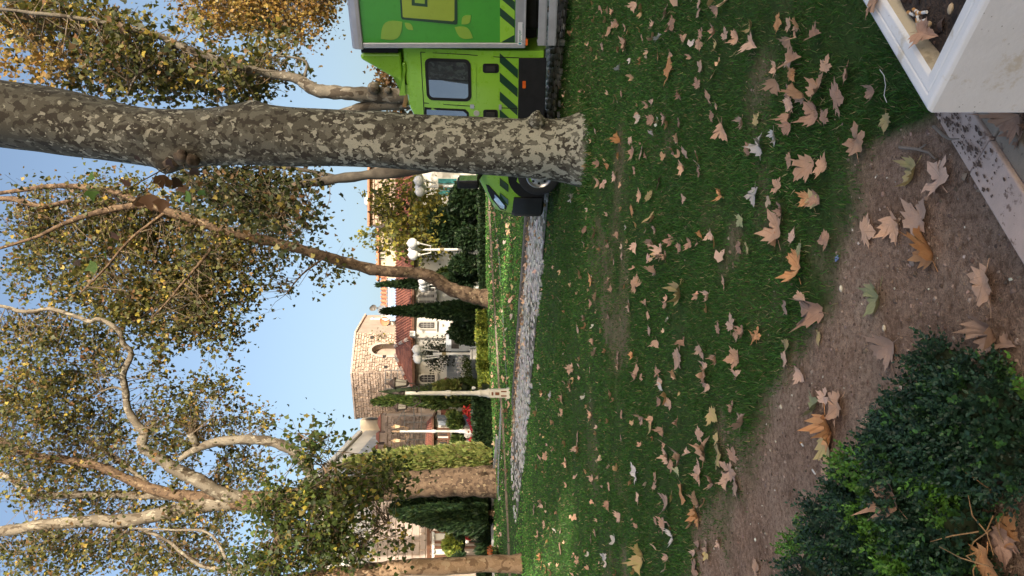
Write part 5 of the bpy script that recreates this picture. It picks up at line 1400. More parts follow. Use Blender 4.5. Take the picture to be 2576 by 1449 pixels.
for q0, q1 in ((1362, 1341), (1398, 1379), (1418, 1402)):
    MB().box(((px(q0, yP)[0] + px(q1, yP)[0]) / 2, yP + .1, (pz(1090, yP) + pz(1127, yP)) / 2), (abs(px(q1, yP)[0] - px(q0, yP)[0]) - .1, .05, pz(1090, yP) - pz(1127, yP))).build('panel', PLASTER, pg)
for i in range(6):
    c = P(1088, 1398 - i * 11, yP - .1)
    MB().prism([(c.x - .12, c.y, c.z + .04), (c.x + .12, c.y, c.z + .04), (c.x + .08, c.y, c.z - .1), (c.x - .08, c.y, c.z - .1)], 0, (0, .04, 0)).build('lantern_cloth', WHITEM, pg)
ped = thing('stone_pedestal', 'weathered square stone pedestal on the lawn beside the slim trunk', 'pedestal', G(1207, 1389))
pd = G(1207, 1389); s_ = F / pd.y
MB().box((pd.x, pd.y + .3, pd.z + 15 / s_), (28 / s_, .6, 32 / s_)).build('shaft', basic('pedestal_stone', (.42, .38, .32), (.28, .25, .21), 4, .9, .4, 20), ped, bevel=.03)
MB().box((pd.x, pd.y + .3, pd.z + 34 / s_), (33 / s_, .7, 7 / s_)).build('cap', basic('pedestal_cap', (.5, .4, .28), (.4, .3, .2), 4, .9, .3), ped, bevel=.02)
# gently rising wooded backdrop hides the bare horizon

# ================================================================== HEDGES, CYPRESSES, SHRUBS, LAMPS
GREENLEAF = leafmat('evergreen_leaves', 0.12, 0.5)
SPR = np.array([(-.5, 0, 0), (.5, 0, 0), (.42, .22, .55), (0, .3, 1.0), (-.42, .22, .55)])
SPF = np.array([(0, 1, 2), (0, 2, 3), (0, 3, 4)])
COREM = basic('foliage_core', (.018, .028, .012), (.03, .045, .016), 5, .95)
P_DARK = ([(.022, .048, .020), (.032, .062, .022), (.016, .034, .016), (.05, .075, .025)], [4, 4, 4, 1])
P_MID = ([(.05, .085, .022), (.075, .115, .028), (.034, .06, .018), (.12, .15, .04)], [4, 4, 3, 2])
P_LIGHT = ([(.16, .19, .05), (.20, .22, .065), (.11, .145, .04), (.24, .24, .08), (.14, .10, .05)], [4, 4, 3, 2, .5])
P_YEL = ([(.26, .30, .05), (.18, .24, .045), (.34, .34, .07), (.12, .18, .04)], [4, 4, 2, 3])
def cypress(label, tip, base, halfw, y, pal, n=5200, stem=False, fat=.78, blunt=0.0, size=.2):
    z1, z0 = pz(tip[0], y), pz(base[0], y)
    z0 = min(z0, gzf(px(base[1], y)[0], y) + (.25 if stem else .02))
    x1, x0 = px(tip[1], y)[0], px(base[1], y)[0]
    H = z1 - z0; hw = halfw * y / F
    r = thing('cypress_tree', label, 'tree', (x0, y, gzf(x0, y)))
    def prof(t):
        return hw * (np.minimum(1, (t / .12 + .25)) ** .6) * (np.clip(1 - t, 0, 1) ** (fat)) * 1.15 * (1 - blunt) + blunt * hw * np.sqrt(np.clip(1 - t ** 6, 0, 1))
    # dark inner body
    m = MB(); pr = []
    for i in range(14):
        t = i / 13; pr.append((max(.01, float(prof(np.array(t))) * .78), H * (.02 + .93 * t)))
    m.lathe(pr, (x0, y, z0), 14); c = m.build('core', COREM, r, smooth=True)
    t = rng.beta(1.1, 1.25, n); a = rng.uniform(0, 2 * pi, n)
    lump = .80 + .42 * vnoise(a * 1.6 + 3, t * H * 1.1, 1.0, int(x0 * 10) % 50) + .12 * vnoise(a * 5, t * H * 4, 1, 3)
    rr = prof(t) * lump * rng.uniform(.82, 1.04, n)
    T = np.stack([x0 + (x1 - x0) * t + rr * np.cos(a), y + rr * np.sin(a), z0 + t * H], 1)
    d = np.stack([np.cos(a) * .55, np.sin(a) * .55, rng.uniform(.5, 1.3, n)], 1) + rng.normal(0, .18, (n, 3)); d /= np.linalg.norm(d, axis=1)[:, None]
    s = size * rng.uniform(.6, 1.3, n)
    R = frame_to(d) * np.stack([s * .5, s * .5, s], 1)[:, None, :]
    cl = palette(n, *pal)
    scatter('crown', SPR, SPF, R, T, cl, GREENLEAF, r)
    MB().tube([(x0, y, gzf(x0, y) - .1), (x0, y, z0 + H * .3)], [.14, .1], 8).build('trunk', BARK_BROWN, r)
    return r
cypress('slim dark cypress half hidden by the leaning trunk', (950, 716), (1100, 708), 15, 42, P_DARK, 3200)
cypress('dark pointed cypress in front of the white house roof', (963, 783), (1214, 780), 20.5, 37, P_DARK, 6500)
cypress('cypress with a sunlit foot behind the ornate lamp post', (938, 1011), (1190, 985), 33, 41, P_MID, 7000)
cypress('broad pale green cypress beside the thick brown trunk', (868, 1166), (1207, 1152), 34, 33, P_LIGHT, 9000, blunt=.35)
cypress('dark bushy cypress on a bare stem left of the brown trunk', (985, 1282), (1206, 1290), 40, 33, P_DARK, 8500, stem=True, blunt=.3, fat=.6)

def bush(label, c, r, n, pal, size=.13, name='shrub', cat='shrub', leaf=GREENLEAF, core=True, group=None):
    x, y, z = c; rx, ry, rz = r
    rt = thing(name, label, cat, (x, y, gzf(x, y)), group=group)
    if core:
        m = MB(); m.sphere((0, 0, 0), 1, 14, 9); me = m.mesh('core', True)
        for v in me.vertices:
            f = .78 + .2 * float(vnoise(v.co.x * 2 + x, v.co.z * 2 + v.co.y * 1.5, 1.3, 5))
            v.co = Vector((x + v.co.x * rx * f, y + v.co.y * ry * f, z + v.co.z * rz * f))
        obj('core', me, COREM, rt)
    u = rng.normal(size=(n, 3)); u /= np.linalg.norm(u, axis=1)[:, None]
    u[:, 1] = -np.abs(u[:, 1]) * np.where(rng.uniform(0, 1, n) < .8, 1, -1); u[:, 2] = np.where(u[:, 2] < -.5, -u[:, 2], u[:, 2])
    lump = .72 + .5 * vnoise(u[:, 0] * 3 + x * 3, u[:, 2] * 3 + u[:, 1] * 2, 1.0, 9)
    T = np.array(c) + u * np.array(r) * (lump * rng.uniform(.75, 1.08, n))[:, None]
    d = u * .7 + rng.normal(0, .5, (n, 3)) + np.array([0, 0, .35]); d /= np.linalg.norm(d, axis=1)[:, None]
    s = size * rng.uniform(.6, 1.4, n)
    scatter('crown', LT if leaf is LEAVES else SPR, LF if leaf is LEAVES else SPF, frame_to(d) * np.stack([s * .6, s * .6, s], 1)[:, None, :], T, palette(n, *pal), leaf, rt)
    return rt
def B(dx, dy, y, rpx, ratio=1.0):
    c = P(dx, dy, y); s = y / F
    return (c.x, c.y, c.z), (rpx[1] * s, rpx[1] * s * .8, rpx[0] * s)
for lab, dx, dy, y, rp, n, pal, sz in (
    ('dark spreading shrub behind the truck bonnet', 1180, 500, 37, (42, 40), 3000, P_DARK, .2),
    ('tall dark conifer shrub below the feathery tree', 1150, 570, 38, (62, 45), 4200, P_DARK, .22),
    ('dark rounded shrub right of the white lamp pedestal', 1185, 600, 36.5, (35, 26), 2200, P_DARK, .18),
    ('black green clipped shrub left of the lamp pedestal', 1175, 663, 37, (38, 24), 2600, P_DARK, .16),
    ('dark shrub at the foot of the leaning tree', 1170, 705, 38, (48, 24), 2600, P_DARK, .2),
    ('small yellow green shrub behind the leaning trunk', 1125, 693, 39, (22, 16), 900, P_MID, .18),
    ('square dark shrub before the grey metal cabinet', 1175, 838, 38, (38, 28), 3000, P_DARK, .16),
    ('low dark conifer shrub beside the pointed cypress', 1192, 806, 37.4, (20, 20), 1400, P_DARK, .2),
    ('clipped green hedge block below the pergola', 1148, 1366, 37, (26, 42), 4000, P_YEL, .13),
    ('dark teal shrub beside the clipped hedge block', 1160, 1330, 36, (16, 22), 1200, P_DARK, .14),
    ('round dark shrub beside the slim trunk', 1160, 1404, 35, (20, 12), 900, P_DARK, .12),
    ('green shrub below the kiosk windows', 1155, 1110, 40, (20, 22), 1800, P_MID, .13),
    ('loose shrub before the corrugated shed', 1152, 1062, 40, (22, 22), 1600, P_MID, .14),
    ('pale lit shrub under the low cream wall', 1140, 1043, 41, (14, 10), 600, P_LIGHT, .13),
    ('light feathery shrub left of the corrugated fence', 1140, 975, 40, (42, 16), 1800, P_LIGHT, .18)):
    c, r = B(dx, dy, y, rp)
    bush(lab, c, r, n, pal, sz)
def hedge(label, pts, h_px, wd, pal, n, size=.11, name='hedge', spiky=False):
    W = [G(a, b) for a, b in pts]
    rt = thing(name, label, 'hedge', W[0])
    segs = list(zip(W[:-1], W[1:])); L_ = sum((b - a).length for a, b in segs)
    core = MB(); TT_, DD_ = [], []
    for a, b in segs:
        d = b - a; dl = d.length; dn = Vector((d.x, d.y, 0)).normalized(); nn = Vector((-dn.y, dn.x, 0))
        if nn.y < 0: nn = -nn
        h = h_px * a.y / F
        vs = []
        for p in (a, b):
            z = gzf(p.x, p.y)
            for o, zz in ((.06, -.1), (.06, h * .85), (wd - .06, h * .85), (wd - .06, -.1)): vs.append((p.x + nn.x * o, p.y + nn.y * o, z + zz))
        core.add(vs, [(0, 1, 5, 4), (1, 2, 6, 5), (2, 3, 7, 6), (0, 3, 2, 1), (4, 5, 6, 7)])
        k = int(n * dl / L_); u = rng.uniform(0, 1, k); face = rng.uniform(0, 1, k) < h / (h + wd)
        v = rng.uniform(0, 1, k)
        x, y = a.x + d.x * u, a.y + d.y * u; z = gz(x, y)
        lump = (vnoise(u * dl * 1.3, v * 2, 1.0, 4) - .5) * .16
        off = np.where(face, lump * .6, v * wd); zz = np.where(face, v * h, h + lump)
        TT_.append(np.stack([x + nn.x * off, y + nn.y * off, z + zz + rng.normal(0, .02, k)], 1))
        dd = np.stack([np.where(face, -nn.x, 0), np.where(face, -nn.y, 0), np.where(face, .5, 1.0)], 1) + rng.normal(0, .5, (k, 3)); DD_.append(dd)
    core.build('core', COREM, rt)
    T = np.concatenate(TT_); d = np.concatenate(DD_); d /= np.linalg.norm(d, axis=1)[:, None]
    s = size * rng.uniform(.6, 1.4, len(T))
    wv = .25 if spiky else .6
    scatter('crown', SPR, SPF, frame_to(d) * np.stack([s * wv, s * .6, s], 1)[:, None, :], T, palette(len(T), *pal), GREENLEAF, rt)
    return rt
hedge('low dark clipped hedge behind the far lawn near the truck', [(1221, 440), (1222, 520), (1222, 600), (1222, 690), (1224, 735)], 14, .7, P_DARK, 5200)
hedge('sunlit yellow green hedge below the pale fence lamp', [(1226, 780), (1228, 860), (1231, 930), (1234, 965)], 24, .8, P_YEL, 5200, .13)
hedge('thick dark hedge between the ornate lamp and brown trunk', [(1236, 985), (1239, 1060), (1241, 1120), (1242, 1168)], 44, 1.0, P_DARK, 5600, .14)
hedge('loose spiky dark planting left of the brown trunk', [(1241, 1262), (1240, 1330), (1242, 1400), (1244, 1480)], 22, .9, P_DARK, 2800, .42, 'hedge', True)
# flowers: beds nobody could count
P_RED = ([(.62, .03, .03), (.5, .02, .05), (.7, .08, .06)], [4, 3, 2]); P_WHT = ([(.75, .73, .78), (.6, .58, .7)], [3, 2])
def flowers(label, spots, pal, n, size=.1):
    T = []
    for dx, dy, y, rx, ry in spots:
        c = P(dx, dy, y); k = n // len(spots)
        T.append(np.array(c) + rng.normal(0, 1, (k, 3)) * np.array([ry * y / F, .25, rx * y / F]) * .6)
    T = np.concatenate(T); k = len(T)
    r = thing('flower_bed', label, 'flowers', (T[0][0], T[0][1], gzf(T[0][0], T[0][1])))
    g = T.copy(); g[:, 2] -= .12; m_ = len(g)
    st_ = scatter('stems', SPR, SPF, rot_rand(m_, .7) * np.stack([np.full(m_, .05), np.full(m_, .05), np.full(m_, .22)], 1)[:, None, :], g - np.array([0, 0, .1]), palette(m_, *P_MID), GREENLEAF, r); tag(st_, kind='stuff')
    scatter('blossoms', LT, LF, rot_rand(k, 2) * (size * rng.uniform(.6, 1.3, k))[:, None, None], T, palette(k, *pal), LEAVES, r)
flowers('bright red flowers beside the low cream wall', [(1180, 1033, 40, 10, 7), (1186, 1043, 39.5, 7, 8)], P_RED, 420)
flowers('crimson flowers below the kiosk', [(1186, 1058, 39, 8, 6), (1190, 1080, 39, 5, 8), (1185, 1110, 39, 5, 8), (1192, 1125, 38, 6, 6)], ([(.35, .01, .05), (.45, .02, .06)], [1, 1]), 420)
flowers('red and white flowers on the lawn behind the dark cypress', [(1178, 1340, 36, 7, 14), (1172, 1322, 36.5, 5, 6)], P_RED, 380)
flowers('white blossoming bush before the corrugated fence', [(1166, 930, 41, 10, 18), (1162, 910, 41, 8, 12)], P_WHT, 700, .12)
flowers('orange flowers at the foot of the spiky planting', [(1236, 1400, 29, 8, 6), (1235, 1385, 29, 5, 6)], ([(.6, .16, .05), (.5, .2, .1)], [1, 1]), 200)

# ---- feathery yellow green tree
tH = thing('acacia_tree', 'feathery yellow green tree with dark thin branches behind the lawn', 'tree', G(1222, 560))
yh = 40
limbsH = [[(1218, 566, yh, 10), (1120, 560, yh, 8), (1050, 555, yh, 7), (1000, 548, yh, 5), (960, 540, yh, 3.4), (925, 532, yh, 2)],
          [(1050, 556, yh, 5), (1015, 590, yh - .5, 4), (985, 615, yh - .8, 3), (950, 635, yh - 1, 1.6)], [(1060, 556, yh, 5), (1030, 525, yh, 4), (990, 500, yh, 2.6), (940, 485, yh, 1.4)],
          [(1000, 548, yh, 3), (960, 575, yh - .4, 2), (930, 600, yh - .6, 1.2)], [(1090, 558, yh, 4), (1080, 520, yh, 3), (1065, 490, yh, 1.6)], [(1090, 560, yh, 4), (1075, 600, yh - .5, 3), (1055, 640, yh - .7, 1.6)]]
_, skH = wood('trunk', limbsH, basic('acacia_bark', (.06, .04, .028), None, 5, .9), tH, 8)
P_ACA = ([(.24, .22, .045), (.17, .175, .045), (.34, .29, .055), (.10, .12, .035), (.42, .36, .06)], [4, 4, 2.5, 2.5, 1.4])
crown(tH, [(985, 515, 55, 55, yh, 2, 60), (1000, 600, 60, 55, yh - 1, 2, 60), (1060, 520, 50, 55, yh, 2, 66), (1070, 610, 50, 50, yh - 1, 2, 66), (1100, 560, 45, 70, yh - .5, 2, 64), (940, 500, 30, 40, yh, 1.5, 24), (930, 610, 30, 35, yh - 1, 1.5, 22), (1120, 620, 30, 30, yh - 1, 1, 40), (1010, 460, 40, 20, yh, 1, 40)], skH, P_ACA, .2, per=18, spread=.4)
# small dark tree by the white house
tS_ = thing('small_tree', 'small dark drooping tree before the white house', 'tree', G(1210, 860))
ys_ = 42.8
_, skS = wood('trunk', [[(1200, 856, ys_, 5), (1150, 858, ys_, 5), (1130, 845, ys_, 6), (1122, 838, ys_, 6)], [(1150, 860, ys_, 3), (1130, 880, ys_, 3), (1105, 890, ys_, 2)]], basic('small_tree_bark', (.05, .035, .03), None, 5, .9), tS_, 8)
crown(tS_, [(1085, 885, 28, 24, ys_ - .4, .6, 170), (1110, 900, 25, 30, ys_ - .5, .5, 110), (1095, 915, 20, 20, ys_ - .5, .5, 100), (1125, 870, 12, 18, ys_ - .4, .4, 90)], skS, ([(.035, .045, .03), (.05, .06, .035)], [1, 1]), .12, per=14, spread=.22)

# ---- globe lamps
GLOBE = basic('opal_globe', (.80, .80, .80), (.76, .76, .76), 4, .25, spec=.5)
def globe_lamp(label, gl, pole_dy, dx_top, dx_base, y, r_px, pedestal=True):
    s = y / F; x = px(pole_dy, y)[0]; zb = min(pz(dx_base, y), gzf(x, y) + 0.02) if False else pz(dx_base, y)
    zb = min(zb, gzf(x, y)) if zb < gzf(x, y) + .6 else zb
    rt = thing('globe_lamp', label, 'street lamp', (x, y, zb), group='white globe lamps')
    zt = pz(dx_top, y) - .28
    MB().tube([(x, y, zb), (x, y, zt)], [.075, .06], 10).build('pole', WHITEM, rt, smooth=True)
    if pedestal:
        MB().box((x, y, zb + .3), (.55, .55, .62), top=.9).build('pedestal', WHITEM, rt, bevel=.03)
        MB().box((x, y, zb + .68), (.5, .5, .1)).build('pedestal_cap', WHITEM, rt, bevel=.02)
    MB().tube([(x, y, zb + 1.9), (x, y, zb + 2.1)], .09, 8).build('band', basic('lamp_band', (.25, .2, .1), None, 5, .5) if 'lamp_band' not in bpy.data.materials else bpy.data.materials['lamp_band'], rt)
    for i, (dx, dy) in enumerate(gl):
        c = P(dx, dy, y); c.y += (-.22, .2, .0)[i % 3]
        g = MB(); g.sphere(c, r_px * s, 20, 12); go = g.build('globe', GLOBE, rt, smooth=True)
        MB().lathe([(.02, r_px * s * 1.15), (.05, r_px * s * .98)][::-1], c, 8).build('finial', WHITEM, go)
        MB().lathe([(.07, -r_px * s - .08), (.11, -r_px * s * .85)], c, 10).build('collar', WHITEM, go)
        MB().tube([(x, y, zt - .25), (c.x * .6 + x * .4, (c.y + y) / 2, zt - .3), (c.x, c.y, c.z - r_px * s - .1), (c.x, c.y, c.z - r_px * s)], .03, 6).build('arm', WHITEM, rt)
globe_lamp('white globe lamp just beside the mottled trunk above the truck mirror', [(1055, 456), (1056, 470), (1057, 482)], 469, 1066, 1205, 38, 13)
globe_lamp('white three globe lamp before the feathery tree', [(1039, 613), (1039, 628), (1040, 641)], 628, 1054, 1209, 37, 13.5)
globe_lamp('white globe lamp partly hidden by the leaning trunk', [(1064, 707), (1064, 724), (1066, 716)], 722, 1085, 1208, 38, 10.5)
globe_lamp('white globe lamp before the corrugated metal fence', [(1050, 878), (1050, 897), (1052, 903)], 890, 1075, 1203, 37.5, 12)
# ---- ornate lantern posts
LGLASS = basic('lantern_glass', (.26, .24, .20), (.20, .185, .155), 5, .2)
LMETAL = basic('lantern_bronze', (.028, .018, .012), (.05, .03, .02), 8, .6)
LWHITE = basic('lamp_post_cream', (.66, .63, .55), (.58, .55, .48), 4, .55, .08, 60)
RUST = basic('rust_ornament', (.22, .075, .03), (.15, .05, .02), 10, .7)
def lantern(parent, c, h, w, metal, glass):
    """c: centre of lantern foot"""
    x, y, z = c
    m = MB()
    for k in range(6):
        a = 2 * pi * k / 6
        m.tube([(x + w * .26 * cos(a), y + w * .26 * sin(a), z), (x + w * .46 * cos(a), y + w * .46 * sin(a), z + h * .55)], w * .03, 5)
    m.lathe([(w * .12, -h * .08), (w * .30, 0), (w * .30, h * .03), (w * .1, h * .04)], c, 12)
    ln = m.build('lantern', metal, parent)
    MB().lathe([(w * .25, h * .03), (w * .44, h * .55)], c, 6).build('glass', glass, ln)
    MB().lathe([(w * .58, h * .55), (w * .58, h * .59), (w * .46, h * .66), (w * .24, h * .80), (w * .16, h * .84), (w * .07, h * .88), (w * .10, h * .93), (w * .02, h * 1.08)], c, 12).build('hood', metal, ln, smooth=True)
    return ln
def ornate(label, base, scale_y, col_dy, dx_base, dx_ped, dx_top, lan, y, metal, glass, white, k=1.0):
    x = px(col_dy, y)[0]; z0, zp, zt = pz(dx_base, y), pz(dx_ped, y), pz(dx_top, y); s = y / F
    z0 = min(z0, gzf(x, y) + .02)
    rt = thing('lantern_post', label, 'street lamp', (x, y, z0), group='ornate lantern posts')
    pw = 22 * s * k
    MB().box((x, y, z0 + .06), (pw * 1.2, pw * 1.2, .12)).build('plinth', white, rt, bevel=.02)
    pe = MB().box((x, y, (z0 + zp) / 2 + .05), (pw, pw, zp - z0 - .1), top=.94).build('pedestal', white, rt, bevel=.02)
    H = zp - z0
    for dz_, sx, sz in ((.30, .10, .30), (.62, .34, .2)):
        for sg in ((-.25, .25) if sx < .2 else (0,)):
            MB().box((x + sg * pw, y - pw * .5, z0 + H * dz_), (pw * max(sx, .16), .03, H * sz)).build('ornament', RUST, pe, bevel=.012)
    MB().box((x, y - pw * .49, z0 + H * .85), (pw * .4, .03, H * .09)).build('ornament', RUST, pe, bevel=.012)
    r0 = pw * .25
    MB().lathe([(pw * .55, 0), (pw * .55, .04), (pw * .42, .10), (pw * .36, .24), (pw * .42, .28), (pw * .30, .36), (r0, .5), (r0 * .92, (zt - zp) * .45), (r0 * 1.3, (zt - zp) * .46), (r0 * 1.35, (zt - zp) * .5), (r0 * 1.0, (zt - zp) * .53), (r0 * .85, (zt - zp) * .97), (r0 * 1.2, (zt - zp))], (x, y, zp), 16).build('column', white, rt, auto=40)
    MB().lathe([(r0 * .8, 0), (r0 * 1.1, .1), (r0 * .5, .22), (r0 * .7, .3), (.01, .42)], (x, y, zt), 10).build('finial', metal, rt, smooth=True)
    for dxf, dyc, dxt, yo in lan:
        c = P(dxf, dyc, y + yo); h = (dxf - dxt) * s
        lantern(rt, c, h, h * .52, metal, glass)
        sgn = 1 if c.x > x else -1
        pts = [(x, y, zt - .30), (x + sgn * .12, y + yo * .3, zt - .42), ((x + c.x) / 2 + sgn * .05, y + yo * .6, zt - .46), (c.x, y + yo, c.z - .22), (c.x, y + yo, c.z - .03)]
        m = MB(); m.tube(pts, .024 * k, 6)
        q = Vector(((x + c.x) / 2, y + yo * .5, zt - .3)); m.tube([q + Vector((.09 * cos(t * .7), 0, .09 * sin(t * .7))) * (1 - t * .07) for t in range(10)], .014 * k, 5)
        m.build('bracket', metal, rt)
gN = G(1283, 988)
ornate('ornate cream lamp post with two dark lanterns standing on the near lawn', None, None, 989, 1284, 1231, 1020, [(1024, 964.5, 972, -.35), (1022, 1024.5, 984, .35)], gN.y, LMETAL, LGLASS, LWHITE)
ornate('sunlit white lamp post with two pale lanterns before the kiosk', None, None, 1085, 1198, 1172, 1006, [(1006, 1073.5, 984, -.3), (1007, 1109, 984, .3)], 39.5, basic('lantern_gilt', (.45, .30, .16), (.35, .22, .12), 6, .45), basic('lantern_cream', (.75, .62, .42), None, 4, .3), WHITEM, .62)
# garden spotlights
for lab, dx0, dx1, dy in (('small white spotlight on a black stake beside the brown trunk', 1207, 1240, 1180), ('small spotlight stake on the lawn left of the dark cypress', 1180, 1212, 1363), ('small white garden light behind the ornate lamp post', 1196, 1212, 976)):
    g = G(min(dx1 + 0, 1240), dy) if dx1 > 1225 else P(dx1, dy, 34)
    y = g.y; r = thing('garden_spotlight', lab, 'spotlight', g, group='garden spotlights')
    MB().tube([(g.x, y, g.z - .05), (g.x, y, pz(dx0, y))], .02, 6).build('stake', BLK, r)
    MB().lathe([(.05, 0), (.08, .1), (.06, .16)], (g.x, y, pz(dx0, y)), 10).build('lamp_head', WHITEM, r)

# ================================================================== FOREGROUND: PLANTER, KERB SLABS, SHRUB
E1, E2 = Vector((.761, .649, 0)).normalized(), Vector((.649, -.761, 0)).normalized()
PZ = 0.60
PC = Vector(((CY - 284.5) * (1.6 - PZ) / (2331 - HZ), (1.6 - PZ) * F / (2331 - HZ), 0))
def conc(name, c1, c2, stain, sc=6, pit=0.5):
    m, N, L, b = newmat(name)
    co = coords(N)
    r = ramp(N, [(.3, c1), (.7, c2)]); L.new(noise(N, L, co, sc, 6, .6), r.inputs[0])
    st = ramp(N, [(.58, 0.0), (.66, 1.0)]); L.new(noise(N, L, co, sc * 1.7, 6, .7), st.inputs[0])
    c = mixc(N, L, st.outputs[0], r.outputs[0], stain)
    vo = N.new('ShaderNodeTexVoronoi'); vo.inputs['Scale'].default_value = 55; L.new(co, vo.inputs['Vector'])
    pr = ramp(N, [(.07, 0.0), (.12, 1.0)]); L.new(vo.outputs['Distance'], pr.inputs[0])
    nz = ramp(N, [(.52, 1.0), (.62, 0.0)]); L.new(noise(N, L, co, 9, 3), nz.inputs[0])
    pits = N.new('ShaderNodeMath'); pits.operation = 'MAXIMUM'; L.new(pr.outputs[0], pits.inputs[0]); L.new(nz.outputs[0], pits.inputs[1])
    c = mixc(N, L, pits.outputs[0], (c1[0] * .5, c1[1] * .48, c1[2] * .45), c)
    L.new(c, b.inputs['Base Color']); b.inputs['Roughness'].default_value = .85
    ad = N.new('ShaderNodeMath'); ad.operation = 'ADD'; L.new(noise(N, L, co, 70, 4, .6), ad.inputs[0]); L.new(pits.outputs[0], ad.inputs[1])
    bump(N, L, b, ad.outputs[0], pit, .004)
    return m
CONCW = conc('planter_white_concrete', (.74, .735, .74), (.66, .65, .64), (.56, .51, .43), 5, .25)
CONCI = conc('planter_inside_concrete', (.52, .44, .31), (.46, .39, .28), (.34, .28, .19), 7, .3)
SLAB = conc('granite_slab', (.58, .44, .375), (.49, .37, .315), (.22, .145, .115), 15, .45)
SLAB2 = conc('granite_slab_dark', (.33, .265, .205), (.25, .2, .15), (.12, .08, .06), 9, .45)  # inner kerb strip, darker and browner than the slab tops
DSOIL = basic('potting_soil', (.030, .020, .015), (.075, .05, .038), 30, .95, 1.0, 90)
planter = thing('concrete_planter', 'white concrete planter box with dark soil at the corner of the lawn', 'planter', (PC.x, PC.y, .06))
def pp(a, b, z): v = PC + E1 * a + E2 * b; return (v.x, v.y, z)
A1, B1 = 1.15, .85; rw = .068
m = MB()
def ringpts(o, z): return [pp(o, o, z), pp(A1 - o, o, z), pp(A1 - o, B1 - o, z), pp(o, B1 - o, z)]
lv = [ringpts(0.0, .02), ringpts(0, PZ - .012), ringpts(.004, PZ - .003), ringpts(.012, PZ), ringpts(.030, PZ), ringpts(.032, PZ - .005), ringpts(.034, PZ), ringpts(rw - .008, PZ - .001), ringpts(rw, PZ - .008)]
vs = [p for r in lv for p in r]; fs = []
for i in range(len(lv) - 1):
    for k in range(4): a, b = i * 4 + k, i * 4 + (k + 1) % 4; fs.append((a, b, b + 4, a + 4))
fs.append((3, 2, 1, 0))
bd = m.add(vs, fs).build('box', CONCW, planter)
bm = bmesh.new(); bm.from_mesh(bd.data); bmesh.ops.recalc_face_normals(bm, faces=bm.faces)
bm.to_mesh(bd.data); bm.free()
b_ = bd.modifiers.new('bevel', 'BEVEL'); b_.width = .004; b_.segments = 2; b_.limit_method = 'ANGLE'
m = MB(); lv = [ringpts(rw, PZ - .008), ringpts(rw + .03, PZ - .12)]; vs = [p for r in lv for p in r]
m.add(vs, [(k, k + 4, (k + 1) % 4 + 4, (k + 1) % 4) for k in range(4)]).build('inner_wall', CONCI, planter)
nx = 30; V = []; Fs = []
for i in range(nx + 1):
    for j in range(nx + 1):
        a, b = rw + .012 + (A1 - 2 * rw - .024) * i / nx, rw + .012 + (B1 - 2 * rw - .024) * j / nx
        V.append(pp(a, b, PZ - .040 + .02 * (float(vnoise(a, b, 14, 3)) - .5) + .03 * (float(vnoise(a, b, 4, 6)) - .5)))
        if i and j: q = i * (nx + 1) + j; Fs.append((q, q - 1, q - nx - 2, q - nx - 1))
me = bpy.data.meshes.new('soil'); me.from_pydata(V, [], Fs); me.update(); obj('soil', me, DSOIL, planter)
n = 700
a, b = rng.uniform(rw + .02, .75, n), rng.uniform(rw + .02, B1 - rw - .02, n)
T = np.array([pp(x_, y_, PZ - .034 + .03 * (float(vnoise(x_, y_, 4, 6)) - .5)) for x_, y_ in zip(a, b)])
sz = np.abs(rng.normal(.006, .004, n)) + .003
tag(scatter('soil_crumbs', tv, tfs, rot_rand(n, 1) * np.stack([sz * 1.3, sz, sz], 1)[:, None, :], T, palette(n, [(.05, .03, .022), (.09, .06, .045), (.16, .11, .08), (.35, .29, .2)], [5, 4, 2, .7]), leafmat('crumbs2', 0, .9), planter), kind='stuff')
BUTT = basic('cigarette_paper', (.75, .73, .70), None, 20, .7); FILT = basic('cigarette_filter', (.55, .27, .08), None, 30, .7)
TANB = basic('nut_shell_tan', (.50, .38, .24), (.42, .3, .18), 20, .7)
def butt(dx, dy, ang, z, label, filt=True, ln=.03):
    y = (1.6 - z) * F / (dx - HZ); c = Vector(((CY - dy) * y / F, y, z))
    d = Vector((cos(ang), sin(ang), .05)) * ln / 2
    r = thing('cigarette_butt', label, 'cigarette butt', c, group='cigarette butts in the planter soil')
    MB().tube([c - d, c + d * .2], .004, 8).build('paper', BUTT, r)
    MB().tube([c + d * .2, c + d], .0042, 8).build('filter', FILT if filt else TANB, r)
for i, (zx, zy, an) in enumerate(((932, 58, .9), (940, 88, .2), (940, 125, .1), (960, 110, 1.4), (905, 70, 1.0), (968, 65, 1.3))):
    butt(1852.8 + .485 * zx, .485 * zy, an, PZ - .024, ('white cigarette butt lying topmost on the planter soil', 'white cigarette butt in the middle of the planter litter', 'white cigarette butt lying lowest on the planter soil', 'tan stub among the white butts in the planter', 'orange filter stub against the inner planter wall', 'brown stub beside the topmost white butt')[i], i not in (3,))
def pebble(name, label, cat, dx, dy, z, sx, sy, mat, group=None, ang=0.3):
    if z is None:
        g = G(dx, dy); c = Vector((g.x, g.y, float(gz2(g.x, g.y)) + sy * .3))
    else:
        y = (1.6 - z) * F / (dx - HZ); c = Vector(((CY - dy) * y / F, y, z))
    m = MB(); m.sphere((0, 0, 0), 1, 10, 7); me = m.mesh(name, True)
    M = Matrix.Rotation(ang, 3, 'Z')
    for v in me.vertices: v.co = c + M @ Vector((v.co.x * sx * (1 + .1 * sin(v.co.y * 5)), v.co.y * sy, v.co.z * sy * .75))
    o = obj(name, me, mat); tag(o, label, cat, group); return o
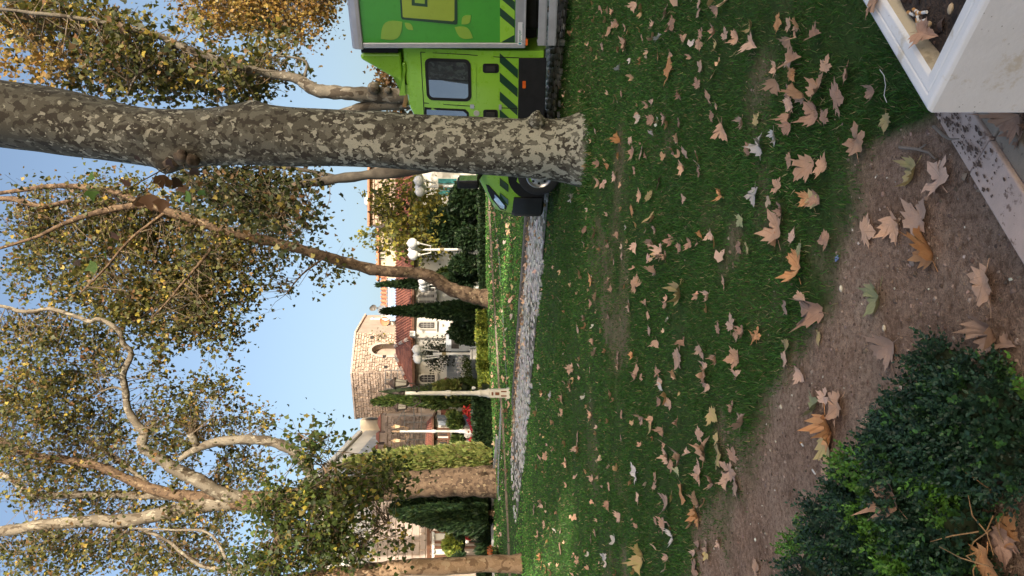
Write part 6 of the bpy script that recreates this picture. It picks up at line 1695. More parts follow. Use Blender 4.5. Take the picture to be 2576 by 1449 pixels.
for i, (zx, zy) in enumerate(((960, 160), (985, 170), (993, 130), (1110, 45))):
    pebble('nut_shell', ('round tan nut shell lying nearest the planter corner', 'long tan nut shell beside the round one in the planter', 'tan nut shell lying below the white butts', 'pale nut shell at the far rim of the planter soil')[i], 'nut shell', 1852.8 + .485 * zx,   .485 * zy, PZ - .024, .013, .008, TANB, 'nut shells in the planter', i * .9)
# granite kerb slabs round the planting bed
KZ = .175
k0 = Vector(((CY - 290) * (1.6 - KZ) / (2350 - HZ), (1.6 - KZ) * F / (2350 - HZ), 0))
slabs = thing('bed_kerb_slabs', 'pinkish granite kerb slabs stained with soil below the planter', 'kerb', (k0.x, k0.y, .05))
def kk_(a, b, z): v = k0 + E1 * a + E2 * b; return (v.x, v.y, z)
edges = [1.6, 1.0, .4, -.285, -.95, -1.6, -2.2]
for a, b in zip(edges[:-1], edges[1:]):
    for (w0, w1, zt, mt) in ((0, .128, KZ, SLAB), (.131, .20, KZ - .012, SLAB2)):
        j = random.uniform(-.003, .003)
        MB().add([kk_(a - .004, w0, -.05), kk_(b + .004, w0, -.05), kk_(b + .004, w1, -.05), kk_(a - .004, w1, -.05), kk_(a - .004, w0, zt + j), kk_(b + .004, w0, zt + j), kk_(b + .004, w1, zt + j), kk_(a - .004, w1, zt + j)],
                 [(0, 1, 2, 3), (7, 6, 5, 4), (4, 5, 1, 0), (5, 6, 2, 1), (6, 7, 3, 2), (7, 4, 0, 3)]).build('slab', mt, slabs, bevel=.005)
m = MB()
SPILL = basic('spilled_brown_soil', (.15, .098, .075), (.09, .056, .043), 30, .95, .8, 90)
for q in range(230):
    a, b = rng.normal(-.16, .15), abs(rng.normal(.055, .03)) + .012; b = min(b, .118); r_ = abs(rng.normal(.0005, .0032)) + .001; k = 9
    ring = [kk_(a + r_ * 1.5 * cos(2 * pi * j / k) * random.uniform(.5, 1.3), b + r_ * .8 * sin(2 * pi * j / k) * random.uniform(.5, 1.3), KZ + .0035) for j in range(k)]
    m.add(ring + [kk_(a, b, KZ + .004 + r_ * .25)], [(j, (j + 1) % k, k) for j in range(k)])
tag(m.build('spilled_soil', SPILL, slabs), kind='stuff')
V = [kk_(1.6, .19, .06), kk_(-2.2, .19, .06), kk_(-2.2, 2.2, .06), kk_(1.6, 2.2, .06)]
me = bpy.data.meshes.new('bed_soil'); me.from_pydata(V, [], [(0, 1, 2, 3)]); me.update(); obj('bed_soil', me, DSOIL, slabs)

# ---- low box shrub at the near left
BXT = np.array([(0, 0, 0), (.24, .30, .06), (.22, .68, .05), (0, 1.0, -.05), (-.22, .68, .05), (-.24, .30, .06), (0, .5, -.03)])
BXF = np.array([(0, 1, 6), (1, 2, 6), (2, 3, 6), (3, 4, 6), (4, 5, 6), (5, 0, 6)])
SPRIGS = []
for q in range(7):
    sv, sf, sh = [], [], []; nl_ = 10 + q % 4; ln = .04 + .007 * q
    for j in range(nl_):
        t_ = j / nl_; a = j * 1.5708 + (j // 2) * .45 + rng.normal(0, .2); o = np.array([cos(a), sin(a), 0.0]); up_ = np.array([0, 0, 1.0])
        ld = o * (1.0 - .45 * t_) + up_ * (.45 + .6 * t_); ld /= np.linalg.norm(ld)
        nn = np.cross(np.cross(ld, up_), ld); nn /= np.linalg.norm(nn) + 1e-9; ls = rng.uniform(.013, .021) * (1 - .3 * t_)
        M_ = np.stack([np.cross(ld, nn) * ls * 1.15, ld * ls, nn * ls], 1)
        sf.append(BXF + len(sv) * 7); sv.append(BXT @ M_.T + up_ * ln * t_); sh.append(np.full(7, rng.uniform(.75, 1.3)))
    SPRIGS.append((np.concatenate(sv), np.concatenate(sf), np.concatenate(sh)))
def boxwood(label, blobs, nsprig):
    c0 = P(2330, 1130, 2.45)
    rt = thing('box_shrub', label, 'shrub', (c0.x, c0.y, gzf(c0.x, c0.y)))
    Ts, Rs, Cs = [], [], []; st = MB()
    wts = np.array([b[3] * b[4] for b in blobs], float); wts /= wts.sum()
    for bi, (dx, dy, y, rx, ry, bright) in enumerate(blobs):
        c = np.array(P(dx, dy, y)); s = y / F; rad = np.array([ry * s, ry * s * .9, rx * s])
        m = MB(); m.sphere((0, 0, 0), 1, 12, 8); me = m.mesh('core', True)
        for v in me.vertices: v.co = Vector(c) + Vector((v.co.x * rad[0] * .66, v.co.y * rad[1] * .66, v.co.z * rad[2] * .66))
        obj('core', me, COREM, rt)
        ns = int(nsprig * wts[bi])
        u = rng.normal(size=(ns, 3)); u /= np.linalg.norm(u, axis=1)[:, None]; u[:, 2] = np.where(u[:, 2] < -.6, -u[:, 2], u[:, 2])
        lump = .78 + .38 * vnoise(u[:, 0] * 2.6 + dx, u[:, 2] * 2.6 + u[:, 1] * 2, 1.0, bi)
        base = c + u * rad * (lump * rng.uniform(.70, 1.0, ns))[:, None]
        d = u * .8 + rng.normal(0, .35, (ns, 3)) + np.array([0, 0, .55]); d /= np.linalg.norm(d, axis=1)[:, None]
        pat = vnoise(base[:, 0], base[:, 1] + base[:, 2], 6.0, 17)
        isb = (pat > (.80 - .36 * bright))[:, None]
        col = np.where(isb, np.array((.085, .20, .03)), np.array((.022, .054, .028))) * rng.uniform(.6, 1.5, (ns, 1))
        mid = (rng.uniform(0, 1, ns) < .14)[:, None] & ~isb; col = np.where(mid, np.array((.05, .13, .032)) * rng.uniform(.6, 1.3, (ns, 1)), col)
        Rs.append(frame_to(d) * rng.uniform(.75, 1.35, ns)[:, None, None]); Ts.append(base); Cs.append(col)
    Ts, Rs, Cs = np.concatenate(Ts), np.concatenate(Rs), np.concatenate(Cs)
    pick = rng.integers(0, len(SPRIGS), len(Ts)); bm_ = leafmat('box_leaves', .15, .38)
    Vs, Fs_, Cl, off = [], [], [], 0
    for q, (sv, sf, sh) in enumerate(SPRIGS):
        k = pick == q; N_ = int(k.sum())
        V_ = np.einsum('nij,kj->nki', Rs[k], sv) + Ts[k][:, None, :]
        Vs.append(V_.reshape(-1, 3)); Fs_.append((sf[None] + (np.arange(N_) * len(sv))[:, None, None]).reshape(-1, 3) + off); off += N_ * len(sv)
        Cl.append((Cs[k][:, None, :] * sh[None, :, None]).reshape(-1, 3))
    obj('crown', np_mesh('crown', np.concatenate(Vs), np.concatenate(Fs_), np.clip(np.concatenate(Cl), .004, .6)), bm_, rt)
    for k in range(11):
        a = P(rng.uniform(2440, 2575), rng.uniform(1230, 1450), rng.uniform(2.05, 2.25)); d = Vector(rng.normal(0, .08, 3)); d.z = abs(d.z) * .4
        st.tube([a, a + d * .6 + Vector((0, 0, .02)), a + d * 1.5], [.0022, .0018, .001], 5)
    tag(st.build('stems', basic('dry_stems', (.42, .24, .10), (.25, .15, .07), 10, .8), rt), kind='stuff')
    return rt
boxwood('low dark green box shrub beside the bare soil', [(2480, 1030, 2.2, 140, 115, 0), (2400, 1090, 2.32, 150, 150, .15), (2330, 1170, 2.45, 150, 150, 0), (2250, 1250, 2.6, 140, 140, .1), (2170, 1340, 2.75, 130, 120, 0), (2090, 1430, 2.95, 110, 100, .6), (2280, 1390, 2.6, 120, 120, .8), (2380, 1310, 2.4, 130, 130, .5), (2500, 1120, 2.2, 130, 140, 0), (2230, 1470, 2.65, 120, 90, .9), (2380, 920, 2.4, 70, 65, .1), (2340, 1450, 2.5, 110, 80, .9), (2330, 1590, 2.5, 130, 120, .4), (2190, 1570, 2.8, 120, 110, .3), (2440, 1500, 2.3, 110, 100, .2)], 5400)

# ================================================================== FALLEN LEAVES
half = [(.14, -.045), (.40, -.03), (.345, .09), (.60, .19), (.455, .265), (.56, .36), (.76, .50), (.55, .50), (.49, .61), (.285, .50), (.31, .66), (.23, .72), (.22, .84), (.10, .90)]
outline = [(0, .0)] + half + [(0, 1.08)] + [(-x, y) for x, y in reversed(half)]
def leaf_mesh(seed, kind):
    rd = random.Random(seed)
    c = Vector((0, .40)); n = len(outline)
    pts = [Vector((x * rd.uniform(.9, 1.1), y + rd.uniform(-.03, .03))) for x, y in outline]
    V = [c] + [c.lerp(p, .5) for p in pts] + pts
    F_ = [(0, 1 + i, 1 + (i + 1) % n) for i in range(n)] + [(1 + i, 1 + n + i, 1 + n + (i + 1) % n, 1 + (i + 1) % n) for i in range(n)]
    a, b, tw_ = rd.uniform(-.15, .35), rd.uniform(-.1, .3), rd.uniform(-.25, .25)
    out = []
    roll = {'flat': 0, 'cup': 0, 'roll': rd.uniform(1.3, 2.3), 'fold': 0}[kind]
    for v in V:
        x, y = v.x, v.y - .45
        z = 0
        if kind in ('flat', 'cup'):
            k = .35 if kind == 'flat' else 1.0
            z = k * (a * x * x * 1.3 + b * y * y * 1.2) + .05 * sin(x * 7 + seed) * cos(y * 6) + tw_ * x * y * .6
            if kind == 'cup': z += .30 * (x * x + y * y) + .10 * abs(sin(4 * math.atan2(y, x))) * (x * x + y * y) ** .5
        elif kind == 'roll':
            r = 1 / roll * 1.1; z = r * (1 - cos(x / r)) ; x = r * sin(x / r); z += .05 * sin(y * 5 + seed)
        elif kind == 'fold':
            ph = .95 if x > 0 else -.12; z = x * sin(ph) + .04 * sin(y * 6); x = x * cos(ph); z += .12 * y * y
        out.append((x, y, z))
    zm = min(p[2] for p in out)
    m = MB(); m.add([(p[0], p[1], p[2] - zm * .7) for p in out], F_)
    # stalk
    m.tube([(0, -.45, -zm * .7 + .01), (.02, -.62, .02 - zm * .3), (.05, -.8, .03)], [.012, .009, .008], 4)
    return m.mesh('fallen_leaf', True)
def leafsolid(name, c1, c2, vein):
    m, N, L, b = newmat(name)
    co = coords(N)
    oi = N.new('ShaderNodeObjectInfo')
    mp = N.new('ShaderNodeVectorMath'); mp.operation = 'ADD'; L.new(co, mp.inputs[0]); L.new(oi.outputs['Location'], mp.inputs[1])
    r = ramp(N, [(.3, c1), (.7, c2)]); L.new(noise(N, L, mp.outputs[0], 3.2, 5, .6), r.inputs[0])
    mr = N.new('ShaderNodeMapRange'); mr.inputs['To Min'].default_value = .72; mr.inputs['To Max'].default_value = 1.22; L.new(oi.outputs['Random'], mr.inputs['Value'])
    c = mixc(N, L, 1.0, r.outputs[0], mr.outputs[0], 'MULTIPLY')
    # radiating ribs from the leaf base
    sp = N.new('ShaderNodeSeparateXYZ'); L.new(co, sp.inputs[0])
    ya = N.new('ShaderNodeMath'); ya.operation = 'ADD'; L.new(sp.outputs[1], ya.inputs[0]); ya.inputs[1].default_value = .36
    at = N.new('ShaderNodeMath'); at.operation = 'ARCTAN2'; L.new(sp.outputs[0], at.inputs[0]); L.new(ya.outputs[0], at.inputs[1])
    ml = N.new('ShaderNodeMath'); ml.operation = 'MULTIPLY'; ml.inputs[1].default_value = 7.4; L.new(at.outputs[0], ml.inputs[0])
    cs = N.new('ShaderNodeMath'); cs.operation = 'COSINE'; L.new(ml.outputs[0], cs.inputs[0])
    rv = ramp(N, [(.965, 0.0), (.995, 1.0)]); L.new(cs.outputs[0], rv.inputs[0])
    mv = N.new('ShaderNodeMath'); mv.operation = 'MULTIPLY'; mv.inputs[1].default_value = .55; L.new(rv.outputs[0], mv.inputs[0])
    c = mixc(N, L, mv.outputs[0], c, vein)
    sp2 = ramp(N, [(.66, 0.0), (.74, .7)]); L.new(noise(N, L, mp.outputs[0], 11, 4, .6), sp2.inputs[0])
    c = mixc(N, L, sp2.outputs[0], c, (c1[0] * .45, c1[1] * .4, c1[2] * .35))
    L.new(c, b.inputs['Base Color']); b.inputs['Roughness'].default_value = .7; b.inputs['Specular IOR Level'].default_value = .3
    bump(N, L, b, noise(N, L, co, 14, 4), .25, .02)
    tr = N.new('ShaderNodeBsdfTranslucent'); L.new(c, tr.inputs['Color'])
    mx = N.new('ShaderNodeMixShader'); mx.inputs[0].default_value = .12
    L.new(b.outputs[0], mx.inputs[1]); L.new(tr.outputs[0], mx.inputs[2]); L.new(mx.outputs[0], N['Material Output'].inputs['Surface'])
    return m
LMAT = {'t': leafsolid('leaf_tan', (.55, .325, .20), (.63, .40, .27), (.42, .22, .12)), 'p': leafsolid('leaf_pink_tan', (.57, .375, .27), (.64, .435, .325), (.48, .30, .22)),
        'b': leafsolid('leaf_brown', (.38, .22, .145), (.48, .30, .21), (.26, .14, .09)), 's': leafsolid('leaf_silver', (.55, .50, .45), (.62, .57, .53), (.4, .34, .28)),
        'y': leafsolid('leaf_yellow', (.50, .42, .17), (.54, .38, .2), (.36, .3, .1)), 'g': leafsolid('leaf_pale_green', (.40, .42, .20), (.46, .44, .24), (.3, .33, .14)), 'o': leafsolid('leaf_orange', (.60, .27, .11), (.64, .36, .17), (.4, .16, .06))}
LM = {}
kinds = ['flat', 'flat', 'cup', 'flat', 'fold', 'roll', 'cup', 'flat', 'roll', 'fold']
for i, kd in enumerate(kinds):
    base = leaf_mesh(100 + i, kd)
    for mk, mt in LMAT.items():
        me = base.copy(); me.materials.append(mt); LM[(i, mk)] = me
def conv(lst, ox, oy, sc): return [((ox + sc * a) / 1.5652, (oy + sc * b) / 1.5652, c * sc / 1.5652, (d[0] if d else None), (d[1] if len(d) > 1 else None)) for a, b, c, *d in lst]
R1 = [(275,70,50),(315,85,50),(480,50,70,'p'),(165,20,40),(700,90,110),(755,165,90),(935,30,60),(930,100,60),(1070,70,50,'b'),(355,175,70),(290,230,80),(412,300,110,'t'),(525,275,60),(607,180,60),(655,270,50,'s'),(965,235,60),(1065,220,70,'b'),(835,275,50),(940,315,55),(875,310,40),(1145,240,80),(1205,260,110),(1310,190,90,'y'),(1330,315,140,'p'),(1515,160,100,'o'),(1585,170,100),(1590,300,110,'t'),(1600,440,100),(1485,490,70),(1505,610,130),(1590,670,110),(1590,750,80),(640,410,80,'o'),(715,500,140,'o'),(740,380,70),(515,440,60,'o'),(555,375,40),(430,435,40),(365,480,70,'s'),(200,420,60,'y'),(240,330,60),(945,470,80),(930,590,80,'b'),(1000,690,70),(1095,445,40),(1070,330,70,'y'),(865,400,40),(385,670,60,'b'),(330,730,50),(795,680,50),(600,740,60),(595,860,80,'b'),(590,945,45),(705,845,90,'p'),(1030,830,60,'b'),(1110,930,170,'t'),(1250,875,60),(1345,850,70,'y'),(1590,850,90,'b'),(1590,920,70,'b'),(1290,1060,80,'b'),(1395,1030,150,'s'),(1490,980,110,'s'),(1590,1150,110,'t'),(1510,1320,80),(1330,1400,130,'s'),(775,985,60,'p'),(835,1090,90),(830,1205,90,'t'),(930,1110,70),(940,1220,50,'b'),(520,1100,110,'p'),(555,1110,60,'b'),(455,1090,90,'b'),(360,980,80,'o'),(440,1005,50),(350,1110,50),(285,1190,50,'o'),(330,1265,80),(475,1220,60),(640,1310,110),(580,1390,100,'y'),(520,1400,90),(825,1415,60,'p'),(1090,1380,70),(185,930,50),(105,885,35),(155,1000,40),(215,1300,80),(480,830,60),(785,880,60,'b')]
R2 = [(20,150,70,'s'),(105,380,90,'b'),(180,400,80),(95,460,40),(20,505,30),(285,465,70),(355,410,50),(370,490,45),(310,570,60,'y'),(370,560,60),(320,605,40,'y'),(270,255,40),(455,235,80),(370,225,40),(490,500,80),(605,460,90),(670,520,110,'p'),(710,555,60),(625,370,50),(630,655,90),(800,500,70,'b'),(880,475,70),(930,465,60,'b'),(950,400,50),(1025,410,90,'p'),(1210,500,100,'b'),(1285,510,50,'y'),(1225,310,90,'g'),(1440,170,40),(1490,350,220,'t'),(1480,440,70,'o'),(1600,410,80,'p'),(1525,225,50),(1610,560,60),(80,710,45),(160,730,80),(275,735,60),(295,780,60),(190,845,70,'p'),(70,900,40),(140,800,30),(490,760,120,'t'),(440,910,90,'p'),(555,890,50),(690,860,40,'s'),(685,910,50),(800,830,160,'y'),(910,850,45),(1000,850,80),(1115,745,70),(570,985,50),(275,980,60,'b'),(110,1005,50),(115,1065,50),(60,1085,70),(580,1095,70),(635,1180,60),(840,1175,60),(965,1240,100,'p'),(1090,1070,80,'b'),(1190,1030,120,'p'),(1210,1120,80),(1265,1090,90,'b'),(1330,1140,90,'o'),(1360,1110,80),(1200,1290,120,'t'),(1225,1400,60,'p'),(985,1350,70),(1070,1300,70,'b'),(790,1300,150,'p'),(175,1170,50),(190,1240,80),(345,1270,70),(345,1340,60),(455,1270,60,'o'),(495,1310,60),(485,1380,100),(70,1290,40),(70,1340,40),(150,1370,50),(10,1370,70),(640,1390,80,'b'),(1545,1290,120,'p'),(1555,1200,70,'y'),(970,1420,60),(525,1420,60)]
R3 = [(750,30,80,'b'),(800,45,70),(280,90,80),(70,135,40),(130,165,60,'s'),(220,175,70),(570,145,60),(580,200,30),(390,240,40),(925,60,60,'p'),(930,100,70,'s'),(1040,10,70),(1240,75,100,'t'),(1270,100,50,'p'),(1500,20,60),(985,220,90),(920,205,60,'b'),(435,305,70),(610,280,40),(650,290,70),(545,345,40,'o'),(720,355,50,'b'),(795,310,110),(870,340,60),(860,400,100,'y'),(960,420,80),(870,470,50),(650,460,60),(775,510,50),(1300,310,110,'y'),(1440,240,60,'b'),(1550,345,130,'p'),(1215,440,80),(1060,360,60,'b'),(330,470,80,'b'),(335,540,80,'p'),(245,505,50),(215,280,60),(155,350,60),(30,290,50),(250,640,70),(465,630,35,'o'),(60,600,50),(98,590,70),(40,670,50),(740,710,110,'s'),(885,735,60),(885,800,70),(965,505,60),(970,590,110),(1080,600,120,'p'),(1130,570,70),(995,665,80,'b'),(1050,700,80,'g'),(1195,690,110,'p'),(1200,745,90,'t'),(1260,545,170,'t'),(1345,610,160,'y'),(1310,470,90,'y'),(1450,580,110,'b'),(1420,690,150,'p'),(1460,820,150,'p'),(1300,770,100,'b'),(1400,790,80),(1085,850,150,'o'),(1175,900,120,'p'),(1180,1030,140,'o'),(965,940,150,'p'),(1020,880,70,'y'),(950,1080,120,'b'),(1015,1160,100,'s'),(890,1060,60),(760,895,70,'p'),(440,755,70),(480,745,60),(395,700,50),(555,815,70),(500,810,40),(435,920,50),(555,945,70),(630,1020,80),(720,1050,40),(460,1050,50),(455,1140,60),(425,1190,60),(70,930,60),(105,945,50),(15,980,70),(185,1000,50),(85,1085,60),(160,1120,40),(40,1150,60),(205,1130,70),(205,1260,80),(140,1150,40),(120,1200,50),(340,1220,40),(330,1330,60),(520,1330,80,'s'),(530,1370,50),(800,1270,120,'y'),(800,1370,120,'y'),(970,1320,60),(1170,1300,60),(1170,1390,130,'b'),(1195,1240,80,'b'),(1255,1245,90,'p'),(1330,1220,80,'p'),(1260,1310,50),(1600,1390,130,'t'),(60,1320,60,'o'),(70,1370,60,'o'),(100,1420,60,'o'),(165,1340,50),(140,1415,50),(960,1400,50),(610,1430,50)]
R7 = [(345,120,50),(340,310,120,'t'),(350,195,70),(365,470,120,'t'),(300,490,70),(320,390,60),(460,450,120,'t'),(430,580,120,'b'),(560,510,130,'b'),(600,390,90,'b'),(740,480,80,'b'),(450,185,90,'b'),(490,600,70,'b'),(505,330,50),(675,720,150,'t','flat tan leaf standing on its side at the edge of the bare soil'),(810,640,80,'y'),(385,880,140,'t'),(480,870,90,'t'),(420,1030,90,'y'),(380,1040,70),(450,1030,80,'b'),(915,900,150,'y','rolled tan leaf lying on the soil near the granite slabs'),(1060,910,170,'p','crumpled tan leaf beside the forked twig near the slabs'),(300,1220,60,'s'),(475,1245,60,'b'),(700,1200,130,'t','narrow folded leaf leftmost of the four leaves in a row on the soil'),(825,1185,150,'t','upright star shaped tan leaf on the bare soil'),(965,1120,180,'p','pinkish leaf lying topmost of the four leaves on the soil'),(1010,1270,200,'o','large orange lobed leaf on the bare soil below the slabs'),(345,1390,140,'o'),(345,1300,70,'g')]
R8 = [(330,90,70),(395,140,160,'b','curled brown leaf with a rolled edge where grass meets soil'),(265,140,60,'p'),(690,100,160,'g','pale green leaf lying alone on the bare soil'),(735,335,160,'p','wrinkled pinkish leaf on the soil beside the box shrub'),(410,290,50,'y'),(250,375,80,'p'),(260,320,50),(320,470,90,'p'),(15,210,80),(65,260,70),(100,280,70,'o'),(20,395,90),(30,470,40),(455,570,60,'p'),(405,620,120,'g','yellow green leaf at the head of the leaf cluster on soil'),(510,630,150,'t','tan leaf overlapping the yellow green leaf on the soil'),(465,740,160,'o','orange leaf in the middle of the leaf cluster on soil'),(445,830,160,'y','pale folded leaf at the tail of the leaf cluster on soil'),(470,940,90,'p'),(70,690,80,'p'),(660,720,40),(1210,40,180,'t','large brown tan leaf on the soil nearest the viewer'),(1265,280,180,'p','pale tan leaf lying beside the box shrub near the viewer'),(1335,320,90,'p'),(110,1410,100)]
allL = conv(R1, 2250, 0, .5521) + conv(R2, 2250, 700, .5521) + conv(R3, 2100, 1468, .5521) + conv(R7, 2900, 0, .7592) + conv(R8, 2900, 1100, .8063)
kept = []
for L_ in allL:
    if any(abs(L_[0] - k_[0]) + abs(L_[1] - k_[1]) < 14 for k_ in kept): continue
    kept.append(L_)
kept.sort(key=lambda q: (0 if q[4] else 1, -q[2]))
MAXL = 285
rest = kept[MAXL:]
lr = random.Random(5)
def place_leaf(dx, dy, pxs, mk, label, cat='leaf', at=None, kind=None, tilt=None, group=None):
    g = at if at is not None else G(dx, dy)
    dist = math.hypot(g.y, CAMH - g.z)
    ln = max(.075, min(.25, pxs * dist / F * 1.02)) / 1.05
    if mk is None: mk = lr.choice('ttttpppbtpo')
    ki = kind if kind is not None else (lr.choice([0, 1, 3, 7]) if ln > .17 else lr.randrange(10))
    o = bpy.data.objects.new('fallen_leaf', LM[(ki, mk)]); C.objects.link(o)
    gr = float(grassness(g.x, g.y)) if at is None else 0
    o.location = (g.x, g.y, (float(gz2(g.x, g.y)) + .006 + .022 * gr) if at is None else g.z)
    tl = tilt if tilt is not None else (.10 + .4 * gr * lr.random())
    e = Matrix.Rotation(lr.uniform(-tl, tl) + .10 * gr, 3, 'X') @ Matrix.Rotation(lr.uniform(-tl, tl), 3, 'Y') @ Matrix.Rotation(lr.uniform(0, 2 * pi), 3, 'Z')
    o.rotation_euler = e.to_euler(); o.scale = (ln * lr.uniform(.8, 1.05), ln, ln * lr.uniform(.7, 2.0))
    if group is None:
        if label: group = 'single leaves on the bare soil'
        else:
            size = 'big' if ln > .165 else 'small' if ln < .10 else 'middling'
            shp = {0: 'flat', 1: 'flat', 3: 'flat', 7: 'flat', 2: 'cupped', 6: 'cupped', 4: 'folded', 9: 'folded', 5: 'rolled', 8: 'rolled'}[ki]
            colw = {'t': 'tan', 'p': 'pinkish tan', 'b': 'dull brown', 's': 'silvery', 'y': 'yellowish', 'g': 'pale green', 'o': 'orange'}[mk]
            if gr <= .5: zone = 'at the edge of the bare soil by the planter' if dy < 520 else 'at the edge of the bare soil mid lawn' if dy < 950 else 'on the bare soil strip near the shrub'
            elif dx < 1560: zone = 'on the lawn before the truck' if dy < 280 else 'on the lawn at the mottled trunk foot' if dy < 520 else 'on the lawn edge along the cobbled road' if dy < 1000 else 'on the far lawn toward the slim trunk'
            elif dx < 1800: zone = 'on the lawn midway to the truck' if dy < 420 else 'on the open middle lawn' if dy < 850 else 'on the lawn below the ornate lamp' if dy < 1150 else 'on the lawn at the shaded side edge'
            else: zone = 'on the near lawn beside the planter' if dy < 330 else 'on the near lawn above the soil patch' if dy < 620 else 'on the near lawn midway along the soil' if dy < 950 else 'on the near lawn tip by the shrub'
            label = '%s %s %s leaf %s' % (size, shp, colw, zone)
            group = 'leaves ' + zone
    tag(o, label, cat, group)
    return o
placed = [place_leaf(*L_) for L_ in kept[:MAXL]]
by = {}
for o in placed: by.setdefault(o['label'], []).append(o)
for lb, os_ in by.items():
    if len(os_) > 1:
        os_.sort(key=lambda q: q.location.y)
        nm_ = ['nearest the viewer', 'second nearest', 'third nearest', 'fourth nearest', 'fifth nearest', 'sixth nearest', 'seventh nearest', 'eighth nearest']
        for i, o in enumerate(os_): o['label'] = lb + ', ' + nm_[min(i, 7)]
# leaves caught on the shrub, in the bed and in the planter
def atz(dx, dy, y): return P(dx, dy, y)
place_leaf(2230, 1245, 88, 'b', 'curled brown leaf caught on top of the box shrub', at=atz(2232, 1245, 2.42), kind=2, tilt=.5, group='leaves caught in the shrub')
place_leaf(2535, 1330, 72, 'o', 'orange brown leaf lying uppermost beneath the box shrub', at=atz(2535, 1330, 2.2), tilt=.3, group='leaves caught in the shrub')
place_leaf(2530, 1375, 82, 'b', 'brown leaf between two orange leaves beneath the box shrub', at=atz(2527, 1375, 2.2), tilt=.3, group='leaves caught in the shrub')
place_leaf(2490, 1430, 88, 'o', 'bright orange leaf at the bottom corner beneath the box shrub', at=atz(2485, 1430, 2.22), tilt=.3, group='leaves caught in the shrub')
place_leaf(2092, 1432, 66, 'o', 'orange leaf resting on the bright tips of the box shrub', at=atz(2096, 1436, 2.78), tilt=.3, group='leaves caught in the shrub')
place_leaf(2545, 300, 70, 'b', 'dark brown leaf in the bed behind the granite slab', at=P(2545, 300, 2.15), tilt=.2, group='leaves in the planting bed')
place_leaf(2565, 318, 70, 'b', 'reddish brown leaf lowest in the bed behind the slab', at=P(2566, 330, 2.14), tilt=.2, group='leaves in the planting bed')
y_ = (1.6 - PZ + .03) * F / (2235 - HZ)
place_leaf(2235, 8, 55, 't', 'tan leaf lying across the far planter rim', at=Vector(((CY - 6) * y_ / F, y_, PZ + .004)), kind=0, tilt=.1, group='leaves on the planter')
y_ = (1.6 - PZ + .04) * F / (2362 - HZ)
place_leaf(2362, 85, 50, 'b', 'dry folded leaf on the dark planter soil', at=Vector(((CY - 85) * y_ / F, y_, PZ - .012)), kind=4, tilt=.3, group='leaves on the planter')

# the many smaller leaves nobody would count: rest of the lawn, the gutter, the far lawn
SLT = np.array([(0, -.45, 0), (.38, -.48, .1), (.6, -.2, .16), (.74, .06, .2), (.3, .06, .03), (.22, .4, .08), (0, .62, .16), (-.22, .4, .08), (-.3, .06, .03), (-.74, .06, .2), (-.6, -.2, .16), (-.38, -.48, .1)])
SLF = np.array([(0, 1, 2), (0, 2, 4), (2, 3, 4), (0, 4, 8), (4, 5, 7), (4, 7, 8), (5, 6, 7), (0, 8, 10), (8, 9, 10), (0, 10, 11)])
X, Y, S = [], [], []
for q in rest:
    g = G(q[0], q[1]); X.append(g.x); Y.append(g.y); S.append(max(.06, min(.2, q[2] * g.y / F)))
for i in range(420):      # gutter along the kerb
    t_ = rng.uniform(-7, 9); s_ = -.06 - abs(rng.normal(0, .13)); p = KA + KD * t_ + KN * s_; X.append(p[0]); Y.append(p[1]); S.append(rng.uniform(.06, .13))
for i in range(80):      # on the setts
    t_ = rng.uniform(-8, 9); s_ = rng.uniform(-2.2, -.2); p = KA + KD * t_ + KN * s_; X.append(p[0]); Y.append(p[1]); S.append(rng.uniform(.07, .15))
for i in range(560):      # lawn beyond the kerb
    y = rng.uniform(15, 33); x = rng.uniform(-.42, .25) * y
    if kerb_sd(x, y) < .25: continue
    X.append(x); Y.append(y); S.append(rng.uniform(.09, .20))
for i in range(300):      # near lawn, the small and broken ones
    y = rng.uniform(4.5, 17); x = rng.uniform(-.42, .42) * y
    if kerb_sd(x, y) > -2.3: continue
    X.append(x); Y.append(y); S.append(rng.uniform(.04, .11))
X, Y, S = np.array(X), np.array(Y), np.array(S); n = len(X)
R = rot_rand(n, .85) * np.stack([S * rng.uniform(.5, 1.1, n), S, S * rng.uniform(.5, 2.2, n)], 1)[:, None, :] * .9
tag(scatter('leaf_litter', SLT, SLF, R, np.stack([X, Y, gz2(X, Y) + .025 + .02 * (S > .1)], 1), palette(n, [(.60, .375, .24), (.60, .41, .30), (.40, .24, .155), (.56, .49, .41), (.56, .40, .19)], [5, 5, 2.5, 1.5, 1]), leafmat('litter_leaves', .1, .7)), 'small dry leaves littering the lawn, road gutter and far grass', 'leaves', kind='stuff')

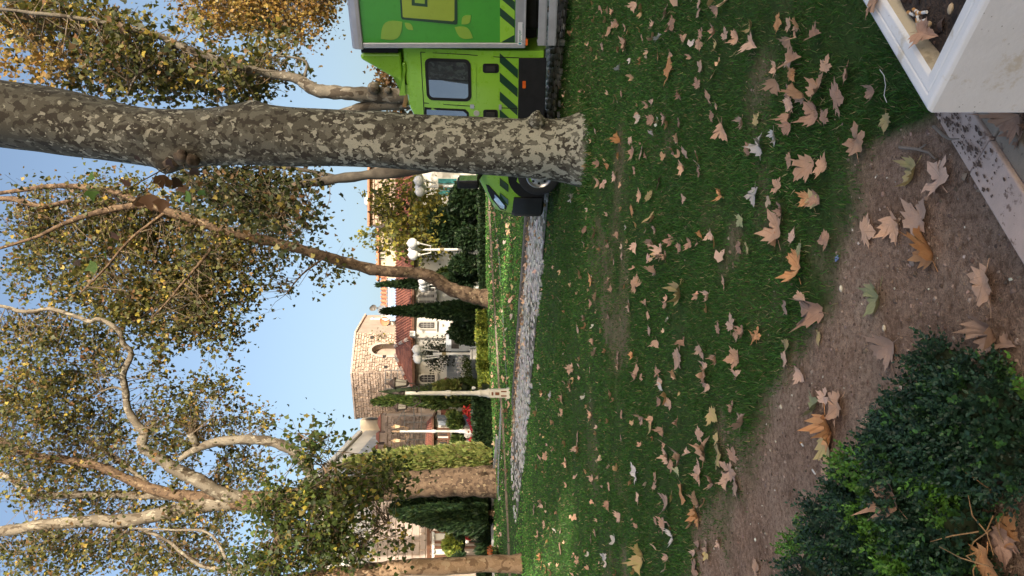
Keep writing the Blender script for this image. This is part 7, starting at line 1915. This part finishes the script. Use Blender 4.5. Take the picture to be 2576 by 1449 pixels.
# ---- twigs, stones and scraps on the soil
TW2 = basic('grey_twig', (.26, .21, .17), (.18, .14, .11), 12, .85, .3, 80)
g0 = [G(2271, 370), G(2315, 375), G(2345, 383), G(2362, 400)]
tw = thing('twig', 'forked grey twig lying in thin grass beside the granite slabs', 'twig', g0[0])
MB().tube([p + Vector((0, 0, .012)) for p in g0], [.006, .0055, .0045, .003], 7).build('stem', TW2, tw)
MB().tube([G(2320, 376) + Vector((0, 0, .012)), G(2345, 362) + Vector((0, 0, .02))], [.004, .002], 6).build('side_shoot', TW2, tw)
tw = thing('twig', 'short grey twig leaning on the stained granite slab', 'twig', G(2352, 330))
MB().tube([P(2349, 318, 2.50), P(2372, 340, 2.42), P(2388, 350, 2.36)], [.006, .005, .004], 7).build('stem', TW2, tw)
MB().tube([P(2388, 350, 2.36), P(2412, 349, 2.30)], [.0035, .002], 6).build('side_shoot', TW2, tw)
CRM = basic('cream_stone', (.62, .55, .42), (.54, .47, .36), 14, .7)
def z8(a, b): return ((2900 + .8063 * a) / 1.5652, (1100 + .8063 * b) / 1.5652)
for i, (a, b, s) in enumerate(((720, 238, .014), (220, 622, .014), (278, 566, .009), (434, 476, .008), (190, 790, .009), (165, 835, .007), (115, 1105, .007), (65, 1195, .007), (515, 45, .016), (608, 120, .006))):
    dx, dy = z8(a, b)
    pebble('pebble', ('cream pebble beside the wrinkled pinkish leaf', 'oval cream pebble near the grass edge', 'small cream pebble above the oval one', 'small cream pebble between the leaf pairs', 'white chip low on the soil strip', 'tiny white chip beside the larger chip', 'lone white chip near the shrub end', 'white chip lowest on the soil strip', 'grey white stone beside the curled brown leaf', 'tiny white chip near the pale green leaf')[i], 'pebble', dx, dy, None, s, s * .62, CRM, 'pale pebbles on the soil', i * .8)
for i, (a, b, an) in enumerate(((385, 940, 1.2), (325, 805, 1.3))):
    dx, dy = z8(a, b); g = G(dx, dy); g.z = float(gz2(g.x, g.y)) + .006
    d = Vector((cos(an), sin(an), 0)) * .017
    r = thing('cigarette_butt', ('white cigarette butt beside the leaf cluster on the soil', 'orange tipped cigarette butt above the leaf cluster')[i], 'cigarette butt', g, group='cigarette butts on the soil')
    MB().tube([g - d, g + d * .2], .004, 8).build('paper', BUTT, r); MB().tube([g + d * .2, g + d], .0042, 8).build('filter', FILT if i else BUTT, r)
g = G(2106, 650); MBp = MB(); MBp.box((g.x, g.y, float(gz2(g.x, g.y)) + .006), (.018, .03, .004), .4)
tag(MBp.build('paper_scrap', basic('blue_paper', (.22, .28, .50), None, 20, .7)), 'small blue paper scrap at the grass edge', 'paper')
m = MB(); th = [(2247, 175), (2258, 190), (2262, 215), (2258, 240), (2265, 258)]
m.tube([G(a, b) + Vector((0, 0, .05)) for a, b in th], .0014, 5)
tag(m.build('thread', BUTT), 'thin white thread curling in the grass beside the planter', 'thread')
